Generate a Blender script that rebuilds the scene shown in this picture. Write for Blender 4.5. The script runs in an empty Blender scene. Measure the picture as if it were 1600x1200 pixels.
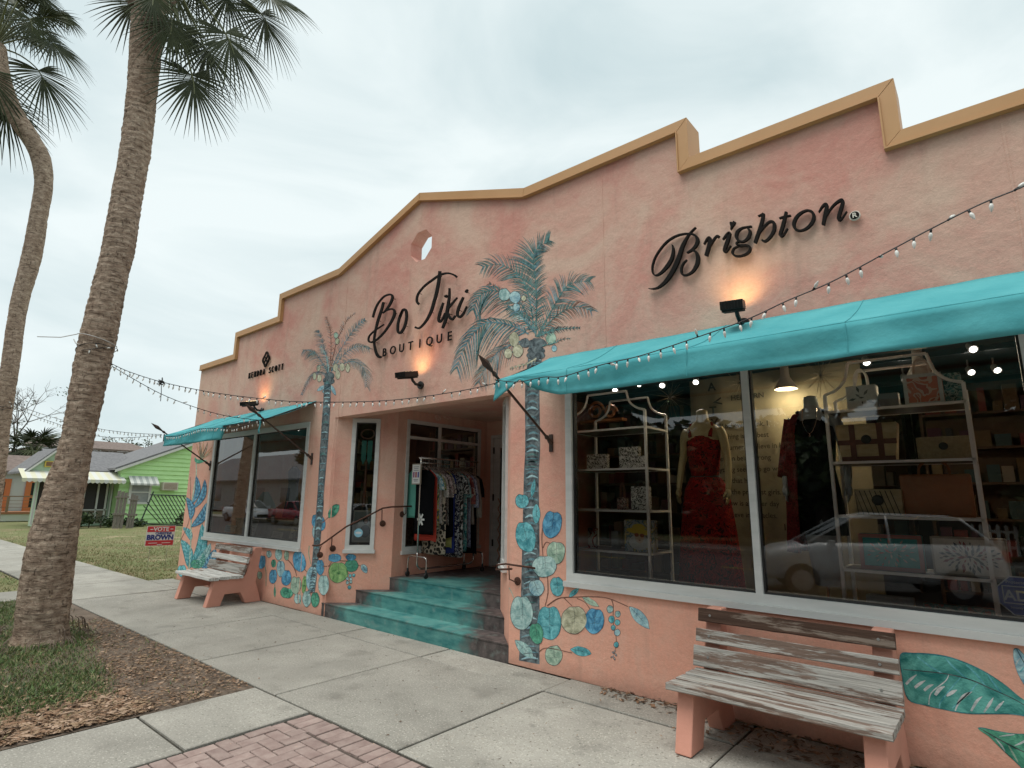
import bpy, math, random
import numpy as np
from mathutils import Vector, Matrix, noise
from mathutils.geometry import tessellate_polygon
random.seed(7); RNG = np.random.default_rng(7)
S = bpy.context.scene
COL = S.collection
# ------------------------------------------------------------------ camera, world, sun, exposure
YAW, PIT, ROL, FPX = -0.70207, 0.19816, 0.010147, 886.6
CAM = Vector((0, -4.755, 1.65))
fw = Vector((math.sin(YAW)*math.cos(PIT), math.cos(YAW)*math.cos(PIT), math.sin(PIT)))
rt = fw.cross(Vector((0, 0, 1))).normalized(); up = rt.cross(fw)
cr, sr = math.cos(ROL), math.sin(ROL)
rt, up = cr*rt + sr*up, -sr*rt + cr*up
cam = bpy.data.cameras.new('camera'); camo = bpy.data.objects.new('camera', cam); COL.objects.link(camo)
camo.matrix_world = Matrix(((rt.x, up.x, -fw.x, CAM.x), (rt.y, up.y, -fw.y, CAM.y), (rt.z, up.z, -fw.z, CAM.z), (0, 0, 0, 1)))
cam.sensor_width = 36; cam.lens = FPX/1600*36; cam.clip_start = 0.05; cam.clip_end = 900
S.camera = camo
S.view_settings.view_transform = 'Standard'; S.view_settings.look = 'None'
S.view_settings.exposure = 0.25; S.view_settings.gamma = 1; S.view_settings.use_curve_mapping = False
SUN_EL, SUN_AZ = math.radians(70), math.radians(195)     # azimuth from +Y clockwise: high, on the street side
W = bpy.data.worlds.new("World"); S.world = W; W.use_nodes = True
nt = W.node_tree; nt.nodes.clear()
def nn(t, tp, **kw):
    n = t.nodes.new(tp)
    for k, v in kw.items(): setattr(n, k, v)
    return n
sky = nn(nt, 'ShaderNodeTexSky', sky_type='NISHITA', sun_disc=False, sun_elevation=SUN_EL, sun_rotation=SUN_AZ)
bg1 = nn(nt, 'ShaderNodeBackground'); bg1.inputs[1].default_value = 0.08
nt.links.new(sky.outputs[0], bg1.inputs[0])
tc = nn(nt, 'ShaderNodeTexCoord'); mp = nn(nt, 'ShaderNodeMapping'); mp.inputs['Scale'].default_value = (1, 1, 2.6)
mp.inputs['Rotation'].default_value = (0.25, 0.1, 0.6)
n1 = nn(nt, 'ShaderNodeTexNoise'); n1.inputs['Scale'].default_value = 2.1; n1.inputs['Detail'].default_value = 7; n1.inputs['Roughness'].default_value = 0.52; n1.inputs['Distortion'].default_value = 0.6
nt.links.new(tc.outputs['Generated'], mp.inputs[0]); nt.links.new(mp.outputs[0], n1.inputs['Vector'])
rp = nn(nt, 'ShaderNodeValToRGB'); e = rp.color_ramp.elements
e[0].position = 0.32; e[0].color = (0.55, 0.66, 0.68, 1); e[1].position = 0.64; e[1].color = (0.785, 0.86, 0.86, 1)
nt.links.new(n1.outputs[0], rp.inputs[0])
bg2 = nn(nt, 'ShaderNodeBackground'); bg2.inputs[1].default_value = 1.0
nt.links.new(rp.outputs[0], bg2.inputs[0])
mx = nn(nt, 'ShaderNodeMixShader'); mx.inputs[0].default_value = 0.93
out = nn(nt, 'ShaderNodeOutputWorld')
nt.links.new(bg1.outputs[0], mx.inputs[1]); nt.links.new(bg2.outputs[0], mx.inputs[2]); nt.links.new(mx.outputs[0], out.inputs[0])
sun = bpy.data.lights.new('overcast_sun', 'SUN'); sun.energy = 2.2; sun.angle = math.radians(40); sun.color = (1, 0.96, 0.9)
suno = bpy.data.objects.new('overcast_sun', sun); COL.objects.link(suno)
sd = Vector((math.sin(SUN_AZ)*math.cos(SUN_EL), math.cos(SUN_AZ)*math.cos(SUN_EL), math.sin(SUN_EL)))
suno.rotation_euler = sd.to_track_quat('Z', 'Y').to_euler()

# ------------------------------------------------------------------ measuring helpers: a pixel of the photograph onto a real plane
def ray(px, py): return rt*((px-800)/FPX) + up*(-(py-600)/FPX) + fw
def onplane(px, py, p0, n):
    d = ray(px, py); p0 = Vector(p0); n = Vector(n)
    return CAM + d*((p0-CAM).dot(n)/d.dot(n))
def wall(px, py, y=0.0): return onplane(px, py, (0, y, 0), (0, 1, 0))
def ground(px, py, z=0.0): return onplane(px, py, (0, 0, z), (0, 0, 1))
SP0, SP1 = Vector((-7.5, 0, 0)), Vector((-6.81, 0.65, 0))
SPD = (SP1-SP0).normalized(); SPN = Vector((SPD.y, -SPD.x, 0))       # splay wall, normal towards the street
def splay(px, py, off=0.0): return onplane(px, py, SP0+SPN*off, SPN)

# ------------------------------------------------------------------ things and parts
WL = {}
def thing(name, label, cat, loc=(0, 0, 0), group=None):
    o = bpy.data.objects.new(name, None); COL.objects.link(o); o.location = loc; o.empty_display_size = 0.2
    o['label'] = label; o['category'] = cat
    if group: o['group'] = group
    WL[o.name] = Vector(loc); return o
def tag(o, label, cat, group=None):
    o['label'] = label; o['category'] = cat
    if group: o['group'] = group
    return o
def struct(name, loc=(0, 0, 0)):
    o = bpy.data.objects.new(name, None); COL.objects.link(o); o.location = loc; o['kind'] = 'structure'; WL[o.name] = Vector(loc); return o
def kids(o): return [c for c in bpy.data.objects if c.parent == o]
def copy_tree(o, loc=None, rz=None, label=None, parent=None, kidmap=None):
    if kidmap is None:
        kidmap = {}
        for c in bpy.data.objects:
            if c.parent: kidmap.setdefault(c.parent.name, []).append(c)
    c = o.copy(); COL.objects.link(c)
    if parent: c.parent = parent
    if loc is not None: c.location = loc; WL[c.name] = Vector(loc)
    else: WL[c.name] = WL.get(o.name, Vector((0, 0, 0)))
    if rz is not None: c.rotation_euler = (0, 0, rz)
    if label: c['label'] = label
    for ch in kidmap.get(o.name, []): copy_tree(ch, parent=c, kidmap=kidmap)
    return c
class MB:
    def __init__(s): s.v = []; s.f = []; s.m = []
    def add(s, vs, fs, mi=0):
        b = len(s.v); s.v += [tuple(v) for v in vs]; s.f += [tuple(b+i for i in f) for f in fs]; s.m += [mi]*len(fs); return s
    def box(s, x0, x1, y0, y1, z0, z1, mi=0):
        return s.add([(x0,y0,z0),(x1,y0,z0),(x1,y1,z0),(x0,y1,z0),(x0,y0,z1),(x1,y0,z1),(x1,y1,z1),(x0,y1,z1)],
                     [(0,3,2,1),(4,5,6,7),(0,1,5,4),(1,2,6,5),(2,3,7,6),(3,0,4,7)], mi)
    def cbox(s, x0, x1, y0, y1, z0, z1, c=0.005, mi=0):      # box with chamfered top
        return s.add([(x0,y0,z0),(x1,y0,z0),(x1,y1,z0),(x0,y1,z0),(x0,y0,z1-c),(x1,y0,z1-c),(x1,y1,z1-c),(x0,y1,z1-c),
                      (x0+c,y0+c,z1),(x1-c,y0+c,z1),(x1-c,y1-c,z1),(x0+c,y1-c,z1)],
                     [(0,3,2,1),(8,9,10,11),(0,1,5,4),(1,2,6,5),(2,3,7,6),(3,0,4,7),(4,5,9,8),(5,6,10,9),(6,7,11,10),(7,4,8,11)], mi)
    def obox(s, c, ax, ay, az, hx, hy, hz, mi=0):             # oriented box
        c, ax, ay, az = Vector(c), Vector(ax), Vector(ay), Vector(az)
        P = [c+ax*(hx*i)+ay*(hy*j)+az*(hz*k) for k in (-1, 1) for i, j in ((-1,-1),(1,-1),(1,1),(-1,1))]
        return s.add(P, [(0,3,2,1),(4,5,6,7),(0,1,5,4),(1,2,6,5),(2,3,7,6),(3,0,4,7)], mi)
    def tube(s, pts, r, n=8, mi=0, cap=True):
        pts = [Vector(p) for p in pts]; R = r if hasattr(r, '__len__') else [r]*len(pts)
        rings = []; a = None
        for i, p in enumerate(pts):
            d = (pts[min(i+1, len(pts)-1)]-pts[max(i-1, 0)])
            d = d.normalized() if d.length > 1e-9 else Vector((0, 0, 1))
            if a is None: a = d.orthogonal().normalized()
            else:
                a = a-d*a.dot(d); a = a.normalized() if a.length > 1e-6 else d.orthogonal().normalized()
            b = d.cross(a)
            rings.append([p+(a*math.cos(2*math.pi*k/n)+b*math.sin(2*math.pi*k/n))*R[i] for k in range(n)])
        vs = [v for rg in rings for v in rg]; fs = []
        for i in range(len(pts)-1):
            for k in range(n): fs.append((i*n+k, i*n+(k+1)%n, (i+1)*n+(k+1)%n, (i+1)*n+k))
        if cap: fs += [tuple(range(n-1, -1, -1)), tuple((len(pts)-1)*n+k for k in range(n))]
        return s.add(vs, fs, mi)
    def rings(s, rings, mi=0, cap=True, close=True):
        n = len(rings[0]); vs = [v for rg in rings for v in rg]; fs = []
        for i in range(len(rings)-1):
            for k in range(n if close else n-1): fs.append((i*n+k, i*n+(k+1)%n, (i+1)*n+(k+1)%n, (i+1)*n+k))
        if cap and close: fs += [tuple(range(n-1, -1, -1)), tuple((len(rings)-1)*n+k for k in range(n))]
        return s.add(vs, fs, mi)
    def lathe(s, prof, c=(0, 0, 0), n=12, mi=0, axis='z'):
        rg = []
        for r, h in prof:
            q = []
            for k in range(n):
                a = 2*math.pi*k/n; u, w = r*math.cos(a), r*math.sin(a)
                q.append({'z': (c[0]+u, c[1]+w, c[2]+h), 'y': (c[0]+u, c[1]+h, c[2]+w), 'x': (c[0]+h, c[1]+u, c[2]+w)}[axis])
            rg.append(q)
        return s.rings(rg, mi)
    def poly(s, pts, n, holes=(), mi=0):                     # pts 3D planar, extruded by vector n
        n = Vector(n); loops = [[Vector(p) for p in pts]]+[[Vector(p) for p in h] for h in holes]
        flat = [p for l in loops for p in l]; tris = tessellate_polygon(loops)
        k = len(flat); fs = [tuple(t) for t in tris]+[tuple(i+k for i in reversed(t)) for t in tris]
        o = 0
        for l in loops:
            m = len(l); fs += [(o+i, o+(i+1) % m, o+(i+1) % m+k, o+i+k) for i in range(m)]; o += m
        return s.add(flat+[p+n for p in flat], fs, mi)
    def flat(s, pts, mi=0):
        b = [Vector(p) for p in pts]; tr = tessellate_polygon([b]); return s.add(b, [tuple(t) for t in tr], mi)
    def build(s, name, mats, parent=None, smooth=False, kind=None, local=False):
        me = bpy.data.meshes.new(name); off = Vector((0, 0, 0))
        if parent is not None and not local: off = WL.get(parent.name, Vector((0, 0, 0)))
        v = s.v if off.length == 0 else [(a-off.x, b-off.y, c-off.z) for a, b, c in s.v]
        me.from_pydata(v, [], s.f)
        mats = mats if isinstance(mats, (list, tuple)) else [mats]
        for m in mats: me.materials.append(m)
        if len(mats) > 1: me.polygons.foreach_set('material_index', s.m)
        if smooth: me.polygons.foreach_set('use_smooth', [True]*len(s.f))
        me.update()
        o = bpy.data.objects.new(name, me); COL.objects.link(o)
        if parent is not None: o.parent = parent
        WL[o.name] = off if parent is not None else Vector((0, 0, 0))
        if kind: o['kind'] = kind
        return o
def fixn(o):       # consistent outward normals
    import bmesh
    b = bmesh.new(); b.from_mesh(o.data); bmesh.ops.recalc_face_normals(b, faces=b.faces); b.to_mesh(o.data); b.free(); return o
def inst(src, name, parent, loc, rot=(0, 0, 0), scale=None):
    o = bpy.data.objects.new(name, src if isinstance(src, bpy.types.Mesh) else src.data); COL.objects.link(o)
    o.parent = parent; o.location = Vector(loc)-WL.get(parent.name, Vector((0, 0, 0))); o.rotation_euler = rot
    if scale: o.scale = scale
    return o
def spline(pts, per=6, closed=False):
    P = [np.array(p, float) for p in pts]; n = len(P); out = []
    rng = range(n if closed else n-1)
    for i in rng:
        g = (lambda k: P[k % n]) if closed else (lambda k: P[max(0, min(n-1, k))])
        a, b, c, d = g(i-1), g(i), g(i+1), g(i+2)
        for t in range(per):
            t /= per
            out.append(0.5*((2*b)+(-a+c)*t+(2*a-5*b+4*c-d)*t*t+(-a+3*b-3*c+d)*t**3))
    if not closed: out.append(P[-1])
    return out
# ------------------------------------------------------------------ materials
MATS = {}
def mat(name, c1, c2=None, sc=3.0, rough=0.7, bump=0.0, bsc=None, metal=0.0, stretch=(1, 1, 1), c3=None, lo=0.35, hi=0.65, detail=6, rnd=0.0, spec=0.5, dist=0.0, sheen=0, bdist=0.01):
    if name in MATS: return MATS[name]
    m = bpy.data.materials.new(name); m.use_nodes = True; t = m.node_tree; b = t.nodes['Principled BSDF']; MATS[name] = m
    b.inputs['Roughness'].default_value = rough; b.inputs['Metallic'].default_value = metal
    b.inputs['Specular IOR Level'].default_value = spec
    tcn = nn(t, 'ShaderNodeTexCoord'); mpn = nn(t, 'ShaderNodeMapping'); mpn.inputs['Scale'].default_value = stretch
    t.links.new(tcn.outputs['Object'], mpn.inputs[0])
    if rnd:
        oi = nn(t, 'ShaderNodeObjectInfo'); mu = nn(t, 'ShaderNodeVectorMath', operation='SCALE'); mu.inputs[3].default_value = 50
        cmb = nn(t, 'ShaderNodeCombineXYZ')
        for k in range(3): t.links.new(oi.outputs['Random'], cmb.inputs[k])
        t.links.new(cmb.outputs[0], mu.inputs[0]); t.links.new(mu.outputs[0], mpn.inputs['Location'])
    colr = None
    if c2 is not None:
        no = nn(t, 'ShaderNodeTexNoise'); no.inputs['Scale'].default_value = sc; no.inputs['Detail'].default_value = detail; no.inputs['Distortion'].default_value = dist
        no.inputs['Roughness'].default_value = 0.6
        r = nn(t, 'ShaderNodeValToRGB'); el = r.color_ramp.elements
        el[0].position = lo; el[0].color = (*c1, 1); el[1].position = hi; el[1].color = (*c2, 1)
        if c3 is not None: x = el.new(min(0.98, hi+0.1)); x.color = (*c3, 1)
        t.links.new(mpn.outputs[0], no.inputs['Vector']); t.links.new(no.outputs[0], r.inputs[0]); colr = r.outputs[0]
    if rnd:
        oi2 = nn(t, 'ShaderNodeObjectInfo'); mr = nn(t, 'ShaderNodeMapRange'); mr.inputs['To Min'].default_value = 1-rnd; mr.inputs['To Max'].default_value = 1+rnd
        t.links.new(oi2.outputs['Random'], mr.inputs[0]); hs = nn(t, 'ShaderNodeHueSaturation'); t.links.new(mr.outputs[0], hs.inputs['Value'])
        if colr: t.links.new(colr, hs.inputs['Color'])
        else: hs.inputs['Color'].default_value = (*c1, 1)
        colr = hs.outputs[0]
    if colr: t.links.new(colr, b.inputs['Base Color'])
    else: b.inputs['Base Color'].default_value = (*c1, 1)
    if bump:
        n2 = nn(t, 'ShaderNodeTexNoise'); n2.inputs['Scale'].default_value = bsc or sc*8; n2.inputs['Detail'].default_value = 5
        t.links.new(mpn.outputs[0], n2.inputs['Vector']); bp = nn(t, 'ShaderNodeBump'); bp.inputs['Strength'].default_value = bump; bp.inputs['Distance'].default_value = bdist
        t.links.new(n2.outputs[0], bp.inputs['Height']); t.links.new(bp.outputs[0], b.inputs['Normal'])
    return m
def emit(name, c, s):
    m = bpy.data.materials.new(name); m.use_nodes = True; b = m.node_tree.nodes['Principled BSDF']
    b.inputs['Base Color'].default_value = (*c, 1); b.inputs['Emission Color'].default_value = (*c, 1); b.inputs['Emission Strength'].default_value = s; return m
def glassmat(name, tint=(0.93, 0.95, 0.94), ior=2.05):
    m = bpy.data.materials.new(name); m.use_nodes = True; t = m.node_tree; t.nodes.clear()
    fr = nn(t, 'ShaderNodeFresnel'); fr.inputs[0].default_value = ior
    tr = nn(t, 'ShaderNodeBsdfTransparent'); tr.inputs[0].default_value = (*tint, 1)
    gl = nn(t, 'ShaderNodeBsdfGlossy'); gl.inputs['Roughness'].default_value = 0.0
    mxx = nn(t, 'ShaderNodeMixShader'); o = nn(t, 'ShaderNodeOutputMaterial')
    t.links.new(fr.outputs[0], mxx.inputs[0]); t.links.new(tr.outputs[0], mxx.inputs[1]); t.links.new(gl.outputs[0], mxx.inputs[2]); t.links.new(mxx.outputs[0], o.inputs[0])
    return m
GLASS = glassmat('window_glass'); GLASS_FAR = glassmat('coated_window_glass', (0.90, 0.93, 0.92), 2.8)

def stucco(name, a, b, c, seed=0.0, streak=0.4):
    m = bpy.data.materials.new(name); m.use_nodes = True; t = m.node_tree; bs = t.nodes['Principled BSDF']; MATS[name] = m
    bs.inputs['Roughness'].default_value = 0.9; bs.inputs['Specular IOR Level'].default_value = 0.2
    g = nn(t, 'ShaderNodeNewGeometry'); mpn = nn(t, 'ShaderNodeMapping'); mpn.inputs['Location'].default_value = (seed, seed, 0)
    t.links.new(g.outputs['Position'], mpn.inputs[0])
    def N(sc, det=6, ro=0.6, vec=None, dist=0):
        n = nn(t, 'ShaderNodeTexNoise'); n.inputs['Scale'].default_value = sc; n.inputs['Detail'].default_value = det; n.inputs['Roughness'].default_value = ro; n.inputs['Distortion'].default_value = dist
        t.links.new(vec or mpn.outputs[0], n.inputs['Vector']); return n.outputs[0]
    def ramp(s, p0, p1, q0=0, q1=1):
        r = nn(t, 'ShaderNodeMapRange'); r.inputs['From Min'].default_value = p0; r.inputs['From Max'].default_value = p1; r.inputs['To Min'].default_value = q0; r.inputs['To Max'].default_value = q1
        t.links.new(s, r.inputs[0]); return r.outputs[0]
    def mixc(f, x, y, mode='MIX'):
        k = nn(t, 'ShaderNodeMix', data_type='RGBA', blend_type=mode)
        if isinstance(f, float): k.inputs[0].default_value = f
        else: t.links.new(f, k.inputs[0])
        for i, q in ((6, x), (7, y)):
            if isinstance(q, tuple): k.inputs[i].default_value = (*q, 1)
            else: t.links.new(q, k.inputs[i])
        return k.outputs[2]
    sep = nn(t, 'ShaderNodeSeparateXYZ'); t.links.new(g.outputs['Position'], sep.inputs[0])
    # faux-finish paint: clean salmon coat low down, sponged sandy / mauve washes higher up
    zf = nn(t, 'ShaderNodeMath', operation='ADD'); t.links.new(sep.outputs['Z'], zf.inputs[0])
    big = N(0.55, 5, 0.55); nz = nn(t, 'ShaderNodeMath', operation='MULTIPLY'); nz.inputs[1].default_value = 2.2; t.links.new(big, nz.inputs[0]); t.links.new(nz.outputs[0], zf.inputs[1])
    coat = ramp(zf.outputs[0], 2.0, 3.9)
    up_ = mixc(ramp(N(0.9, 8, 0.62, dist=0.6), 0.4, 0.62), b, c)
    col = mixc(coat, a, up_)
    sm = nn(t, 'ShaderNodeMapping'); sm.inputs['Scale'].default_value = (5, 5, 0.45); t.links.new(g.outputs['Position'], sm.inputs[0])
    col = mixc(ramp(N(1.1, 5, 0.6, sm.outputs[0]), 0.55, 0.8, 0, streak), col, (0.30, 0.20, 0.16))
    col = mixc(ramp(N(5, 8, 0.7), 0.35, 0.75, 0, 0.35), col, c)
    col = mixc(ramp(N(2.2, 9, 0.7, dist=1.8), 0.50, 0.66, 0, 0.30), col, (0.70, 0.50, 0.40))
    col = mixc(ramp(N(1.6, 9, 0.72, dist=1.2), 0.56, 0.74, 0, 0.28), col, (0.58, 0.26, 0.19))
    col = mixc(ramp(N(45, 4, 0.7), 0.35, 0.7, 0, 0.20), col, (0.36, 0.2, 0.15))
    low = nn(t, 'ShaderNodeMapRange'); low.inputs['From Min'].default_value = 0.0; low.inputs['From Max'].default_value = 0.16; low.inputs['To Min'].default_value = 0.75; low.inputs['To Max'].default_value = 0.0
    t.links.new(sep.outputs['Z'], low.inputs[0]); lm = nn(t, 'ShaderNodeMath', operation='MULTIPLY'); t.links.new(low.outputs[0], lm.inputs[0]); t.links.new(N(7, 6, 0.7), lm.inputs[1])
    col = mixc(lm.outputs[0], col, (0.20, 0.13, 0.10))       # splash dirt along the ground
    t.links.new(col, bs.inputs['Base Color'])
    bp = nn(t, 'ShaderNodeBump'); bp.inputs['Strength'].default_value = 0.45; bp.inputs['Distance'].default_value = 0.006
    t.links.new(N(90, 4, 0.75), bp.inputs['Height'])
    b2 = nn(t, 'ShaderNodeBump'); b2.inputs['Strength'].default_value = 0.5; b2.inputs['Distance'].default_value = 0.02
    t.links.new(N(9, 4, 0.6), b2.inputs['Height']); t.links.new(bp.outputs[0], b2.inputs['Normal'])
    t.links.new(b2.outputs[0], bs.inputs['Normal'])
    return m
STUC = stucco('salmon_stucco', (0.82, 0.41, 0.30), (0.64, 0.30, 0.245), (0.70, 0.49, 0.385))
COPING = mat('ochre_coping', (0.50, 0.265, 0.105), (0.57, 0.32, 0.14), sc=0.8, rough=0.5, bump=0.05)
WFRAME = mat('white_aluminium', (0.66, 0.66, 0.64), (0.52, 0.53, 0.51), sc=6, rough=0.45, bump=0.08, stretch=(0.3, 1, 2), lo=0.3, hi=0.75)
GASKET = mat('black_gasket', (0.02, 0.02, 0.02), rough=0.6)
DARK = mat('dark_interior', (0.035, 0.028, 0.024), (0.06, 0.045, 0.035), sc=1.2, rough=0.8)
BLACK = mat('black_metal', (0.012, 0.011, 0.01), rough=0.45)
# ================================================================== GROUND
SLABM = mat('concrete_slab', (0.282, 0.268, 0.235), (0.375, 0.357, 0.315), sc=2.2, rough=0.92, bump=0.35, bsc=120, rnd=0.10, lo=0.3, hi=0.7, spec=0.2)
def add_specks(m, col=(0.5, 0.47, 0.42), dark=(0.05, 0.045, 0.04)):
    t = m.node_tree; b = t.nodes['Principled BSDF']; src = b.inputs['Base Color'].links[0].from_socket
    g = nn(t, 'ShaderNodeNewGeometry')
    for sc, c, p0, p1 in ((70, (0.60, 0.57, 0.50), 0.57, 0.66), (48, (0.11, 0.105, 0.09), 0.60, 0.70), (5, (0.12, 0.115, 0.10), 0.66, 0.76), (26, dark, 0.69, 0.76), (3.2, (0.13, 0.12, 0.105), 0.56, 0.72), (0.9, (0.22, 0.21, 0.185), 0.5, 0.68), (0.35, (0.25, 0.235, 0.205), 0.45, 0.6)):
        n = nn(t, 'ShaderNodeTexNoise'); n.inputs['Scale'].default_value = sc; n.inputs['Detail'].default_value = 3 if sc > 10 else 7
        t.links.new(g.outputs['Position'], n.inputs['Vector'])
        r = nn(t, 'ShaderNodeMapRange'); r.inputs['From Min'].default_value = p0; r.inputs['From Max'].default_value = p1
        r.inputs['To Max'].default_value = 0.6 if sc > 10 else 0.42; t.links.new(n.outputs[0], r.inputs[0])
        k = nn(t, 'ShaderNodeMix', data_type='RGBA'); t.links.new(r.outputs[0], k.inputs[0]); t.links.new(src, k.inputs[6]); k.inputs[7].default_value = (*c, 1)
        src = k.outputs[2]
    t.links.new(src, b.inputs['Base Color'])
add_specks(SLABM)
JOINTM = mat('joint_dirt', (0.022, 0.02, 0.016), (0.06, 0.052, 0.038), sc=20, rough=1)
GRASSG = mat('lawn_soil', (0.20, 0.17, 0.085), (0.13, 0.15, 0.05), sc=0.55, rough=1, bump=0.6, bsc=60, c3=(0.30, 0.24, 0.14), lo=0.36, hi=0.56)
SOIL = mat('bare_soil', (0.10, 0.072, 0.052), (0.17, 0.128, 0.095), sc=4, rough=1, bump=0.8, bsc=60)
ASPH = mat('asphalt', (0.05, 0.05, 0.05), (0.075, 0.073, 0.07), sc=6, rough=0.9, bump=0.3, bsc=150)
def sheet(name, x0, x1, y0, y1, z, m, parent=None, kind='structure'):
    b = MB(); b.add([(x0,y0,z),(x1,y0,z),(x1,y1,z),(x0,y1,z)], [(0,1,2,3)]); o = b.build(name, m, parent)
    if kind and not parent: o['kind'] = kind
    return o
sheet('ground', -400, 400, -400, 400, -0.16, GRASSG)
sheet('road', -200, 200, -15.5, -6.9, -0.13, ASPH)
b = MB(); b.cbox(-200, 200, -6.9, -6.72, -0.16, -0.004, 0.02); b.build('curb', SLABM, kind='structure')
b = MB(); b.cbox(-200, 200, -15.7, -15.5, -0.16, 0.0, 0.02); b.cbox(-200, 200, -17.4, -15.75, -0.16, 0.0, 0.01); b.build('far_pavement', SLABM, kind='structure')
b = MB()
for k in range(14): b.box(-60+k*6, -57+k*6, -11.25, -11.13, -0.128, -0.126)
b.build('road_marking', mat('road_paint', (0.55, 0.42, 0.08), rough=0.8), kind='structure')
# soil and lawn sheets (gently uneven)
def terrain(name, x0, x1, y0, y1, z, amp, m, nx, ny):
    b = MB(); vs = []
    for j in range(ny+1):
        for i in range(nx+1):
            x = x0+(x1-x0)*i/nx; y = y0+(y1-y0)*j/ny; e_ = min(1, min(x-x0, x1-x, y-y0, y1-y)/0.25+0.0)
            vs.append((x, y, z+amp*e_*(0.4+noise.noise(Vector((x*1.3, y*1.3, 0)))+0.5*noise.noise(Vector((x*5, y*5, 3))))))
    fs = [(j*(nx+1)+i, j*(nx+1)+i+1, (j+1)*(nx+1)+i+1, (j+1)*(nx+1)+i) for j in range(ny) for i in range(nx)]
    b.add(vs, fs); return b.build(name, m, smooth=True, kind='structure')
terrain('lawn', -75, -12.72, -0.43, 30, -0.03, 0.03, GRASSG, 120, 60)
terrain('verge', -11.99, -5.205, -6.70, -2.065, -0.006, 0.02, SOIL, 90, 60)
terrain('far_verge', -75, -13.16, -6.70, -2.07, -0.02, 0.03, GRASSG, 90, 20)
# sidewalk: every slab is a slab
sw = struct('sidewalk')
b = MB(); b.box(-75, -12.9, -2.06, -0.44, -0.15, -0.0141); b.box(-12.9, 8, -2.06, 0.02, -0.15, -0.014); b.build('joint_bed', JOINTM, sw)
JX = [4.9, 3.3, 1.68, 0.05, -1.6, -3.26, -4.88, -6.40, -8.0, -9.6, -11.4, -13.16, -14.8, -16.4, -18.0, -19.6, -21.2, -22.8, -24.4, -26, -27.6, -29.2, -31, -33, -35, -38, -42, -46, -50]
def slab(x0, x1, y0, y1, parent, g=0.010, nm='slab'):
    b = MB(); h = random.uniform(-0.004, 0.003); t = [random.uniform(-0.003, 0.003) for _ in range(2)]
    b.cbox(x0+g, x1-g, y0+g, y1-g, -0.06, h, 0.006)
    b.v = [(x, y, z+(t[0]*(x-x0)/(x1-x0)+t[1]*(y-y0)/(y1-y0) if z > -0.05 else 0)) for x, y, z in b.v]
    return b.build(nm, SLABM, parent)
for a, c in zip(JX, JX[1:]):
    slab(c, a, -2.05, -0.44, sw)
    if c > -13.2: slab(max(c, -12.9), a, -0.44, 0.0, sw)
cw = struct('side_path')
b = MB(); b.box(-5.2, -4.29, -6.72, -2.06, -0.15, -0.016); b.box(-13.15, -12.0, -6.72, -2.06, -0.15, -0.016); b.build('joint_bed', JOINTM, cw)
for y0, y1 in ((-2.97, -2.06), (-4.5, -2.97), (-5.9, -4.5), (-6.72, -5.9)):
    slab(-5.19, -4.30, y0, y1, cw); slab(-13.14, -12.01, y0, y1, cw)
# brick paving
bp_ = struct('brick_pavement')
BRM = mat('brick_paver', (0.27, 0.195, 0.175), (0.37, 0.285, 0.255), sc=9, rough=0.95, bump=0.5, bsc=70, rnd=0.10, spec=0.2)
sheet('joint_sand', -4.28, 8, -6.72, -2.06, -0.015, mat('joint_sand', (0.07, 0.05, 0.042), (0.11, 0.085, 0.07), sc=30, rough=1), bp_)
bm1 = MB(); bm1.cbox(-0.096, 0.096, -0.046, 0.046, -0.03, 0.0, 0.004); bsrc = None
def brick(x, y, rz):
    global bsrc
    loc = (x, y, random.uniform(-0.006, 0.001)); rot = (random.uniform(-.012, .012), random.uniform(-.012, .012), rz+random.uniform(-.012, .012))
    if bsrc is None:
        bsrc = bm1.build('brick', BRM, bp_, local=True); bsrc.location = loc; bsrc.rotation_euler = rot
    else: inst(bsrc, 'brick', bp_, loc, rot)
for k in range(31): brick(-4.23+k*0.1, -2.17, math.pi/2)
rest = MB(); cnt = 0
for j in range(-1, 46):
    for i in range(-10, 70):
        # 90 degree herringbone on a 0.1 grid
        for kind in (0, 1):
            q = (i-j) % 4
            if kind == 0 and q == 0: x, y, r_ = i*0.1+0.1, j*0.1+0.05, 0
            elif kind == 1 and q == 3: x, y, r_ = i*0.1+0.05, j*0.1+0.1, math.pi/2
            else: continue
            X, Y = -4.28+x, -2.29-y
            c_, s_ = (0.096, 0.046) if r_ == 0 else (0.046, 0.096)
            xa, xb, yb_, ya_ = max(X-c_, -4.275), X+c_, min(Y+s_, -2.276), Y-s_
            if xb-xa < .02 or yb_-ya_ < .02 or X > 7 or Y < -6.6: continue
            if xb-xa < 2*c_-.001 or yb_-ya_ < 2*s_-.001:
                q_ = MB(); q_.cbox(xa, xb, ya_, yb_, -.03, random.uniform(-.006, 0), .004); q_.build('brick', BRM, bp_) if X < -1.2 and Y > -3.75 else rest.box(xa, xb, ya_, yb_, -.02, -.004); continue
            if X < -1.2 and Y > -3.75 and cnt < 268: brick(X, Y, r_); cnt += 1
            else:
                c_, s_ = (0.096, 0.046) if r_ == 0 else (0.046, 0.096)
                rest.box(X-c_, X+c_, Y-s_, Y+s_, -0.02, random.uniform(-0.008, 0.0))
o = rest.build('distant_bricks', BRM, bp_); o['kind'] = 'stuff'
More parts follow.
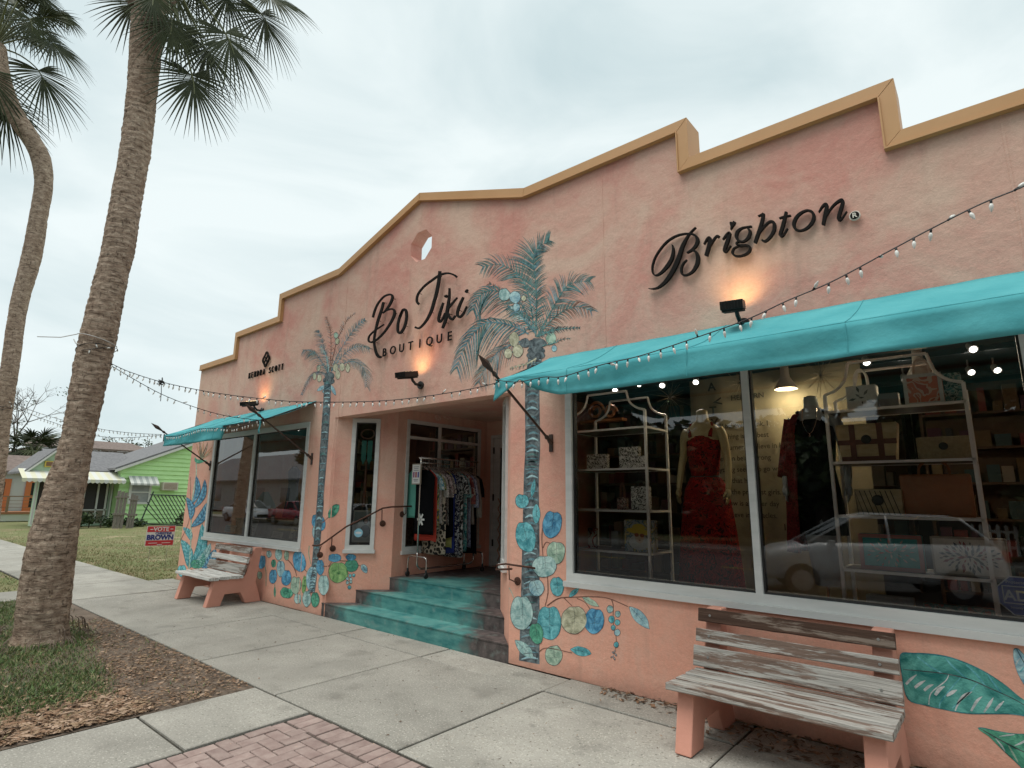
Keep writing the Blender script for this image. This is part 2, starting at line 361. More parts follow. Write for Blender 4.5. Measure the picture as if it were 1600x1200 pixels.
# grass, mulch and fallen leaves
def blades(name, n, region, h, w, cols, label, dens=None, lean=0.5, z0=-0.02, kind='stuff'):
    V = []; F = []; M = []
    k = 0
    while k < n:
        x, y = region()
        if dens and random.random() > dens(x, y): k += 1; continue
        a = random.uniform(0, 6.283); hh = h*random.uniform(0.5, 1.3); ww = w*random.uniform(0.7, 1.3)
        lx, ly = random.gauss(0, lean)*hh, random.gauss(0, lean)*hh
        b0 = len(V); c, s_ = math.cos(a)*ww, math.sin(a)*ww
        V += [(x-c, y-s_, z0), (x+c, y+s_, z0), (x+c*.7+lx*.4, y+s_*.7+ly*.4, z0+hh*.6), (x-c*.7+lx*.4, y-s_*.7+ly*.4, z0+hh*.6), (x+lx, y+ly, z0+hh)]
        F += [(b0, b0+1, b0+2, b0+3), (b0+3, b0+2, b0+4)]; mi = random.choices(range(len(cols)), weights=[c_[1] for c_ in cols])[0]; M += [mi, mi]; k += 1
    m = MB(); m.v, m.f, m.m = V, F, M; o = m.build(name, [c_[0] for c_ in cols]); o['kind'] = kind; tag(o, label, 'grass' if 'grass' in name else 'leaf litter'); return o
GR1 = mat('grass_green', (0.085, 0.155, 0.035), (0.15, 0.21, 0.06), sc=3, rough=0.6)
GR2 = mat('grass_dark', (0.045, 0.09, 0.025), rough=0.6); GR3 = mat('grass_straw', (0.30, 0.23, 0.12), rough=0.8)
GR4 = mat('grass_olive', (0.17, 0.17, 0.07), rough=0.7)
def gmask(x, y):      # thick tufted grass around and behind the trunk, bare along the walk and kerb strip
    d = min(-5.72-x, (-2.36-0.17*max(0, x+8.8)-y)*1.6)
    n_ = noise.noise(Vector((x*0.9, y*0.9, 4)))+0.5*noise.noise(Vector((x*3, y*3, 1)))
    v = d*3.5+n_*0.5
    return max(0.015, min(1, v+0.15))
blades('verge_grass', 90000, lambda: (-5.3-6.6*random.random()**1.3, random.uniform(-5.2, -2.1)), 0.062, 0.004, [(GR1, 6), (GR2, 4), (GR4, 2), (GR3, 1)], 'thick green grass around the foot of the leaning palm', gmask, 0.6)
blades('lawn_grass', 75000, lambda: (-12.8-abs(random.gauss(0, 8)), -0.4+random.random()**1.3*11), 0.04, 0.006, [(GR4, 5), (GR1, 2), (GR3, 4.5)], 'patchy green and straw lawn beside the pink building',
       lambda x, y: 0.55+0.6*noise.noise(Vector((x*.4, y*.4, 2))), 0.8)
blades('verge_grass', 9000, lambda: (random.uniform(-22, -13.2), random.uniform(-5.5, -2.1)), 0.045, 0.006, [(GR4, 4), (GR1, 5), (GR3, 2)], 'short green grass beyond the crossing path', None, 0.7)
LF = [mat('dead_leaf', (0.22, 0.125, 0.07), rough=0.8), mat('dead_leaf_pale', (0.38, 0.26, 0.18), rough=0.8), mat('dead_leaf_dark', (0.10, 0.06, 0.035), rough=0.85), mat('dead_leaf_tan', (0.28, 0.185, 0.11), rough=0.8)]
def litter(name, n, region, size, label, wts=(4, 2, 4, 4), z=0.0):
    m = MB()
    for _ in range(n):
        x, y = region()
        a = random.uniform(0, 6.283); L = size*random.uniform(.4, 1.5); w = L*random.uniform(.12, .4); t1, t2 = random.uniform(-.5, .5), random.uniform(-.35, .35)
        c, s_ = math.cos(a), math.sin(a); z_ = z+random.uniform(0.004, 0.02)
        m.add([(x-c*L, y-s_*L, z_), (x+s_*w, y-c*w, z_+w*t1), (x+c*L, y+s_*L, z_+L*t2*.5+.002), (x-s_*w, y+c*w, z_-w*t1*.6+.004)], [(0, 1, 2, 3)], random.choices(range(4), weights=wts)[0])
    o = m.build(name, LF); o['kind'] = 'stuff'; tag(o, label, 'leaf litter'); return o
def mulch_r():
    while 1:
        x, y = random.uniform(-9.5, -5.22), random.uniform(-5.0, -2.08)
        g_ = gmask(x, y)
        if random.random() < (1-g_*.93)*(0.35+0.65*min(1, max(0, -y-2.2))+.3*noise.noise(Vector((x*2, y*2, 0)))): return x, y
litter('mulch_litter', 12000, mulch_r, 0.019, 'brown leaf mulch between the grass and the pavement')
litter('wood_chips', 2300, lambda: (-5.25-abs(random.gauss(0, .42)), -2.85-abs(random.gauss(0, 0.9))), 0.04, 'pale brown dry leaves heaped along the concrete strip', (5, 5, 1, 5))
litter('blown_leaves', 520, lambda: (random.uniform(-2.9, 1.0), -abs(random.gauss(0, 0.11))-0.01), 0.03, 'dead leaves blown against the wall under the near bench', (4, 1, 6, 1))
litter('bench_leaves', 160, lambda: (random.gauss(-1.25, .3), random.gauss(-0.3, .12)), 0.03, 'dark dead leaves gathered beneath the near bench', (4, 1, 8, 1))
litter('sidewalk_crumbs', 260, lambda: (random.uniform(-9, 0), random.uniform(-2, -0.02)), 0.012, 'scattered leaf crumbs on the concrete sidewalk', (2, 0, 6, 1))
# ================================================================== THE BOUTIQUE
B = thing('boutique_building', 'salmon stucco shop building with stepped and gabled parapet, painted palms and a recessed entrance', 'building', (-5.72, 0, 0))
XL, XR = -12.71, 1.30
steps_z = [(XL, 4.24), (-11.03, 4.24), (-11.03, 4.68), (-9.38, 4.68), (-9.38, 5.10), (-7.60, 5.10), (-5.72, 5.72), (-3.85, 5.10), (-1.96, 5.10), (-1.96, 4.68), (-0.35, 4.68), (-0.35, 4.24), (XR, 4.24)]
outer = [(XL, 0)]+steps_z+[(XR, 0), (-4.03, 0), (-4.03, 2.81), (-7.5, 2.81), (-7.5, 0)]
octa = [(-5.69+0.235*math.cos(math.pi/8+k*math.pi/4), 5.05+0.235*math.sin(math.pi/8+k*math.pi/4)) for k in range(8)]
BW = (-3.30, 0.29, 0.87, 2.80); LW = (-11.66, -8.18, 0.87, 2.80)
def rect(w): return [(w[0], w[2]), (w[1], w[2]), (w[1], w[3]), (w[0], w[3])]
b = MB(); b.poly([(x, 0, z) for x, z in outer], (0, 0.2, 0), [[(x, 0, z) for x, z in h] for h in (octa, rect(BW), rect(LW))])
fixn(b.build('facade_wall', STUC, B))
# control joints: slim rendered beads
for x, z0, z1 in ((-2.81, 3.13, 5.10), (0.315, 0, 4.24), (-8.12, 0.0, 3.1), (-7.42, 0, 5.16)):
    b = MB(); b.box(x-0.007, x+0.007, -0.004, 0.001, z0, z1); b.build('stucco_joint', STUC, B)
# side, rear walls and roof
b = MB(); b.box(XL, XL+0.2, 0.2, 13, 0, 4.0); b.build('side_wall', STUC, B)
b = MB(); b.box(XR-0.2, XR, 0.2, 13, 0, 4.0); b.build('side_wall', STUC, B)
b = MB(); b.box(XL+0.2, XR-0.2, 12.8, 13, 0, 4.0); b.build('rear_wall', STUC, B)
b = MB(); b.box(XL+0.2, XR-0.2, 0.2, 12.8, 3.7, 3.8); b.build('roof', mat('roof_membrane', (0.5, 0.5, 0.48), rough=0.8), B)
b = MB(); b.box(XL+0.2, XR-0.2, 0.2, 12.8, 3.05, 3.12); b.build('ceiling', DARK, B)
b = MB(); b.box(XL+0.2, -7.72, 0.2, 12.8, 0.3, 0.5); b.box(-7.72, -7.0, 0.95, 12.8, 0.3, 0.5); b.box(-4.53, -3.8, 0.95, 12.8, 0.3, 0.5); b.box(-3.8, XR-0.2, 0.2, 12.8, 0.3, 0.5); b.box(-7.0, -4.53, 2.78, 12.8, 0.3, 0.5)
b.build('shop_floor', mat('shop_floor', (0.06, 0.045, 0.035), rough=0.5), B)
# coping: one mitred metal length per run
def coping():
    off = 0.115; P = [Vector((x, 0, z)) for x, z in steps_z]; n = len(P); dirs = [(P[i+1]-P[i]).normalized() for i in range(n-1)]
    nor = [Vector((-d.z, 0, d.x)) for d in dirs]
    def mitre(i):
        if i == 0: return nor[0]*off
        if i == n-1: return nor[-1]*off
        s_ = nor[i-1]+nor[i]; return s_*(off/ (s_.length_squared/2)) if s_.length_squared > 1e-6 else nor[i]*off
    for i in range(n-1):
        g = dirs[i]*0.0025; a, c = P[i], P[i+1]; A, Cc = a+mitre(i), c+mitre(i+1)
        a, A, c, Cc = a+g, A+g, c-g, Cc-g
        y0, y1 = -0.045-0.0015*(i % 2), 0.245
        dn = nor[i]*-0.0
        b = MB(); b.add([(a.x,y0,a.z),(c.x,y0,c.z),(Cc.x,y0,Cc.z),(A.x,y0,A.z),(a.x,y1,a.z),(c.x,y1,c.z),(Cc.x,y1,Cc.z),(A.x,y1,A.z)],
                        [(0,1,2,3),(7,6,5,4),(0,4,5,1),(1,5,6,2),(2,6,7,3),(3,7,4,0)])
        dd = nor[i]*0.012; k0 = a+dd; k1 = c+dd                     # drip edge: small return lip at the lower edge
        b.add([(a.x,y0-.012,a.z),(c.x,y0-.012,c.z),(k1.x,y0-.012,k1.z),(k0.x,y0-.012,k0.z),(a.x,y0+.001,a.z),(c.x,y0+.001,c.z),(k1.x,y0+.001,k1.z),(k0.x,y0+.001,k0.z)],
              [(0,1,2,3),(0,4,5,1),(1,5,6,2),(2,6,7,3),(3,7,4,0)])
        fixn(b.build('coping_length', COPING, B))
coping()
# ---- windows
class Fr:                                                           # frame of reference on a wall: u along, z up, w outward
    def __init__(s, o, u, n): s.o, s.u, s.n = Vector(o), Vector(u), Vector(n)
    def p(s, u, z, w): return s.o+s.u*u+Vector((0, 0, z))+s.n*w
    def box(s, b, u0, u1, z0, z1, w0, w1, mi=0):
        return b.obox(s.p((u0+u1)/2, (z0+z1)/2, (w0+w1)/2), s.u, Vector((0, 0, 1)), s.n, (u1-u0)/2, (z1-z0)/2, (w1-w0)/2, mi)
def window(fr, u0, u1, z0, z1, mull=(), trans=(), fwid=0.065, sill=True, w1=0.012, name='window', sillw=0.0, mid=0.055, glass=None):
    b = MB(); w0 = w1-0.10; f = fwid
    fr.box(b, u0, u1, z0, z0+f, w0, w1); fr.box(b, u0, u1, z1-f, z1, w0, w1)
    fr.box(b, u0, u0+f, z0+f, z1-f, w0, w1-.002); fr.box(b, u1-f, u1, z0+f, z1-f, w0, w1-.002)
    # dark rebate behind the face bars
    g = f+0.014
    for a, c, d, e_ in ((u0+f, u1-f, z0+f, z0+g), (u0+f, u1-f, z1-g, z1-f), (u0+f, u0+g, z0+g, z1-g), (u1-g, u1-f, z0+g, z1-g)):
        fr.box(b, a, c, d, e_, w0+.01, w1-0.03, 1)
    win = b.build(name, [WFRAME, GASKET], B)
    us = [u0+f]+[x for m_ in mull for x in (m_-mid/2, m_+mid/2)]+[u1-f]
    for m_ in mull:
        b = MB(); fr.box(b, m_-mid/2, m_+mid/2, z0+f, z1-f, w0, w1-.004)
        fr.box(b, m_-mid/2-.014, m_-mid/2, z0+g, z1-g, w0+.01, w1-.03, 1); fr.box(b, m_+mid/2, m_+mid/2+.014, z0+g, z1-g, w0+.01, w1-.03, 1)
        b.build('mullion', [WFRAME, GASKET], win)
    for k in range(0, len(us), 2):
        zs = [z0+f]+[x for t_ in trans for x in (t_-.02, t_+.02)]+[z1-f]
        for t_ in trans:
            b = MB(); fr.box(b, us[k], us[k+1], t_-.02, t_+.02, w0, w1-.006); b.build('transom', WFRAME, win)
        for q in range(0, len(zs), 2):
            b = MB(); P = [fr.p(u, z, w1-0.045) for u, z in ((us[k], zs[q]), (us[k+1], zs[q]), (us[k+1], zs[q+1]), (us[k], zs[q+1]))]
            b.add(P, [(0, 1, 2, 3)]); b.build('pane', glass or GLASS, win)
    if sill:
        b = MB(); fr.box(b, u0-0.02-sillw, u1+0.02+sillw, z0-0.05, z0-.001, w0, w1+0.028); b.build('sill', WFRAME, win)
    return win
FF = Fr((0, 0, 0), (1, 0, 0), (0, -1, 0))
big = window(FF, BW[0], BW[1], BW[2], BW[3], mull=(-1.50,), fwid=0.075); big['label'] = 'wide two-pane shop window under the near awning'
lw = window(FF, LW[0], LW[1], LW[2], LW[3], mull=(-9.98,), fwid=0.085, mid=0.075, glass=GLASS_FAR); lw['label'] = 'two-pane shop window under the far awning'
# ---- recessed entrance
FS = Fr(SP0, SPD, SPN); Ls = (SP1-SP0).length
QP0, QP1 = Vector((-4.03, 0, 0)), Vector((-4.72, 0.65, 0)); QD = (QP0-QP1).normalized(); FQ = Fr(QP1, QD, Vector((-QD.y, QD.x, 0))*-1)
if FQ.n.y > 0: FQ.n = -FQ.n
def wallseg(fr, u0, u1, z0, z1, holes, th=0.15, name='entrance_wall'):
    b = MB(); b.poly([fr.p(u, z, 0) for u, z in ((u0, z0), (u1, z0), (u1, z1), (u0, z1))], -fr.n*th, [[fr.p(u, z, 0) for u, z in rect(h)] for h in holes])
    return fixn(b.build(name, STUC, B))
NW = (0.27, 0.685, 0.90, 2.80)
wallseg(FS, 0.0, Ls, 0, 3.05, [NW]); wallseg(FQ, 0.0, (QP0-QP1).length, 0, 3.05, [(0.27, 0.685, 0.90, 2.80)])
nwin = window(FS, NW[0], NW[1], NW[2], NW[3], fwid=0.06, w1=0.02); nwin['label'] = 'tall narrow window on the angled entrance wall'
window(FQ, 0.27, 0.685, 0.90, 2.80, fwid=0.06, w1=0.03)
FR = Fr((-6.81, 0, 0), (0, 1, 0), (1, 0, 0)); FRR = Fr((-4.72, 0, 0), (0, 1, 0), (-1, 0, 0)); FB = Fr((0, 2.62, 0), (1, 0, 0), (0, -1, 0))
RW = (0.82, 2.46, 0.87, 2.82)
wallseg(FR, 0.65, 2.62, 0, 3.05, [RW]); wallseg(FRR, 0.65, 2.62, 0, 3.05, [])
rwin = window(FR, *RW, mull=(1.50,), fwid=0.055, w1=0.015, mid=0.05, trans=(2.55,)); rwin['label'] = 'entrance side window behind the clothes rack'
DW = (-6.70, -5.72, 0.52, 2.72)
wallseg(FB, -6.81, -4.72, 0, 3.05, [DW])
b = MB(); FB.box(b, DW[0], DW[0]+.05, .52, 2.72, -.1, .01); FB.box(b, DW[1]-.05, DW[1], .52, 2.72, -.1, .01); FB.box(b, DW[0]+.05, DW[1]-.05, 2.67, 2.72, -.1, .008)
dr = b.build('door', WFRAME, B)
b = MB(); u0, u1 = DW[0]+.055, DW[1]-.055
FB.box(b, u0, u0+.13, .54, 2.665, -.06, -.02); FB.box(b, u1-.13, u1, .54, 2.665, -.06, -.02); FB.box(b, u0+.13, u1-.13, 2.5, 2.665, -.06, -.02); FB.box(b, u0+.13, u1-.13, .54, .78, -.06, -.02)
b.build('leaf_frame', WFRAME, dr)
b = MB(); b.add([FB.p(u, z, -.04) for u, z in ((u0+.13, .78), (u1-.13, .78), (u1-.13, 2.5), (u0+.13, 2.5))], [(0, 1, 2, 3)]); b.build('pane', GLASS, dr)
for z in (0.85, 1.6, 2.4):
    b = MB(); FB.box(b, u0-.012, u0+.012, z, z+.11, -.022, .004); b.build('hinge', BLACK, dr)
b = MB(); b.tube([FB.p(u1-.07, 1.45, -.02), FB.p(u1-.07, 1.45, .04), FB.p(u1-.07, 1.75, .04), FB.p(u1-.07, 1.75, -.02)], .012, 6); b.build('handle', BLACK, dr)
# zig-zag metal push bars on the door
for k, ux in enumerate((u0+.14, u0+.25)):
    pts = [FB.p(ux+(0.05 if i % 2 else 0), 0.62+i*0.085, 0.02) for i in range(13)]
    b = MB(); b.tube(pts, .009, 5); b.build('zigzag_bar', mat('copper', (0.45, 0.22, 0.14), rough=.4, metal=.6), dr)
b = MB(); b.box(-6.81, -4.72, 0.2, 2.62, 2.96, 3.04); b.poly([(-7.5, 0.2, 2.96), (-4.03, 0.2, 2.96), (-4.72, .65, 2.96), (-6.81, .65, 2.96)], (0, 0, .08)); b.build('entrance_ceiling', STUC, B)
# steps
def stepmat():
    m = mat('teal_step_paint', (0.12, 0.33, 0.30), (0.025, 0.17, 0.17), sc=4.5, rough=0.6, bump=0.4, bsc=60, c3=(0.045, 0.10, 0.09), stretch=(0.7, 1, 2))
    t = m.node_tree; bs = t.nodes['Principled BSDF']; src = bs.inputs['Base Color'].links[0].from_socket
    g = nn(t, 'ShaderNodeNewGeometry'); sp = nn(t, 'ShaderNodeSeparateXYZ'); t.links.new(g.outputs['Position'], sp.inputs[0])
    dx = nn(t, 'ShaderNodeMath', operation='ADD'); dx.inputs[1].default_value = 5.85; t.links.new(sp.outputs['X'], dx.inputs[0])
    ab = nn(t, 'ShaderNodeMath', operation='ABSOLUTE'); t.links.new(dx.outputs[0], ab.inputs[0])
    yy = nn(t, 'ShaderNodeMath', operation='MULTIPLY_ADD'); yy.inputs[1].default_value = 0.75; t.links.new(sp.outputs['Y'], yy.inputs[0]); t.links.new(ab.outputs[0], yy.inputs[2])
    n = nn(t, 'ShaderNodeTexNoise'); n.inputs['Scale'].default_value = 6; n.inputs['Detail'].default_value = 8; t.links.new(g.outputs['Position'], n.inputs['Vector'])
    ad = nn(t, 'ShaderNodeMath', operation='MULTIPLY_ADD'); ad.inputs[1].default_value = 0.9; t.links.new(n.outputs[0], ad.inputs[0]); t.links.new(yy.outputs[0], ad.inputs[2])
    r = nn(t, 'ShaderNodeMapRange'); r.inputs['From Min'].default_value = 1.45; r.inputs['From Max'].default_value = 1.85; t.links.new(ad.outputs[0], r.inputs[0])
    k = nn(t, 'ShaderNodeMix', data_type='RGBA'); t.links.new(r.outputs[0], k.inputs[0]); t.links.new(src, k.inputs[6])
    n2 = nn(t, 'ShaderNodeTexNoise'); n2.inputs['Scale'].default_value = 12; n2.inputs['Detail'].default_value = 6; t.links.new(g.outputs['Position'], n2.inputs['Vector'])
    rr = nn(t, 'ShaderNodeValToRGB'); rr.color_ramp.elements[0].color = (0.05, 0.042, 0.04, 1); rr.color_ramp.elements[1].color = (0.125, 0.10, 0.095, 1); rr.color_ramp.elements[0].position = .35; rr.color_ramp.elements[1].position = .65
    t.links.new(n2.outputs[0], rr.inputs[0]); t.links.new(rr.outputs[0], k.inputs[7])
    # chalky scuffs
    n3 = nn(t, 'ShaderNodeTexNoise'); n3.inputs['Scale'].default_value = 9; n3.inputs['Detail'].default_value = 9; t.links.new(g.outputs['Position'], n3.inputs['Vector'])
    r3 = nn(t, 'ShaderNodeMapRange'); r3.inputs['From Min'].default_value = .56; r3.inputs['From Max'].default_value = .74; r3.inputs['To Max'].default_value = .5; t.links.new(n3.outputs[0], r3.inputs[0])
    k2 = nn(t, 'ShaderNodeMix', data_type='RGBA'); t.links.new(r3.outputs[0], k2.inputs[0]); t.links.new(k.outputs[2], k2.inputs[6]); k2.inputs[7].default_value = (.25, .33, .30, 1)
    t.links.new(k2.outputs[2], bs.inputs['Base Color']); return m
STEPM = stepmat()
ST = thing('entrance_steps', 'three teal painted concrete steps, worn grey at the ends, up to the recessed entrance', 'steps', (-5.77, 0.3, 0))
def spl(y): return -7.5+0.69*y/0.65+.002, -4.03-0.69*y/0.65-.002
for k, (y0, z0, z1) in enumerate(((0.0, -0.05, 0.175), (0.32, 0.175, 0.35), (0.64, 0.35, 0.52))):
    yb = 0.64; xa, xb = spl(y0); xc, xd = spl(.65)
    P = [(xa, y0-.0, z0), (xb, y0-.0, z0), (xd, .65, z0), (xd, 2.62, z0), (xc, 2.62, z0), (xc, .65, z0)]
    b = MB(); b.poly(P, (0, 0, z1-z0-.012)); 
    Q = [(x, y-(.008 if y == y0 else 0), z1-.012) for x, y, _ in P]; b.poly(Q, (0, 0, .012))
    fixn(b.build('step' if k < 2 else 'landing', STEPM, ST))
# ================================================================== AWNINGS
AWM = mat('turquoise_canvas', (0.055, 0.30, 0.335), (0.10, 0.395, 0.425), sc=2.2, rough=0.85, bump=0.3, bsc=9, bdist=0.03, lo=.3, hi=.7, detail=9, spec=.2)
POLE = mat('dark_bronze_pole', (0.035, 0.02, 0.014), (0.06, 0.03, 0.02), sc=20, rough=0.45)
def spear(parent, x, tipx=None):
    p0 = Vector((x, -0.01, 2.22)); p1 = Vector((tipx if tipx is not None else x, -1.12, 2.93)); d = (p1-p0)
    L = d.length; d.normalize()
    b = MB(); b.tube([p0+d*.05, p0+d*(L-.24)], .013, 8)
    for a, r0, r1, r2 in ((.05, .014, .026, .014), (L-.30, .013, .024, .016)):
        b.tube([p0+d*a, p0+d*(a+.03), p0+d*(a+.06)], [r0, r1, r2], 8)
    b.tube([p0+d*(L-.24), p0+d*(L-.2), p0+d*(L-.12), p0+d*L], [.012, .02, .036, .002], 6)
    b.tube([p0-d*.02, p0+d*.02, p0+d*.06], [.03, .026, .016], 8)
    b.build('spear_pole', POLE, parent, smooth=False)
    b = MB(); b.box(x-.022, x+.022, -.012, .002, 2.12, 2.30); b.build('wall_plate', POLE, parent)
def awning(label, x0, x1, spears, seams, fold=None, grp='turquoise awnings over the shop windows'):
    A = thing('awning', label, 'awning', ((x0+x1)/2, 0, 3.12), grp)
    ZW, YF, ZF, VB = 3.12, -0.86, 2.735, 2.515
    nx = int((x1-x0)*14)
    def top(t, x): 
        w_ = math.sin(math.pi*t)
        sg = 0.018*w_*math.sin((x-x0)*2.1)**2+0.02*w_
        return (x, YF*t-.004, ZW+(ZF-ZW)*t-sg+0.004*noise.noise(Vector((x*5, t*4, 0))))
    b = MB(); R_ = []
    for i in range(nx+1):
        x = x0+(x1-x0)*i/nx; R_.append([top(t/8, x) for t in range(9)])
    b.rings(R_, close=False, cap=False)
    o = b.build('canopy', AWM, A, smooth=True); sol = o.modifiers.new('thick', 'SOLIDIFY'); sol.thickness = 0.004
    b = MB(); R_ = []
    for i in range(nx*2+1):
        x = x0+(x1-x0)*i/(nx*2); r = []
        edge = min(1, (x-x0)/0.35, (x1-x)/0.35)
        for j in range(7):
            t = j/6; z = ZF-0.004-(ZF-VB)*t*(0.93+0.07*edge)
            y = YF-.006-0.016*t*(math.sin(x*7+2*math.sin(x*1.7))+.6*noise.noise(Vector((x*3, t*2, 9))))-0.012*t+0.01*math.sin(t*7+x*4)*t
            z = ZF-0.004-(ZF-VB)*t*max(max(0, 1-(x-x0)/.34), min(1, max(0, (x-x0-.30)/.45))**.5)*(0.93+0.07*edge) if not fold else z
            if fold and fold[0] < x < fold[1]: z = ZF-.004-(ZF-VB)*t*0.0-0.01*t; y = YF+0.05*t
            r.append((x, y, z))
        R_.append(r)
    b.rings(R_, close=False, cap=False)
    o = b.build('valance', AWM, A, smooth=True); sol = o.modifiers.new('thick', 'SOLIDIFY'); sol.thickness = 0.004
    for xs in ():
        b = MB(); R_ = []
        for i in range(9):
            t = i/8; yy = YF*(1-t*0.42); zt = ZW+(ZF-ZW)*(yy/YF); drop = 0.24*(1-t)
            R_.append([(xs+0.006*math.sin(j*2+t*6)*(j/4), yy, zt-.006-drop*j/4) for j in range(5)])
        b.rings(R_, close=False, cap=False); o = b.build('side_flap', AWM, A, smooth=True); sol = o.modifiers.new('thick', 'SOLIDIFY'); sol.thickness = .004
    b = MB(); b.tube([(x0, YF+.012, ZF-.02), (x1, YF+.012, ZF-.02)], .011, 8); b.tube([(x0, -.03, ZW-.03), (x1, -.03, ZW-.03)], .012, 8)
    for xs in (x0+.01, x1-.01): b.tube([(xs, YF+.012, ZF-.02), (xs, -.03, ZW-.03)], .011, 8)
    b.build('frame', BLACK, A)
    for xs in seams:
        b = MB(); b.tube([Vector(top(t/8, xs))+Vector((0, 0, .003)) for t in range(9)], .0025, 4)
        b.tube([(xs, YF-.012, ZF-.01), (xs, YF-.03, VB+.01)], .0025, 4); b.build('seam', AWM, A)
    for s_ in spears: spear(A, s_)
    return A
awning('near turquoise canvas awning with a hanging side flap above the wide handbag window', -3.49, 0.56, (-3.48, 0.54), (-2.68, -1.62, -0.6))
awning('far turquoise canvas awning sagging between two spear poles beside the building corner', -11.75, -8.05, (-11.72, -8.05), (-10.7, -9.6), fold=(-9.3, -8.1))
# ================================================================== FLOODLIGHTS
def flood(label, x, z, tilt, yaw):
    F_ = thing('floodlight', label, 'floodlight', (x, 0, z), 'black floodlights on the facade')
    b = MB(); b.lathe([(.05, -.03), (.055, -.02), (.05, 0)], (x, 0, z-.1), 12, axis='y'); b.tube([(x, -.03, z-.1), (x, -.10, z-.10), (x, -.15, z-.06), (x, -.17, z-.02)], .018, 8); b.build('bracket', BLACK, F_)
    n = Vector((math.sin(yaw)*math.cos(tilt), -math.cos(tilt)*math.cos(yaw), math.sin(tilt))); n.normalize()   # outward along housing
    # housing, lens facing up toward the wall
    ax = Vector((math.cos(yaw), math.sin(yaw), 0)); ay = n; az = ax.cross(ay)
    if az.z < 0: az = -az
    c = Vector((x, -.25, z)); b = MB(); b.obox(c, ax, ay, az, .085, .125, .034)
    for k in range(11): b.obox(c+ay*(-.11+k*.02)-az*.042, ax, ay, az, .08, .003, .009)
    for k in range(7): b.obox(c+ay*.128+ax*(-.07+k*.0233), ax, ay, az, .003, .005, .028)
    b.build('housing', BLACK, F_)
    b = MB(); b.obox(c+az*.0352, ax, ay, az, .06, .09, .0012); b.build('lens', emit('flood_lens_%d' % len(bpy.data.materials), (1, .72, .36), 6), F_)
    l = bpy.data.lights.new('floodlight_lamp', 'SPOT'); l.energy = FLOODW; l.color = (1, .60, .24); l.spot_size = math.radians(120); l.spot_blend = .9; l.shadow_soft_size = .05
    lo_ = bpy.data.objects.new('lamp', l); COL.objects.link(lo_); lo_.parent = F_; lo_.location = Vector((0, -.20, .09)); lo_.rotation_euler = (-Vector((0, .8, .6))).to_track_quat('Z', 'Y').to_euler()
FLOODW = 3.4
flood('black floodlight under the script sign with the registered mark, right of the others', -1.47, 3.2, math.radians(-14), math.radians(12))
flood('black floodlight in the middle of the facade under the entrance sign', -5.56, 3.17, math.radians(-12), math.radians(8))
flood('black floodlight above the far awning under the small jewellery sign', -9.80, 3.22, math.radians(-12), math.radians(8))
# ================================================================== SIGNS
SIGNM = mat('black_sign_metal', (0.011, 0.009, 0.008), rough=0.8, spec=.15)
def stroke(b, pts, org, sc, M0, M1, per=6, closed=False, wk=1.0, mi=0):
    P = spline(pts, per, closed); n = len(P); L, R_ = [], []
    for i in range(n):
        if closed: d = P[(i+1) % n][:2]-P[(i-1) % n][:2]
        else: d = P[min(i+1, n-1)][:2]-P[max(i-1, 0)][:2]
        l = np.hypot(*d) or 1; nx_, ny_ = -d[1]/l, d[0]/l; w = P[i][2]/2*wk
        L.append((org[0]+(P[i][0]+nx_*w)/sc, org[1]+(P[i][1]+ny_*w)/sc)); R_.append((org[0]+(P[i][0]-nx_*w)/sc, org[1]+(P[i][1]-ny_*w)/sc))
    if M1 is None:
        vs = [M0(*q) for q in L]+[M0(*q) for q in R_]; m = n if closed else n-1
        b.add(vs, [(i, (i+1) % n, n+(i+1) % n, n+i) for i in range(m)], mi); return
    F0 = [M0(*q) for q in L]; F1 = [M0(*q) for q in R_]
    B0 = [p+M1 for p in F0]; B1 = [p+M1 for p in F1]
    rg = [[F0[i], F1[i], B1[i], B0[i]] for i in range(n)]
    if closed: rg.append(rg[0])
    b.rings(rg, mi, cap=not closed)
def letter(name, strokes, org, sc, parent, y=-0.045, th=0.028, m=None, wk=1.0):
    b = MB()
    for k, s_ in enumerate(strokes):
        cl = s_[0][:2] == s_[-1][:2]
        yy = y-0.0012*k
        stroke(b, s_[:-1] if cl else s_, org, sc, lambda px, py, yy=yy: wall(px, py, yy), Vector((0, th, 0)), 6, cl, wk)
    o = fixn(b.build(name, m or SIGNM, parent))
    return o
def pins(parent, xs, y1=-0.03):
    b = MB()
    for x, z in xs: b.tube([(x, y1, z), (x, 0.002, z)], .004, 5)
    b.build('standoff_pin', SIGNM, parent)
S1 = thing('script_wall_sign', 'large black italic sign reading Brighton with a heart-dotted i above the near awning', 'sign', (-1.4, 0, 3.75))
O1, K1 = (1000, 300), 7.5; O2, K2 = (1140, 300), 7.273
letter('letter', [[(650,410,12),(590,470,18),(540,540,26),(490,640,40),(455,750,46),(410,860,46),(350,970,42),(280,1060,34),(210,1115,22),(150,1132,14),(95,1128,5)],
  [(372,612,8),(385,680,26),(365,780,36),(310,870,36),(240,945,26),(180,975,16),(145,945,14),(140,870,16),(170,770,16),(230,670,16),(310,580,18),(400,520,18),(490,490,16),(580,485,18),(640,505,26),(670,555,36),(655,615,34),(610,670,26),(545,710,16)],
  [(600,675,20),(650,700,28),(675,770,42),(660,850,40),(610,930,28),(540,970,20),(490,960,22),(480,900,22),(500,840,18),(545,790,12)]], O1, K1, S1)
letter('letter', [[(745,610,12),(785,545,24),(815,540,32),(800,640,38),(770,745,38)], [(800,650,18),(850,570,22),(885,522,20),(905,515,30),(922,525,34)]], O1, K1, S1)
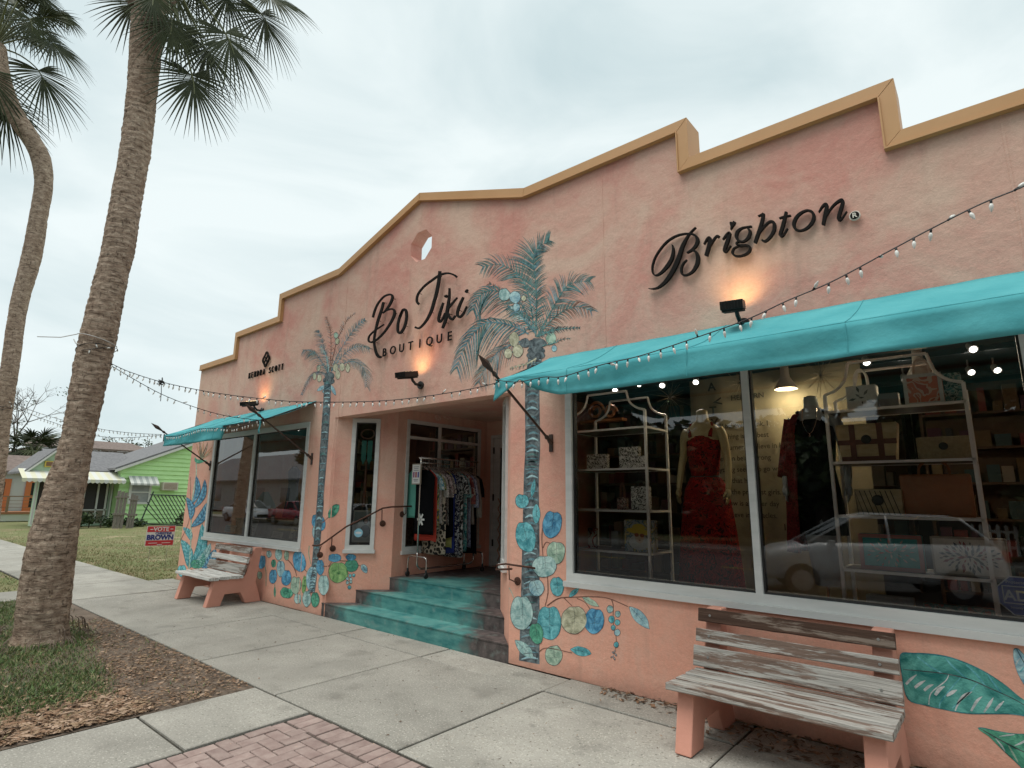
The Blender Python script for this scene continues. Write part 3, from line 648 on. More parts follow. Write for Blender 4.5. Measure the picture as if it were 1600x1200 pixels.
letter('letter', [[(965,555,12),(1010,500,26),(1045,480,34),(1020,570,38),(985,680,34),(1010,690,18),(1060,625,12)], [(1060,348,22),(1066,370,34),(1072,400,28),(1058,438,4)], [(1105,342,28),(1092,368,34),(1075,398,22)]], O1, K1, S1)
letter('letter', [[(1305,400,20),(1255,405,16),(1190,420,20),(1140,460,32),(1125,520,34),(1155,568,24),(1210,575,22),(1265,530,32),(1285,460,30),(1250,408,18)],
  [(1150,575,14),(1125,600,20),(1160,625,26),(1240,622,28),(1285,645,26),(1270,700,24),(1200,740,22),(1120,745,22),(1080,710,24),(1100,655,18),(1170,625,14)]], O1, K1, S1)
letter('letter', [[(320,270,12),(350,258,16),(382,240,20)], [(380,240,30),(372,300,34),(345,400,36),(310,500,36),(285,575,34)], [(322,480,14),(380,400,20),(450,335,24),(500,350,36),(500,430,34),(455,510,28),(400,555,24),(362,540,20)]], O2, K2, S1)
letter('letter', [[(640,220,26),(625,290,36),(595,400,36),(572,480,34),(602,490,20),(655,410,12)], [(560,295,12),(620,276,18),(692,262,14)]], O2, K2, S1)
letter('letter', [[(880,205,20),(935,225,30),(955,280,36),(930,350,34),(870,410,26),(800,435,20),(745,415,30),(727,360,36),(752,290,34),(810,232,26),(880,205,20)]], O2, K2, S1)
letter('letter', [[(1010,225,12),(1060,150,24),(1100,140,34),(1090,220,38),(1060,368,36)], [(1082,290,14),(1150,180,20),(1220,110,24),(1275,88,34),(1280,130,38),(1250,230,38),(1235,300,36),(1265,305,20),(1330,215,10)]], O2, K2, S1)
# registered mark: ringed disc with R
c = wall(1140+1422/7.273, 300+268/7.273, -.03); r_ = 0.038
b = MB(); b.lathe([(r_, 0), (r_, -.012), (r_*.84, -.013)], (c.x, -.02, c.z), 20, 0, 'y'); b.lathe([(r_*.8, 0), (r_*.8, -.004)], (c.x, -.034, c.z), 20, 1, 'y')
b.build('registered_mark', [mat('sign_cream', (.7, .65, .55), rough=.5), SIGNM], S1)
def font_mesh(txt, size, extr=0.0, align='CENTER', shear=0, xs=1.0, bold=0.0):
    cu = bpy.data.curves.new('txt', 'FONT'); cu.body = txt; cu.size = size; cu.extrude = extr; cu.align_x = align; cu.shear = shear; cu.resolution_u = 3; cu.offset = bold
    o = bpy.data.objects.new('txt', cu); COL.objects.link(o); dg = bpy.context.evaluated_depsgraph_get(); me = bpy.data.meshes.new_from_object(o.evaluated_get(dg))
    bpy.data.objects.remove(o); bpy.data.curves.remove(cu); me.transform(Matrix.Diagonal((xs, 1, 1, 1))); return me
def text(txt, size, loc, m, parent, rot=(math.pi/2, 0, 0), name='lettering', **kw):
    me = font_mesh(txt, size, **kw); me.materials.clear(); me.materials.append(m); me.name = name
    o = bpy.data.objects.new(name, me); COL.objects.link(o); o.parent = parent
    o.location = Vector(loc)-(WL.get(parent.name, Vector((0, 0, 0))) if parent else Vector((0, 0, 0))); o.rotation_euler = rot; return o
text('R', 0.055, (c.x, -.041, c.z-.019), MATS['sign_cream'], S1, extr=.001, name='letter', bold=.001)
S2 = thing('entrance_wall_sign', 'black handwritten-style sign reading Bo Tiki Boutique above the entrance', 'sign', (-5.7, 0, 3.9))
O3, K3 = (570, 410), 7.5
bo = [('letter', [[(215,465,26),(190,560,26),(150,680,26),(120,800,22),(105,900,22),(110,980,24),(130,1060,28),(160,1105,30),(192,1105,18)],
   [(90,645,20),(110,570,20),(150,480,18),(220,400,18),(290,375,20),(320,400,26),(300,470,26),(250,550,20),(205,595,14)],
   [(230,570,12),(300,545,18),(340,560,24),(340,620,28),(290,720,24),(220,820,20),(140,900,18),(70,935,18),(40,915,18),(50,860,14),(110,800,14),(220,725,10)]]),
  ('letter', [[(410,640,18),(440,560,24),(475,560,28),(485,640,28),(465,740,26),(420,820,26),(385,810,26),(385,720,26),(410,620,20),(440,552,18)]]),
  ('letter', [[(875,100,30),(865,200,34),(840,340,34),(810,450,32),(770,580,30),(710,690,24),(640,765,20),(600,765,24),(585,755,20)], [(630,490,24),(605,450,24),(620,370,20),(690,280,20),(780,210,22),(870,150,22),(960,125,20),(1040,145,22),(1075,172,22)]]),
  ('letter', [[(915,470,20),(880,580,28),(860,660,28),(872,695,24),(900,670,20),(935,590,12)], [(940,385,24),(945,400,30),(960,380,16)]]),
  ('letter', [[(988,300,18),(985,400,26),(965,540,34),(940,680,32),(905,770,24)], [(1080,410,14),(1020,480,22),(960,560,28),(985,635,30),(1020,665,26),(1060,620,16)]]),
  ('letter', [[(1150,405,22),(1100,520,30),(1080,600,28),(1105,640,26),(1150,600,22),(1190,512,14)], [(1180,355,24),(1190,332,30),(1205,318,14)]])]
for nm, st in bo: letter(nm, st, O3, K3, S2, y=-0.075, th=.016)
pp = []
for q in ((215,465),(150,680),(108,930),(320,420),(340,590),(70,930),(465,740),(420,820),(865,150),(770,580),(630,360),(600,765),(1040,150),(870,640),(985,600),(940,700),(1100,560),(1185,345)):
    w_ = wall(O3[0]+q[0]/K3, O3[1]+q[1]/K3, -.06); pp.append((w_.x, w_.z))
pins(S2, pp, -.062)
def sanstext(txt, x0, x1, z0, h, parent, y=-.03, bold=0.0, th=.006, xs=1.0, gap_at=None):
    n = len(txt)
    for i, ch in enumerate(txt):
        if ch == ' ': continue
        text(ch, h/0.69, (x0+(x1-x0)*i/(n-1), y, z0), SIGNM, parent, extr=th, name='letter', bold=bold, xs=xs)
sanstext('BOUTIQUE', -6.34, -5.03, 3.575, 0.115, S2, bold=.0015)
S3 = thing('jewellery_wall_sign', 'small dark sign with a lattice emblem over the words Kendra Scott above the far awning', 'sign', (-9.8, 0, 3.9))
GLY = {'K': [[(0,0),(0,1)],[(.62,1),(.05,.48)],[(.2,.6),(.66,0)]], 'E': [[(.58,1),(0,1),(0,0),(.58,0)],[(0,.52),(.5,.52)]], 'N': [[(0,0),(0,1),(.66,0),(.66,1)]], 'D': [[(0,0),(0,1),(.3,1),(.62,.8),(.7,.5),(.62,.2),(.3,0),(0,0.001)]],
 'R': [[(0,0),(0,1),(.4,1),(.6,.86),(.6,.64),(.4,.5),(0,.5)],[(.3,.5),(.64,0)]], 'A': [[(0,0),(.36,1),(.72,0)],[(.13,.34),(.59,.34)]], 'S': [[(.58,.86),(.44,.98),(.2,1),(.04,.86),(.06,.66),(.3,.53),(.54,.4),(.62,.2),(.48,.03),(.2,0),(0,.14)]],
 'C': [[(.68,.84),(.5,.98),(.26,.98),(.06,.8),(0,.5),(.06,.2),(.26,.02),(.5,.02),(.68,.16)]], 'O': [[(.38,1),(.1,.86),(0,.5),(.1,.14),(.38,0),(.66,.14),(.76,.5),(.66,.86),(.38,1.0)]], 'T': [[(0,1),(.66,1)],[(.33,1),(.33,0)]]}
def glyphs(txt, x0, x1, z0, h, w, parent, y=-.028, th=.02):
    n = len(txt)
    for i, ch in enumerate(txt):
        if ch == ' ': continue
        X0 = x0+(x1-x0)*i/(n-1)-.033; b = MB()
        for q, pl_ in enumerate(GLY[ch]):
            pts = [(X0+px_*h*.74, z0+pz_*h, w) for px_, pz_ in pl_]; yy = y-.0008*q
            for a_, c_ in zip(pts, pts[1:]):
                d = Vector((c_[0]-a_[0], 0, c_[1]-a_[1])); L_ = d.length; d.normalize(); yy -= .00015
                b.obox(((a_[0]+c_[0])/2, yy+th/2, (a_[1]+c_[1])/2), d, Vector((-d.z, 0, d.x)), Vector((0, 1, 0)), L_/2+w*.35, w/2, th/2)
        b.build('letter', SIGNM, parent)
glyphs('KENDRA SCOTT', -10.40, -9.20, 3.785, .098, .0105, S3)
cx, cz = -9.81, 4.055
b = MB()
def ring2(cx, cz, rx, rz, w, k, y=-.035, n=28, pinch=0.0, b=b):
    rg = []
    for i in range(n+1):
        a = 2*math.pi*i/n; f = 1-pinch*math.sin(2*a)**2
        for_ = []
        for rr, yy in ((1+w, y), (1-w, y), (1-w, y+.02), (1+w, y+.02)): for_.append((cx+rx*math.cos(a)*f*rr, yy-.0008*k, cz+rz*math.sin(a)*f*rr))
        rg.append(for_)
    b.rings(rg, cap=False)
ring2(cx, cz, .13, .14, .06, 0, pinch=.25); ring2(cx, cz+.062, .05, .05, .12, 1, pinch=.1); ring2(cx, cz-.062, .05, .05, .12, 2, pinch=.1); ring2(cx-.055, cz, .045, .05, .12, 3, pinch=.1); ring2(cx+.055, cz, .045, .05, .12, 4, pinch=.1)
b.build('emblem', SIGNM, S3)
# ================================================================== HANDRAILS
RUST = mat('rusty_iron', (0.10, 0.035, 0.018), (0.045, 0.02, 0.013), sc=25, rough=0.8, bump=.3)
HR = thing('handrail', 'rusty brown iron handrail rising along the left side of the entrance steps', 'handrail', (-7.2, 0.2, 1.1))
o_ = 0.085
rail = [splay(488, 852, .13), splay(494, 853, .11), splay(502, 851, o_), splay(541, 823, o_), splay(575, 806, o_), splay(598, 794, o_), splay(612, 792, o_)]
rail += [Vector((-6.81+o_, .72, rail[-1].z+.005)), Vector((-6.81+o_, .95, rail[-1].z+.01))]
b = MB(); b.tube(rail, .012, 8); b.build('rail', RUST, HR, smooth=True)
def flange(pxpy, railp, parent, P=splay, N=SPN, drop=True):
    c = P(*pxpy, 0.0) if P is splay else pxpy
    b = MB(); R0 = Matrix.Translation(c) @ N.to_track_quat('Z', 'Y').to_matrix().to_4x4()
    prof = [(.045, 0), (.045, .008), (.03, .014), (.012, .018)]
    b.rings([[R0 @ Vector((r*math.cos(2*math.pi*k/14), r*math.sin(2*math.pi*k/14), h)) for k in range(14)] for r, h in prof])
    e_ = c+N*o_; b.tube([c+N*.01, e_-N*.02, e_+Vector((0, 0, .02)), Vector(railp)], .007, 6); b.build('bracket', RUST, parent)
for pp_, rp_ in (((520, 857), (519, 838)), ((598, 818), (597, 796))): flange(pp_, splay(*rp_, o_), HR)
flange((500, 867), splay(502, 853, o_), HR)
cc = Vector((-6.81, .80, rail[-1].z-.12)); flange(cc, Vector((-6.81+o_, .80, rail[-1].z)), HR, P=None, N=Vector((1, 0, 0)))
HR2 = thing('handrail', 'rusty iron handrail end on the right pillar of the entrance', 'handrail', (-3.95, -0.05, 0.95))
def wq(px, py, y): return wall(px, py, y)
b = MB(); b.tube([wq(836, 888, -.03), wq(826, 886, -.09), wq(810, 884, -.10), wq(790, 881, -.10), wq(776, 883, -.10), wq(775, 890, -.10), wq(800, 889, -.085)], .010, 8); b.build('rail', RUST, HR2, smooth=True)
cpt = wq(809, 908, 0.0); b = MB(); b.lathe([(.042, 0), (.042, -.008), (.03, -.014), (.01, -.018)], (cpt.x, 0, cpt.z), 14, 0, 'y')
b.tube([(cpt.x, -.012, cpt.z), (cpt.x, -.05, cpt.z), tuple(wq(796, 905, -.09)), tuple(wq(795, 884, -.1))], .007, 6); b.build('bracket', RUST, HR2)
# ================================================================== MURAL PAINTED ON THE WALL
def paint(name, c1, c2, sc=11): return mat(name, tuple(c*.72 for c in c1), tuple(min(.75, c*1.18+.03) for c in c2), sc=sc, rough=0.8, dist=1.2, bump=.5, bsc=80, bdist=.008, lo=.34, hi=.66, spec=.2, rnd=.08)
PT = dict(
 ink=paint('paint_ink', (0.035, 0.04, 0.05), (0.09, 0.10, 0.11)), blue=paint('paint_blue', (0.05, 0.22, 0.42), (0.13, 0.40, 0.58)), teal=paint('paint_teal', (0.05, 0.30, 0.36), (0.17, 0.50, 0.54)),
 lblue=paint('paint_lightblue', (0.20, 0.42, 0.55), (0.42, 0.62, 0.68)), sage=paint('paint_sage', (0.26, 0.43, 0.33), (0.45, 0.58, 0.45)), green=paint('paint_green', (0.04, 0.25, 0.17), (0.12, 0.42, 0.27)),
 lgreen=paint('paint_lightgreen', (0.12, 0.36, 0.12), (0.33, 0.52, 0.20)), pale=paint('paint_paleteal', (0.24, 0.47, 0.47), (0.45, 0.62, 0.58)), dteal=paint('paint_darkteal', (0.02, 0.14, 0.17), (0.05, 0.26, 0.28)),
 cream=paint('paint_cream', (0.42, 0.42, 0.28), (0.60, 0.58, 0.42)), brown=paint('paint_brown', (0.16, 0.07, 0.05), (0.24, 0.12, 0.08)), frond=paint('paint_frond', (0.045, 0.12, 0.12), (0.12, 0.26, 0.25)),
 frond2=paint('paint_frond_blue', (0.06, 0.16, 0.20), (0.18, 0.33, 0.37)), stone=paint('paint_trunk', (0.05, 0.065, 0.075), (0.15, 0.19, 0.20)), hi=paint('paint_highlight', (0.45, 0.55, 0.55), (0.60, 0.66, 0.64)),
 rust=paint('paint_rust', (0.50, 0.19, 0.10), (0.60, 0.27, 0.15)), yellow=paint('paint_yellow', (0.55, 0.40, 0.05), (0.62, 0.50, 0.15)))
def wallM(off): return lambda px, py: wall(px, py, -off)
def splayM(off): return lambda px, py: splay(px, py, off)
LAY = [0.0]
def layer():
    LAY[0] += 0.00012
    return 0.0010+(LAY[0] % 0.003)
def blob(cx, cy, rx, ry, rot, n=26, wob=0.05, tip=0.0, notch=0.0, k=1.0, seed=0):
    out = []
    for i in range(n):
        a = 2*math.pi*i/n; r = 1+wob*noise.noise(Vector((math.cos(a)*1.5+seed, math.sin(a)*1.5, seed)))*2
        x, y = rx*math.cos(a)*r*k, ry*math.sin(a)*r*k
        if tip: x *= (1-abs(math.sin(a))**1.0*tip) if False else 1; x *= max(0.02, 1-tip*abs(math.sin(a))**3)
        if notch: y += notch*ry*math.exp(-((a-math.pi*1.5)/0.25)**2)*k
        c, s_ = math.cos(rot), math.sin(rot); out.append((cx+x*c-y*s_, cy+x*s_+y*c))
    return out
def pleaf(parent, org, sc, cx, cy, rx, ry, rot=0, col='teal', surf=wallM, tip=0.0, notch=0.15, veins=True, name='painted_leaf', dark='ink', vein='ink'):
    rot = math.radians(rot); sd = random.random()*50; l = layer(); b = MB(); mats = [PT[dark], PT[col], PT[vein], PT['hi']]
    f = lambda pts, off: [surf(off)(org[0]+x/sc, org[1]+y/sc) for x, y in pts]
    rim = 4.5/max(rx, ry)*(sc/7 if sc > 5 else .7)
    b.flat(f(blob(cx, cy, rx, ry, rot, tip=tip, notch=notch, seed=sd), l), 0)
    b.flat(f(blob(cx, cy, rx, ry, rot, tip=tip, notch=notch, k=1-rim, seed=sd), l+.0006), 1)
    # brushed highlight on one side
    b.flat(f(blob(cx-rx*.25*math.cos(rot), cy-rx*.25-ry*.15, rx*.3, ry*.42, rot+.3, tip=.3, seed=sd+3), l+.0009), 3 if random.random() < .0 else 1)
    if veins:
        c, s_ = math.cos(rot), math.sin(rot); T = lambda x, y: (cx+x*c-y*s_, cy+x*s_+y*c)
        w = max(1.6, 2.2*sc/6)
        p = [(*T(0, -ry*.8), w*1.3), (*T(rx*.05, -ry*.1), w), (*T(0, ry*.6), w*.3)]
        stroke(b, p, org, sc, surf(l+.0012), None, 4, mi=2)
        for q, sgn in ((-.35, 1), (-.25, -1), (.1, 1), (.15, -1)):
            stroke(b, [(*T(0, ry*q), w*.9), (*T(sgn*rx*.3, ry*(q+.1)), w*.7), (*T(sgn*rx*.62, ry*(q+.05)), w*.2)], org, sc, surf(l+.0013), None, 3, mi=2)
    return b.build(name, mats, parent)
def pstem(parent, org, sc, pts, w, col='brown', surf=wallM, name='painted_stem'):
    b = MB(); P = [(*p, w*(1-.5*i/len(pts))) for i, p in enumerate(pts)]; stroke(b, P, org, sc, surf(layer()), None, 5); return b.build(name, PT[col], parent)
def pberries(parent, org, sc, pts, surf=wallM):
    for x, y, r in pts: pleaf(parent, org, sc, x, y, r, r*1.15, 0, random.choice(['lblue', 'teal', 'pale']), surf, veins=False, notch=0, name='painted_berry')
def pfrond(parent, org, sc, rach, ll, lr, n, cols, grav=0.5, w=7, surf=wallM, name='painted_frond', droop=(0, 1)):
    """rachis polyline with leaflet strokes on both sides"""
    b = MB(); l = layer(); P = [p for p in spline([(*q, 1) for q in rach], 12)]; N = len(P)
    n = int(n*1.1); w *= .92; grav = grav*1.15+.35
    for k in range(n):
        t = 0.06+0.94*k/(n-1); i = min(N-2, int(t*(N-1))); p = P[i][:2]; d = P[i+1][:2]-P[i][:2]; d = d/(np.hypot(*d) or 1)
        for sgn, LL in ((1, ll), (-1, lr)):
            L = LL*1.42*(0.35+0.65*math.sin(math.pi*min(1, .18+t*.80)))*random.uniform(.8, 1.12)
            if L < 3: continue
            nx_, ny_ = -d[1]*sgn, d[0]*sgn; dirn = np.array([nx_, ny_])*.75+d*.75; dirn /= np.hypot(*dirn)
            g = np.array(droop)*grav; e1 = p+dirn*L*.5+g*L*.10; e2 = p+dirn*L+g*L*.42
            wd = w*random.uniform(.7, 1.15)
            stroke(b, [(*p, wd), (*e1, wd*.8), (*e2, wd*.15)], org, sc, surf(l+random.choice((0, .0004, .0008))), None, 3, mi=random.randrange(len(cols)))
    rw = [(*P[i][:2], w*1.6*(1-.8*i/N)) for i in range(0, N, 4)]; stroke(b, rw, org, sc, surf(l+.0012), None, 3, mi=0)
    return b.build(name, [PT[c_] for c_ in cols], parent)
def ptrunk(parent, left, right, n, surf=wallM, gold=None):
    """left/right pixel polylines top to bottom; painted rings"""
    b = MB(); l = layer(); L = spline([(*p, 1) for p in left], 30); R_ = spline([(*p, 1) for p in right], 30); m = min(len(L), len(R_))
    LL = [surf(l)(*L[i][:2]) for i in range(m)]; RR = [surf(l)(*R_[i][:2]) for i in range(m)]
    b.add(LL+RR, [(i, i+1, m+i+1, m+i) for i in range(m-1)], 0)
    for k in range(n):
        i = int((k+.5)/n*(m-1)); a, c = L[i][:2], R_[i][:2]; W_ = c[0]-a[0]; H = max(2.4, (L[-1][1]-L[0][1])/n*.60)
        x0, x1 = a[0]+W_*random.uniform(.06, .2), c[0]-W_*random.uniform(.06, .22); y = a[1]; s_ = random.choice((1, 1, -1))
        col = gold if (gold and k in (1, 2)) else random.choice((1, 1, 2, 3))
        stroke(b, [(x0, y+H*.4, H*.2), ((x0+x1)/2, y-H*.35*s_, H*random.uniform(.4, .8)), (x1, y+H*.3, H*.2)], (0, 0), 1, surf(l+.0007), None, 3, mi=col)
        stroke(b, [(x0, y+H*.9, .8), ((x0+x1)/2, y+H*.5, 1.1), (x1, y+H*.9, .6)], (0, 0), 1, surf(l+.0009), None, 3, mi=4)
    return b.build('painted_trunk', [PT['stone'], PT['frond2'], PT['lblue'], PT['frond'], PT['ink'], PT['yellow']], parent)
def group_part(name, x, z, label=None):
    o = bpy.data.objects.new(name, None); COL.objects.link(o); o.parent = B; o.empty_display_size = .1
    o.location = Vector((x, 0, z))-WL[B.name]; WL[o.name] = Vector((x, 0, z))
    if label: o['label'] = label
    return o
# --- near palm
G1 = group_part('painted_palm', -3.9, 1.5, 'tall painted palm left of the wide shop window')
o5, s5 = (700, 360), 5.0
ptrunk(G1, [(826,540),(824,570),(820.5,606),(820.5,700),(818.5,745),(816,850),(814,930),(811,1032)], [(848,540),(846,570),(843,606),(844,700),(842,745),(843,850),(843,950),(843,1038)], 60, gold=5)
FC = ['frond', 'frond', 'frond2', 'frond']
pfrond(G1, o5, s5, [(640,700),(560,560),(470,500),(320,410)], 60, 70, 20, ['frond', 'brown', 'frond2'], .6, 6)
pfrond(G1, o5, s5, [(670,760),(640,560),(590,400),(520,320),(400,265),(270,285)], 150, 105, 34, FC, .35, 7)
pfrond(G1, o5, s5, [(640,780),(540,600),(440,500),(330,470),(240,520),(195,620)], 110, 150, 36, FC, .9, 7)
pfrond(G1, o5, s5, [(630,810),(540,760),(420,725),(300,725),(200,800),(120,930),(65,1080)], 105, 150, 40, ['frond2', 'frond', 'frond', 'frond2'], 1.0, 8)
pfrond(G1, o5, s5, [(580,860),(480,900),(390,950),(330,1030),(270,1110),(240,1190)], 90, 95, 26, ['frond2', 'frond', 'brown'], .8, 6)
pfrond(G1, o5, s5, [(700,820),(800,640),(870,520),(950,420),(1110,395)], 110, 160, 34, FC, .5, 7)
pfrond(G1, o5, s5, [(700,830),(790,720),(900,630),(1010,595),(1120,630)], 60, 130, 28, ['frond', 'frond2', 'brown'], .9, 6)
pfrond(G1, o5, s5, [(685,830),(690,640),(690,480),(675,330),(665,230),(690,150),(790,75)], 95, 185, 52, FC, .25, 8)
pfrond(G1, o5, s5, [(690,830),(790,790),(880,770),(1030,760)], 25, 38, 16, ['frond', 'ink'], .3, 10)
pfrond(G1, o5, s5, [(740,900),(830,880),(890,850),(950,845)], 14, 30, 8, ['frond', 'brown'], .5, 6)
pfrond(G1, o5, s5, [(680,800),(600,700),(540,640),(470,600)], 60, 60, 18, ['frond2', 'pale', 'frond'], .5, 9)
pfrond(G1, o5, s5, [(690,1000),(620,1040),(550,1060),(490,1075)], 22, 22, 8, ['cream', 'frond'], .6, 8)
for a in ((700,880,75,36,0),(600,880,40,38,0),(690,940,70,30,0),(660,980,50,28,10),(720,975,40,30,0)): pleaf(G1, o5, s5, a[0], a[1], a[2], a[3], a[4], 'stone', veins=False, notch=0, name='painted_husk')
for x, y, rx, ry, c_ in ((440,500,45,50,'pale'),(525,522,45,50,'lblue'),(535,600,28,33,'lblue'),(592,530,20,24,'cream'),(515,850,40,60,'cream'),(545,940,44,52,'cream'),(470,962,32,42,'cream'),(805,845,42,50,'sage'),(830,922,22,27,'lblue')):
    pleaf(G1, o5, s5, x, y, rx, ry, 0, c_, veins=False, notch=0, name='painted_coconut')
o4, s4 = (780, 740), 3.872
pstem(G1, o4, s4, [(262,330),(258,400),(265,500)], 7); pstem(G1, o4, s4, [(265,450),(285,415),(320,430)], 6); pstem(G1, o4, s4, [(292,620),(295,720),(278,800)], 7); pstem(G1, o4, s4, [(60,690),(80,730),(95,780)], 5, 'sage')
pstem(G1, o4, s4, [(290,800),(360,755),(450,748),(560,745),(660,755),(780,805)], 8); pstem(G1, o4, s4, [(680,765),(690,800),(690,900),(708,1000),(700,1080)], 5)
pstem(G1, o4, s4, [(470,755),(520,780),(555,830)], 5); pstem(G1, o4, s4, [(240,1080),(290,1055),(440,1085)], 6); pstem(G1, o4, s4, [(390,750),(440,800)], 5)
for a in ((138,165,42,46,0,'teal'),(205,88,13,58,10,'teal',.5),(224,245,24,62,0,'teal',.4),(320,305,60,87,8,'blue'),(160,382,60,98,-12,'teal'),(345,475,56,70,0,'sage'),(275,560,75,70,0,'pale'),(224,690,48,54,-20,'lblue'),(350,680,42,62,-5,'teal'),
          (575,890,60,82,5,'blue'),(452,885,78,90,0,'cream'),(225,965,42,66,-10,'green'),(138,840,70,108,0,'pale'),(302,900,73,108,0,'teal'),(330,1100,52,64,0,'sage'),(152,1062,32,78,-45,'pale',.7),(495,1075,28,66,-78,'teal',.5),(452,720,16,42,48,'teal',.6),(553,776,18,58,-62,'sage',.6),(848,870,34,92,-42,'lblue',.75)):
    pleaf(G1, o4, s4, a[0], a[1], a[2], a[3], a[4], a[5], tip=a[6] if len(a) > 6 else 0, notch=0 if len(a) > 6 else .15)
pberries(G1, o4, s4, [(670,820,21),(717,850,18),(680,882,20),(715,900,17),(690,932,15),(714,962,19),(708,1035,16)])
for k in range(9): pleaf(G1, o4, s4, 690+random.uniform(-18, 18), 1075+k*6, 5, 6, 0, 'hi', veins=False, notch=0, name='painted_dot')
# --- faint stencilled flowers above the entrance side window
G5 = group_part('painted_flowers', -6.81, 2.9, 'faint pale flower paintings above the entrance side window')
PT['faint'] = paint('paint_faint_flower', (0.86, 0.52, 0.42), (0.80, 0.50, 0.42)); EM = lambda off: (lambda px, py: onplane(px, py, (-6.81+off, 0, 0), (1, 0, 0)))
for fx_, fy_, fr_ in ((700, 648, 9), (722, 644, 8), (735, 652, 7), (749, 646, 7), (684, 653, 6)):
    for k in range(5): a = k*1.257+fx_; pleaf(G5, (0, 0), 1, fx_+fr_*.55*math.cos(a), fy_+fr_*.5*math.sin(a), fr_*.42, fr_*.36, 0, 'faint', EM, veins=False, notch=0, name='painted_petal', dark='faint')
# --- far palm and sea-grape leaves
G2 = group_part('painted_palm', -7.9, 1.5, 'slimmer painted palm right of the far shop window')
o6, s6 = (460, 480), 8.57
ptrunk(G2, [(506,597),(505,626),(500,700),(496,770),(494,796),(487,882),(483,900),(481,925)], [(517,597),(516.5,626),(512,700),(506,770),(505,796),(497,882),(495,900),(492,925)], 44)
F2 = ['frond2', 'frond', 'frond']
for r_, a_, b_, n_, cs, gv in (([(450,880),(380,760),(300,640),(230,590),(120,578)], 70, 95, 24, F2, .9), ([(450,870),(420,640),(370,450),(315,310)], 60, 95, 26, F2, .6), ([(470,860),(490,600),(485,350),(460,240),(425,130)], 45, 50, 20, ['brown', 'frond'], .2),
      ([(480,850),(560,480),(640,300),(700,180),(815,80)], 20, 65, 20, ['brown', 'frond2'], .5), ([(490,860),(600,600),(740,380),(850,240),(945,170)], 70, 105, 32, F2, .45), ([(500,860),(600,700),(740,570),(870,520),(1000,560)], 70, 110, 28, F2, .9),
      ([(520,830),(680,745),(800,730),(900,790),(950,900),(965,1060)], 60, 115, 26, F2, 1.0), ([(430,900),(330,870),(240,910),(160,1030),(100,1170)], 40, 35, 22, ['stone', 'frond2'], .6), ([(460,860),(440,700),(400,600),(350,520)], 50, 50, 16, ['pale', 'frond2'], .5)):
    pfrond(G2, o6, s6, r_, a_, b_, n_, cs, gv, 7)
for x, y, rx, ry in ((470,920,70,55),(430,980,50,40),(490,990,50,40),(440,1030,36,36)): pleaf(G2, o6, s6, x, y, rx, ry, 0, 'stone', veins=False, notch=0, name='painted_husk')
for a in ((370,1080,26,80,60),(520,1110,24,80,-25),(430,1130,60,40,0)): pleaf(G2, o6, s6, a[0], a[1], a[2], a[3], a[4], 'lblue', veins=False, notch=0, tip=.4, name='painted_husk')
for x, y, rx, ry in ((555,375,30,42),(575,455,32,46),(325,815,28,46),(270,925,24,52),(335,950,32,54),(550,810,38,58),(640,800,36,58),(715,815,32,64),(580,905,34,64)): pleaf(G2, o6, s6, x, y, rx, ry, 0, 'cream' if y > 400 else 'sage', veins=False, notch=0, name='painted_coconut')
o3, s3 = (390, 850), 7.619
for p_, w_, c_ in (([(455,190),(500,240),(540,310),(560,380)], 12, 'brown'), ([(640,290),(680,330),(700,380)], 10, 'brown'), ([(180,250),(195,330),(195,500)], 8, 'green'), ([(300,480),(300,560)], 8, 'green'), ([(340,230),(390,170)], 8, 'sage'), ([(605,720),(610,620),(600,560)], 10, 'sage'), ([(710,20),(705,120),(730,240)], 8, 'green')):
    pstem(G2, o3, s3, p_, w_, c_)
for a in ((148,215,42,85,8,'blue'),(120,370,30,50,0,'sage'),(230,120,32,46,-10,'pale'),(345,120,44,76,0,'pale'),(440,135,30,60,0,'sage'),(285,230,30,50,0,'green'),(370,290,50,104,0,'lblue'),(280,385,47,92,5,'blue'),(437,400,60,98,5,'blue'),(440,580,80,66,20,'green'),
          (550,490,66,112,5,'sage'),(570,650,42,66,0,'pale'),(590,205,78,132,-10,'blue'),(650,480,26,112,5,'lgreen'),(840,275,50,92,0,'blue'),(735,400,60,146,8,'lblue'),(880,485,65,128,0,'pale'),(680,650,52,100,0,'pale'),(780,660,50,92,0,'green'),(300,570,14,66,0,'green',.4),
          (820,-255,80,115,-20,'blue'),(795,-140,52,95,0,'lblue')):
    pleaf(G2, o3, s3, a[0], a[1], a[2], a[3], a[4], a[5], tip=a[6] if len(a) > 6 else 0)
# on the angled entrance wall
for p_, w_ in (([(870,265),(940,262),(975,215)], 12), ([(940,262),(1020,270)], 10), ([(1070,200),(1180,205)], 12), ([(1290,250),(1330,265)], 8), ([(1170,340),(1190,380),(1190,500)], 6), ([(865,-250),(940,-320)], 10)): pstem(G2, o3, s3, p_, w_, 'brown', splayM)
for a in ((1010,165,80,52,0,'blue'),(1205,158,62,44,0,'blue'),(1215,258,82,78,0,'green'),(1055,335,118,128,0,'lgreen'),(1365,292,36,62,-30,'lblue',.4),(1000,-395,50,105,35,'green',.4)):
    pleaf(G2, o3, s3, a[0], a[1], a[2], a[3], a[4], a[5], splayM, tip=a[6] if len(a) > 6 else 0)
pberries(G2, o3, s3, [(1240,372,20),(1197,376,20),(1165,412,20),(1205,420,18),(1165,460,20),(1205,452,18),(1187,515,22)], splayM)
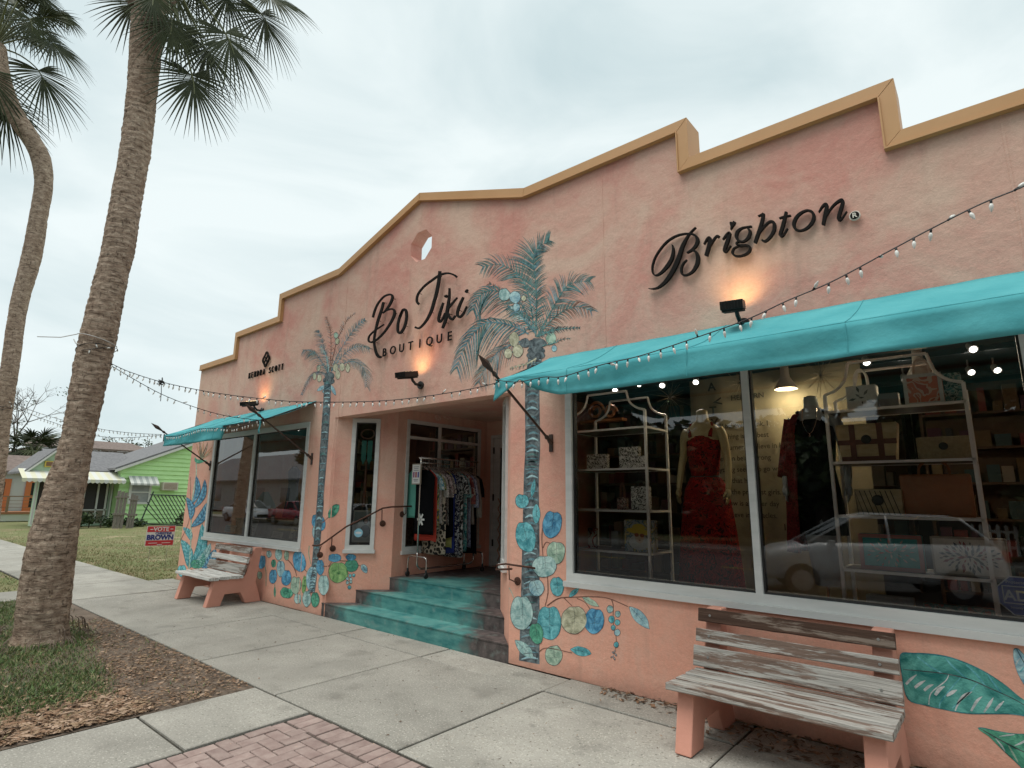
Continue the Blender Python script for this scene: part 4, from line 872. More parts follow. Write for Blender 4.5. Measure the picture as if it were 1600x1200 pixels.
# --- banana leaves and bird of paradise at the far corner
G3 = group_part('painted_banana_plant', -12.2, 1.2, 'painted blue banana leaves and orange flower at the far corner')
o8, s8 = (270, 680), 5.217
def bleaf(base, tip, w, col, parent=G3, org=o8, sc=s8, ribs=11, bend=0.12, hi='hi'):
    bx, by = base; tx, ty = tip; dx, dy = tx-bx, ty-by; L = math.hypot(dx, dy); ux, uy = dx/L, dy/L; nx_, ny_ = -uy, ux
    mids = []; l = layer(); b = MB()
    def C(t): o_ = math.sin(math.pi*t)*bend*L; return bx+dx*t+nx_*o_, by+dy*t+ny_*o_
    up_ = [(*C(t/12),) for t in range(13)]; prof = lambda t: w*math.sin(math.pi*min(1, t*1.0))**.65
    for mi, k, off in ((0, 1.0, 0), (1, .86, .0006)):
        A = [(C(t/12)[0]+nx_*prof(t/12)*k, C(t/12)[1]+ny_*prof(t/12)*k) for t in range(13)]; Bq = [(C(t/12)[0]-nx_*prof(t/12)*k, C(t/12)[1]-ny_*prof(t/12)*k) for t in range(13)]
        vs = [wall(org[0]+x/sc, org[1]+y/sc, -l-off) for x, y in A+Bq]; b.add(vs, [(i, i+1, 13+i+1, 13+i) for i in range(12)], mi)
    for r in range(ribs):
        t = .14+.76*r/ribs; x, y = C(t)
        for sg in (1, -1):
            q = prof(t)*.88*sg; ww = w*.10
            stroke(b, [(x, y, ww*.4), (x+nx_*q*.5+ux*w*.35, y+ny_*q*.5+uy*w*.35, ww), (x+nx_*q+ux*w*.5, y+ny_*q+uy*w*.5, ww*.8)], org, sc, wallM(l+.001), None, 2, mi=2 if (r+sg) % 2 else 0)
    stroke(b, [(*C(t/6), w*.10) for t in range(7)], org, sc, wallM(l+.0013), None, 2, mi=0)
    return b.build('painted_leaf', [PT['dteal'] if col != 'blue' else PT['ink'], PT[col], PT[hi]], parent)
for a in (((160,560),(190,330),24,'blue'),((165,600),(262,360),26,'blue'),((145,690),(112,505),30,'blue'),((150,750),(280,550),36,'blue'),((150,860),(85,750),26,'teal'),((140,1085),(240,720),44,'teal'),((125,1075),(70,850),40,'teal'),((150,1065),(310,880),34,'pale'),((235,1085),(350,930),44,'blue'),((205,1090),(250,960),26,'green')):
    bleaf(*a, hi='lblue')
pleaf(G3, o8, s8, 190, 1050, 44, 40, 0, 'green'); pleaf(G3, o8, s8, 75, 1105, 38, 52, 0, 'teal')
pstem(G3, o8, s8, [(130,1090),(145,900),(150,700),(160,520),(190,330),(190,220)], 12, 'sage'); pstem(G3, o8, s8, [(55,870),(110,760),(140,640),(145,340)], 5, 'brown')
b = MB(); l = layer()
for tx, ty, w_ in ((185,60,16),(215,40,18),(250,45,18),(285,60,20),(320,95,18),(318,125,16)):
    stroke(b, [(228,200,10), ((228+tx)/2+6, (200+ty)/2, w_), (tx, ty, 3)], o8, s8, wallM(l), None, 4, mi=random.choice((0, 0, 1)))
    stroke(b, [(228,198,2), ((228+tx)/2+8, (200+ty)/2, 4), (tx, ty+6, 1)], o8, s8, wallM(l+.0007), None, 4, mi=2)
stroke(b, [(182,180,4),(190,205,26),(215,215,30),(275,205,4)], o8, s8, wallM(l+.0012), None, 4, mi=3); b.build('painted_flower', [PT['rust'], PT['brown'], PT['cream'], PT['green']], G3)
# --- large leaves low on the wall right of the near bench
G4 = group_part('painted_banana_plant', 0.2, 0.4, 'huge painted teal leaves right of the near bench')
o7, s7 = (1400, 980), 5.455
LEAFT = paint('paint_bigleaf', (0.03, 0.24, 0.22), (0.10, 0.38, 0.33), 7); PT['big'] = LEAFT
def polyleaf(pts, mid, ribs, mats_, parent=G4):
    l = layer(); b = MB(); P = spline([(*p, 1) for p in pts], 4, True)
    b.flat([wall(o7[0]+p[0]/s7, o7[1]+p[1]/s7, -l) for p in P], 0)
    cx_ = sum(p[0] for p in P)/len(P); cy_ = sum(p[1] for p in P)/len(P)
    b.flat([wall(o7[0]+(cx_+(p[0]-cx_)*.985)/s7, o7[1]+(cy_+(p[1]-cy_)*.955)/s7, -l-.0006) for p in P], 1)
    stroke(b, mid, o7, s7, wallM(l+.0012), None, 6, mi=2)
    for r in ribs: stroke(b, r, o7, s7, wallM(l+.0010), None, 5, mi=3 if r[0][2] < 9 else 4)
    return b.build('painted_leaf', mats_, parent)
mid = [(60,360,4),(230,375,8),(440,400,8),(640,450,9),(800,520,8),(1000,610,7),(1150,700,5)]
ribs = [[(175,405,5),(130,440,24),(85,485,22)],[(250,455,5),(205,480,26),(160,515,24)],[(320,490,5),(280,505,26),(240,540,22)],[(415,505,6),(370,530,34),(335,580,26)],[(520,535,6),(480,555,32),(430,585,20)],[(650,550,5),(590,580,32),(540,630,24),(505,712,10)],[(735,590,5),(690,630,26),(640,715,18)],[(830,600,5),(800,650,26),(750,725,16)],[(920,630,5),(880,670,26),(845,712,18)],
        [(450,405,5),(420,460,10),(300,560,10),(280,660,8)],[(550,430,9),(470,520,12),(380,640,12),(370,690,8)],[(700,470,9),(620,560,12),(480,690,12)],[(400,395,9),(300,340,14),(180,250,10)],[(600,435,9),(480,330,14),(420,260,10)],[(760,500,9),(700,420,14),(600,320,10)],[(900,560,9),(850,500,14),(780,400,10)]]
polyleaf([(35,232),(150,218),(300,225),(450,250),(620,310),(780,390),(930,490),(1050,590),(1180,680),(1260,790),(1150,772),(1000,745),(800,742),(600,738),(400,702),(250,668),(100,615),(50,420)], mid, ribs, [PT['dteal'], LEAFT, PT['ink'], PT['hi'], PT['teal']])
polyleaf([(1000,195),(1035,180),(1075,215),(1180,330),(1300,520),(1280,640),(1150,560),(1060,440),(1010,310)], [(1030,190,3),(1090,300,7),(1180,450,6),(1280,620,4)], [[(1060,260,5),(1030,300,14),(1020,330,8)],[(1100,330,9),(1060,380,14)],[(1150,420,9),(1100,460,14)]], [PT['dteal'], PT['lblue'], PT['ink'], PT['hi'], PT['teal']])
polyleaf([(700,865),(740,855),(850,880),(1000,905),(1200,915),(1380,960),(1420,1300),(1200,1330),(1050,1180),(900,1040),(790,930)], [(715,862,4),(850,940,9),(1000,1020,10),(1200,1120,8),(1380,1250,5)], [[(850,950,5),(900,1010,14),(930,1060,6)],[(960,1010,9),(1000,1080,16),(1040,1150,8)],[(880,930,5),(960,920,14),(1010,915,6)],[(1010,1010,5),(1080,980,20),(1150,930,8)],[(1100,1070,9),(1130,1150,20),(1150,1250,8)]], [PT['dteal'], PT['green'], PT['ink'], PT['hi'], PT['sage']])
# ================================================================== BENCHES
PINK = mat('pink_painted_concrete', (0.66, 0.31, 0.23), (0.60, 0.28, 0.205), sc=3, rough=0.85, bump=.25, bsc=60)
def woodm(name, paintc, bare, cover):
    m = mat(name, bare, (bare[0]*1.9, bare[1]*1.9, bare[2]*1.9), sc=3.5, rough=.9, bump=.6, bsc=9, stretch=(.6, 14, 14), rnd=.06, lo=.3, hi=.7, spec=.15)
    t = m.node_tree; bs = t.nodes['Principled BSDF']; src = bs.inputs['Base Color'].links[0].from_socket; mp_ = [n for n in t.nodes if n.type == 'MAPPING'][0]
    n = nn(t, 'ShaderNodeTexNoise'); n.inputs['Scale'].default_value = 2.6; n.inputs['Detail'].default_value = 9; n.inputs['Roughness'].default_value = .72
    m2 = nn(t, 'ShaderNodeMapping'); m2.inputs['Scale'].default_value = (.9, .35, .35); t.links.new(mp_.outputs[0], m2.inputs[0]); t.links.new(m2.outputs[0], n.inputs['Vector'])
    r = nn(t, 'ShaderNodeMapRange'); r.inputs['From Min'].default_value = .545-cover*.17; r.inputs['From Max'].default_value = .60-cover*.17; t.links.new(n.outputs[0], r.inputs[0])
    k = nn(t, 'ShaderNodeMix', data_type='RGBA'); t.links.new(r.outputs[0], k.inputs[0]); t.links.new(src, k.inputs[6])
    n3 = nn(t, 'ShaderNodeTexNoise'); n3.inputs['Scale'].default_value = 4; n3.inputs['Detail'].default_value = 8; t.links.new(mp_.outputs[0], n3.inputs['Vector'])
    r3 = nn(t, 'ShaderNodeValToRGB'); r3.color_ramp.elements[0].position = .3; r3.color_ramp.elements[0].color = (*[c*.55 for c in paintc], 1); r3.color_ramp.elements[1].position = .6; r3.color_ramp.elements[1].color = (*paintc, 1)
    t.links.new(n3.outputs[0], r3.inputs[0]); t.links.new(r3.outputs[0], k.inputs[7]); t.links.new(k.outputs[2], bs.inputs['Base Color']); return m
WOOD_W = woodm('peeling_white_wood', (.43, .41, .375), (.12, .085, .068), .57)
WOOD_D = woodm('bare_weathered_wood', (.24, .19, .155), (.05, .03, .022), .12)
WOOD_F = woodm('white_flaking_wood', (.66, .65, .61), (.13, .08, .055), .95)
def bench(label, x0, mats_):
    Bn = thing('bench', label, 'bench', (x0+.65, -.5, 0), 'pink concrete and wood benches against the wall')
    for xa in (.04, 1.14):
        b = MB(); X = x0+xa
        prof = [(-.86, 0), (-.655, 0), (-.60, .165), (-.36, .165), (-.27, 0), (-.02, 0), (-.13, .30), (-.075, .83), (-.19, .83), (-.30, .45), (-.335, .385), (-.77, .375)]
        b.poly([(X, y, z) for y, z in prof], (.115, 0, 0)); o = fixn(b.build('leg_frame', PINK, Bn)); bv = o.modifiers.new('b', 'BEVEL'); bv.width = .008; bv.segments = 2
    def plank(y, z, ang, hw, th, m, x1=1.3, nm='slat', x_=0.0):
        b = MB(); ay = Vector((0, math.cos(ang), math.sin(ang))); az = Vector((0, -math.sin(ang), math.cos(ang))); n = 14; rg = []
        for i in range(n+1):
            X = x0+x_+(x1-x_)*i/n; c = Vector((X, y, z))+az*.004*noise.noise(Vector((X*4, y*9, z*7)))
            w_ = hw+.004*noise.noise(Vector((X*7, z*5, 1))); q = .006
            rg.append([c+ay*a*w_+az*t for a, t in ((-1, -th/2+q), (-1+q/w_, -th/2), (1-q/w_, -th/2), (1, -th/2+q), (1, th/2-q), (1-q/w_, th/2), (-1+q/w_, th/2), (-1, th/2-q))])
        b.rings(rg); o = fixn(b.build(nm, m, Bn)); return o
    A0 = math.radians(79)
    def bk(t): return (-.335+ (t-.44)*.29-.03, t)     # front face line of the back
    for k, (z, hw, m) in enumerate(((.505, .071, mats_[0]), (.645, .046, mats_[1]), (.785, .048, mats_[2]))):
        y, zz = bk(z); plank(y, zz, A0-.02, hw, .038, m, 1.3-.01*k, x_=.01*(k-1))
        for xx in (.10, 1.19):
            b = MB(); ay = Vector((0, math.cos(A0), math.sin(A0))); az = Vector((0, -math.sin(A0), math.cos(A0)))
            c = Vector((x0+xx, y, zz))+az*.020; b.tube([c, c+az*.003], .009, 8); b.build('screw', mat('galvanised', (.35, .34, .32), rough=.4, metal=.8), Bn)
    for k, (y, hw) in enumerate(((-.80, .072), (-.645, .072), (-.49, .072), (-.385, .025))): plank(y, .405+.012*(k == 0)*0-.004*k*0+.0*k, math.radians(-3), hw, .044, mats_[3+k % 2], x_=.004*k)
    return Bn
bench('weathered bench with a dark top slat and peeling planks, below the wide window', -1.89, (WOOD_W, WOOD_W, WOOD_D, WOOD_W, WOOD_W))
bench('whiter flaking bench near the far corner of the pink building, below the far window', -10.46, (WOOD_W, WOOD_F, WOOD_W, WOOD_F, WOOD_F))
# ================================================================== CLOTHES RACK
CHROME = mat('chrome', (.55, .54, .52), rough=.25, metal=1)
RK = thing('clothes_rack', 'chrome rolling clothes rack standing in the recessed entrance', 'clothes rack', (-6.5, 1.5, .52))
ya, yb, xr = .86, 2.02, -6.50; zt = 2.22
b = MB(); b.tube([(xr, ya, .74), (xr, ya, zt), (xr, ya+.01, zt+.02)], .013, 8); b.tube([(xr, yb, .74), (xr, yb, zt)], .013, 8); b.build('upright', CHROME, RK, smooth=True)
b = MB(); b.tube([(xr, ya-.04, zt), (xr, yb+.06, zt)], .013, 8); b.tube([(xr, ya, zt-.07), (xr, yb, zt-.07)], .006, 6); b.build('hanging_rail', CHROME, RK, smooth=True)
b = MB(); b.tube(spline([(xr, ya, .86), (xr, ya, .70), (xr, ya+.06, .645), (xr, ya+.14, .635), (xr, yb-.14, .635), (xr, yb-.05, .65), (xr, yb, .70), (xr, yb, .86)], 4), .013, 8); b.build('base_rail', CHROME, RK, smooth=True)
for y in (ya, yb):
    b = MB(); b.tube(spline([(xr-.20, y, .60), (xr-.20, y, .76), (xr-.17, y, .80), (xr-.10, y, .81), (xr+.10, y, .81), (xr+.17, y, .80), (xr+.2, y, .76), (xr+.2, y, .6)], 4), .012, 8); b.build('end_hoop', CHROME, RK, smooth=True)
    for dx in (-.2, .2):
        b = MB(); b.lathe([(.008, -.014), (.036, -.013), (.04, 0), (.036, .013), (.008, .014)], (xr+dx, y, .561), 14, 0, 'x'); b.tube([(xr+dx, y, .56), (xr+dx, y, .64)], .016, 6); b.build('caster_wheel', mat('black_rubber', (.02, .02, .02), rough=.6), RK)
sc_ = thing('rack_notice', 'framed white notice with three little pictures clipped to the end of the clothes rack', 'notice', (xr-.02, ya-.1, 2.02))
b = MB(); b.box(xr-.105, xr+.085, ya-.075, ya-.055, 1.83, 2.13); b.build('frame', mat('pale_wood', (.35, .3, .24), rough=.6), sc_)
b = MB(); b.box(xr-.092, xr+.072, ya-.0785, ya-.0755, 1.845, 2.115); b.build('card', mat('white_card', (.7, .7, .68), rough=.6), sc_)
for k, c_ in enumerate(((.25, .08, .2), (.35, .05, .07), (.08, .08, .3))):
    b = MB(); b.box(xr-.075+.05*k, xr-.043+.05*k, ya-.0805, ya-.079, 1.93, 2.01); b.build('picture', mat('notice_pic%d' % k, c_, rough=.6), sc_)
b = MB(); 
for z_, w__ in ((2.085, .12), (2.06, .10), (2.035, .11), (1.90, .10), (1.88, .08)): b.box(xr-.01-w__/2, xr-.01+w__/2, ya-.0803, ya-.079, z_-.005, z_+.003)
b.build('print_lines', mat('print_grey', (.15, .15, .2), rough=.7), sc_, kind='stuff')
def printm(name, cols, sc=18, kind='noise'):
    if name in MATS: return MATS[name]
    m = bpy.data.materials.new(name); MATS[name] = m; m.use_nodes = True; t = m.node_tree; bs = t.nodes['Principled BSDF']; bs.inputs['Roughness'].default_value = .9; bs.inputs['Specular IOR Level'].default_value = .1
    tcx = nn(t, 'ShaderNodeTexCoord')
    if kind == 'noise': n = nn(t, 'ShaderNodeTexNoise'); n.inputs['Scale'].default_value = sc; n.inputs['Detail'].default_value = 2; n.inputs['Distortion'].default_value = 1.5; o_s = n.outputs[0]
    else: n = nn(t, 'ShaderNodeTexVoronoi'); n.inputs['Scale'].default_value = sc; o_s = n.outputs['Distance' if kind == 'spot' else 'Color']
    t.links.new(tcx.outputs['Object'], n.inputs['Vector'])
    r = nn(t, 'ShaderNodeValToRGB'); r.color_ramp.interpolation = 'CONSTANT'; els = r.color_ramp.elements; N_ = len(cols)
    while len(els) < N_: els.new(.5)
    for i, c_ in enumerate(cols): els[i].position = (.0 if i == 0 else (.36+.28*i/N_ if kind == 'noise' else .15+.8*i/N_)); els[i].color = (*c_, 1)
    t.links.new(o_s, r.inputs[0]); t.links.new(r.outputs[0], bs.inputs['Base Color']); return m
def garment(label, y, m, w=.40, L=.85, th=.05, sleeves=.22, flare=1.0, neck=.11, cat='shirt', xoff=0, nm='garment', sm=None):
    G = thing(nm, label, cat, (xr, y, zt-.05), 'clothes hanging on the rolling rack'); sd = random.random()*99
    z0 = zt-.17; rg = []; nr = 16
    for i in range(nr+1):
        t = i/nr; z = z0-L*t
        hw = neck*.6+(w/2-neck*.6)*min(1, (t*L/.12))**.7 if t*L < .12 else w/2*(1+(flare-1)*t)*(1-.10*math.sin(min(1, t)*math.pi)*(flare <= 1.05))
        hy = th/2*(.35+.65*min(1, t*5)); r_ = []
        for k in range(20):
            a = 2*math.pi*k/20; rp_ = .010*t*math.sin(a*5+sd)+.012*t*noise.noise(Vector((math.cos(a)*2, t*2, sd)))
            zz = z-(.03*t if False else 0)+(.012*math.sin(a*3+sd) if i == nr else 0)-(.06*(1-abs(math.cos(a))) if i == 0 else 0)
            r_.append((xr+xoff+hw*math.cos(a), y+hy*math.sin(a)*(1)+rp_, zz))
        rg.append(r_)
    b = MB(); b.rings(rg, cap=True); b.build('cloth', m, G, smooth=True)
    if sleeves:
        for s_ in (-1, 1):
            p = [(xr+xoff+s_*(w/2-.05), y, z0-.06), (xr+xoff+s_*(w/2+.02), y, z0-.12), (xr+xoff+s_*(w/2+.05+.06*sleeves), y+.004, z0-.10-sleeves*.6), (xr+xoff+s_*(w/2+.07+.05*sleeves), y, z0-.1-sleeves)]
            b = MB(); rr = [.035, .055, .06, .055]
            rg = [[(q[0]+rr[j]*math.cos(2*math.pi*k/10), q[1]+th*.42*math.sin(2*math.pi*k/10), q[2]+(s_*.0)) for k in range(10)] for j, q in enumerate(p)]
            b.rings(rg); b.build('sleeve', sm or m, G, smooth=True)
    b = MB(); b.tube([(xr, y, zt+.018), (xr+.014, y, zt+.005), (xr+.008, y, zt-.03), (xr, y, zt-.07), (xr, y, zt-.13)], .0028, 5)
    b.tube([(xr-w*.42, y, z0-.045), (xr, y, zt-.12), (xr+w*.42, y, z0-.045)], .006, 5); b.build('hanger', CHROME, G)
    return G
C_ = lambda *c: c
garment('mint green short-sleeved shirt at the street end of the clothes rack', .935, mat('mint_cloth', (.09, .33, .26), (.12, .38, .31), sc=4, rough=.9), .36, .70, .05, .24, xoff=-.22)
garment('orange-red garment showing below the black flowered top on the rack', .995, mat('red_cloth', (.52, .05, .03), rough=.9), .44, 1.02, .035, 0, 1.1, cat='dress')
g_ = garment('black top with a white flower print, second from the street end of the rack', .895, mat('black_cloth', (.006, .006, .007), rough=.95, spec=.05), .44, .92, .05, .0, cat='top', xoff=.07)
for k in range(6):
    a = k*math.pi/3; c = Vector((xr+.04+.042*math.cos(a), .864, 1.33+.055*math.sin(a))); b = MB(); b.obox(c, Vector((math.cos(a), 0, math.sin(a))), Vector((-math.sin(a), 0, math.cos(a))), Vector((0, 1, 0)), .034, .014, .0015); b.build('flower_petal', mat('print_white', (.6, .6, .58), rough=.9), g_)
garment('pale blue patterned shirt beside the black top', 1.02, printm('pr1', [C_(.25, .42, .48), C_(.6, .6, .55), C_(.1, .25, .3)], 14), .44, .80, .05, .2)
garment('yellow and green tropical print blouse on the rack', 1.065, printm('pr2', [C_(.05, .12, .1), C_(.5, .45, .08), C_(.6, .6, .55), C_(.2, .3, .1)], 12), .42, .85, .05, .2)
garment('cream and grey striped blouse in the middle of the rack', 1.115, printm('pr3', [C_(.45, .42, .38), C_(.25, .22, .2), C_(.55, .5, .48)], 22), .44, .78, .05, .3)
garment('black and white leopard print dress on the rack', 1.16, printm('pr4', [C_(.03, .025, .02), C_(.45, .38, .3), C_(.02, .02, .02)], 15, 'spot'), .46, 1.22, .06, 0, 1.15, cat='dress')
garment('dusty pink floral blouse in the middle of the rack', 1.21, printm('pr5', [C_(.35, .25, .24), C_(.05, .05, .05), C_(.5, .42, .4)], 16), .44, .82, .05, .3)
garment('taupe patterned shirt hanging mid rack', 1.255, printm('pr6', [C_(.2, .18, .16), C_(.4, .36, .33), C_(.08, .07, .07)], 18), .45, .8, .05, .25)
garment('black lace-edged skirt outfit mid rack', 1.30, mat('black_cloth', (.012, .012, .014)), .44, .98, .05, 0, 1.2, cat='dress')
garment('pale yellow long dress hem hanging on the rack', 1.35, mat('yellow_cloth', (.52, .50, .14), (.58, .56, .2), sc=5, rough=.9), .40, 1.13, .05, 0, cat='dress')
garment('deep blue long dress hanging behind the yellow one', 1.395, mat('blue_cloth', (.02, .04, .22), rough=.9), .42, 1.21, .05, 0, cat='dress')
garment('navy dress with scattered white print on the rack', 1.45, printm('pr7', [C_(.015, .017, .04), C_(.02, .02, .05), C_(.5, .5, .5), C_(.02, .02, .05)], 13), .46, 1.24, .06, .0, 1.1, cat='dress')
garment('black and white palm print kaftan on the rack', 1.51, printm('pr8', [C_(.02, .02, .02), C_(.5, .5, .48), C_(.03, .03, .03)], 10), .48, 1.28, .06, .25, 1.1, cat='dress')
garment('teal and white patterned blouse toward the door end of the rack', 1.565, printm('pr9', [C_(.08, .3, .3), C_(.4, .5, .5), C_(.04, .14, .16)], 20), .46, .75, .05, .3)
garment('long teal floral dress toward the door end of the rack', 1.61, printm('pr10', [C_(.04, .14, .15), C_(.12, .4, .38), C_(.35, .4, .4)], 15), .46, 1.2, .05, .0, 1.1, cat='dress')
garment('red checked long shirt dress on the rack', 1.66, printm('pr11', [C_(.32, .1, .08), C_(.5, .45, .4), C_(.2, .06, .06)], 26, 'cell'), .45, 1.1, .05, .4, cat='dress')
garment('lilac and grey printed long blouse on the rack', 1.72, printm('pr12', [C_(.25, .26, .38), C_(.45, .45, .5), C_(.12, .12, .2)], 20), .48, 1.15, .05, .45, cat='dress')
garment('beige cardigan last but one at the door end', 1.79, mat('beige_knit', (.22, .19, .16), (.3, .26, .22), sc=30, rough=.95), .46, .8, .06, .6, cat='cardigan')
garment('black long dress at the door end of the rack', 1.87, mat('black_cloth', (.012, .012, .014)), .44, 1.25, .05, .3, cat='dress')
# ================================================================== FOREGROUND PALMS
def barkmat():
    m = bpy.data.materials.new('palm_bark'); m.use_nodes = True; t = m.node_tree; bs = t.nodes['Principled BSDF']; bs.inputs['Roughness'].default_value = .95; bs.inputs['Specular IOR Level'].default_value = .1
    g = nn(t, 'ShaderNodeTexCoord')
    def N(sc, st, det=8, ro=.65, d=0):
        mp_ = nn(t, 'ShaderNodeMapping'); mp_.inputs['Scale'].default_value = st; t.links.new(g.outputs['Object'], mp_.inputs[0])
        n = nn(t, 'ShaderNodeTexNoise'); n.inputs['Scale'].default_value = sc; n.inputs['Detail'].default_value = det; n.inputs['Roughness'].default_value = ro; n.inputs['Distortion'].default_value = d
        t.links.new(mp_.outputs[0], n.inputs['Vector']); return n.outputs[0]
    r = nn(t, 'ShaderNodeValToRGB'); e = r.color_ramp.elements; e[0].position = .3; e[0].color = (.17, .115, .082, 1); e[1].position = .66; e[1].color = (.68, .54, .42, 1); x = e.new(.5); x.color = (.44, .33, .25, 1)
    a = N(9, (1, 1, 2.2), 10, .7); t.links.new(a, r.inputs[0])
    src = r.outputs[0]
    for sc, st, p0, p1, c_ in ((7, (1.0, 1.0, 9), .55, .62, (.045, .03, .022)), (14, (2.2, 2.2, .9), .57, .64, (.045, .03, .022)), (16, (1, 1, 4), .56, .66, (.09, .06, .045)), (1.2, (1, 1, 1), .5, .7, (.25, .155, .105)), (30, (1, 1, 2), .62, .7, (.42, .33, .25))):
        mr = nn(t, 'ShaderNodeMapRange'); mr.inputs['From Min'].default_value = p0; mr.inputs['From Max'].default_value = p1; mr.inputs['To Max'].default_value = .68 if c_[0] < .2 else .45; t.links.new(N(sc, st), mr.inputs[0])
        k = nn(t, 'ShaderNodeMix', data_type='RGBA'); t.links.new(mr.outputs[0], k.inputs[0]); t.links.new(src, k.inputs[6]); k.inputs[7].default_value = (*c_, 1); src = k.outputs[2]
    t.links.new(src, bs.inputs['Base Color'])
    bp = nn(t, 'ShaderNodeBump'); bp.inputs['Strength'].default_value = .9; bp.inputs['Distance'].default_value = .03; t.links.new(N(14, (1.2, 1.2, 4.5), 10, .8), bp.inputs['Height']); t.links.new(bp.outputs[0], bs.inputs['Normal'])
    return m
BARK = barkmat()
LEAFG = mat('palm_leaf', (.026, .035, .013), (.05, .06, .024), sc=3, rough=.6, spec=.25, rnd=.15); LEAFD = mat('palm_leaf_dry', (.16, .13, .07), (.10, .085, .05), sc=3, rough=.7, rnd=.15)
def trunk(parent, path, nz=420, nk=64, rough=1.0, name='trunk'):
    """path: list of (Vector centre, radius) bottom to top"""
    P = spline([(*p, r) for p, r in path], 24); L = [0]
    for a, c in zip(P, P[1:]): L.append(L[-1]+float(np.linalg.norm(c[:3]-a[:3])))
    tot = L[-1]; b = MB(); rg = []; j = 0
    for i in range(nz+1):
        s_ = tot*i/nz
        while j < len(P)-2 and L[j+1] < s_: j += 1
        f = (s_-L[j])/max(1e-6, L[j+1]-L[j]); p = P[j]*(1-f)+P[j+1]*f; r = p[3]
        row = []
        for k in range(nk):
            a = 2*math.pi*k/nk; ca, sa = math.cos(a), math.sin(a)
            warp = .045*noise.noise(Vector((ca*1.5, sa*1.5, s_*1.2)))
            ph = (s_+warp)/.085; ringd = abs(((ph) % 1)-.5)*2                    # 1 at groove
            low = max(0, 1-s_/2.2)
            d = -.013*(ringd**5)*(1-.6*low)+.010*noise.noise(Vector((ca*4, sa*4, s_*7)))+.014*low*noise.noise(Vector((ca*5, sa*5, s_*1.6+5)))+.006*noise.noise(Vector((ca*12, sa*12, s_*22)))
            cr_ = noise.noise(Vector((ca*6, sa*6, s_*1.1+20))); d -= .012*max(0, 1-abs(cr_)*9)*(.4+.6*low)
            rr = r+d*rough
            row.append((p[0]+ca*rr, p[1]+sa*rr, p[2]))
        rg.append(row)
    b.rings(rg); return b.build(name, BARK, parent, smooth=True)
def frond(parent, base, hub, tip, side_n, nseg=44, mat_=None, curl=.55, spread=135, name='frond', wseg=.0135, grav=1.0):
    base, hub, tip = Vector(base), Vector(hub), Vector(tip); d = tip-hub; L = d.length; d.normalize(); n = Vector(side_n); n = (n-d*n.dot(d)).normalized(); s_ = n.cross(d)
    b = MB(); mid = (base+hub)/2+Vector((0, 0, .10))
    b.tube([v[:3] for v in spline([(*base, 1), (*mid, 1), (*hub, 1), (*(hub+d*L*.35-Vector((0, 0, L*.03))), 1)], 4)], [.022-.0012*i for i in range(13)], 5, 0)
    for i in range(nseg):
        a = math.radians(-spread+2*spread*i/(nseg-1)+random.uniform(-1.5, 1.5)); u = d*math.cos(a)+s_*math.sin(a); Ls = L*(1-.38*(abs(a)/math.radians(spread))**1.6)*random.uniform(.9, 1.06)
        o_ = hub+d*L*.22*max(0, math.cos(a))*.8; w_ = wseg*random.uniform(.8, 1.2); tw = random.uniform(-.5, .5)
        pts = []; ws = (.35, 1.0, 1.05, .75, .40, .06); ts = (0, .25, .45, .65, .83, 1.0); g = random.uniform(.7, 1.4)*grav
        for t in ts:
            p = o_+u*(Ls*t)-n*(curl*.25*Ls*t*t)-Vector((0, 0, 1))*(Ls*.30*g*max(0, t-.35)**1.6); pts.append(p)
        v = s_*math.cos(a)-d*math.sin(a); v = (v+n*tw*.6).normalized(); vs = []
        for p, w__ in zip(pts, ws): vs += [p-v*w_*w__, p+n*w_*w__*.45, p+v*w_*w__]
        fs = []
        for q in range(5): fs += [(3*q, 3*q+1, 3*q+4, 3*q+3), (3*q+1, 3*q+2, 3*q+5, 3*q+4)]
        b.add(vs, fs, 1)
    return b.build(name, [mat('petiole', (.12, .13, .05), rough=.5), mat_ or LEAFG], parent)
def vplane(px, py, p, extra=0.0):       # pixel onto the upright plane through p that faces the camera
    n = Vector((p[0]-CAM.x, p[1]-CAM.y, 0)).normalized(); return onplane(px, py, Vector(p)+n*extra, n)
T1P = ground(62, 1003); T1 = thing('palm_tree', 'big sabal palm with a thick ringed trunk in the verge, wrapped with string lights', 'palm tree', T1P, 'street palms along the verge')
def tr_path(pl, p): 
    out = []
    for x0, x1, y in pl:
        a, c = vplane(x0, y, p), vplane(x1, y, p); out.append(((a+c)/2, (c-a).length/2*.985))
    return out
path = [(Vector((T1P.x, T1P.y, -.15)), .50)]+tr_path([(14,112,1000),(24,112,940),(40,122,850),(68,136,760),(92,148,690),(112,172,580),(122,183,530),(148,201,430),(158,211,390),(175,224,300),(188,236,230),(200,246,130),(204,253,60),(208,257,20),(212,262,-50)], T1P)
trunk(T1, path)
top1 = path[-1][0]
b = MB()
for k in range(60):      # old roots at the base
    a = random.uniform(0, 6.28); r = random.uniform(.40, .5); p = Vector((T1P.x+math.cos(a)*r, T1P.y+math.sin(a)*r, random.uniform(.02, .2)))
    b.tube([p, p+Vector((math.cos(a)*.05, math.sin(a)*.05, -.03)), p+Vector((math.cos(a)*random.uniform(.05, .14), math.sin(a)*.1, -p.z-.02))], .005, 4)
b.build('root_fringe', mat('root', (.16, .12, .09), rough=.9), T1, kind='stuff')
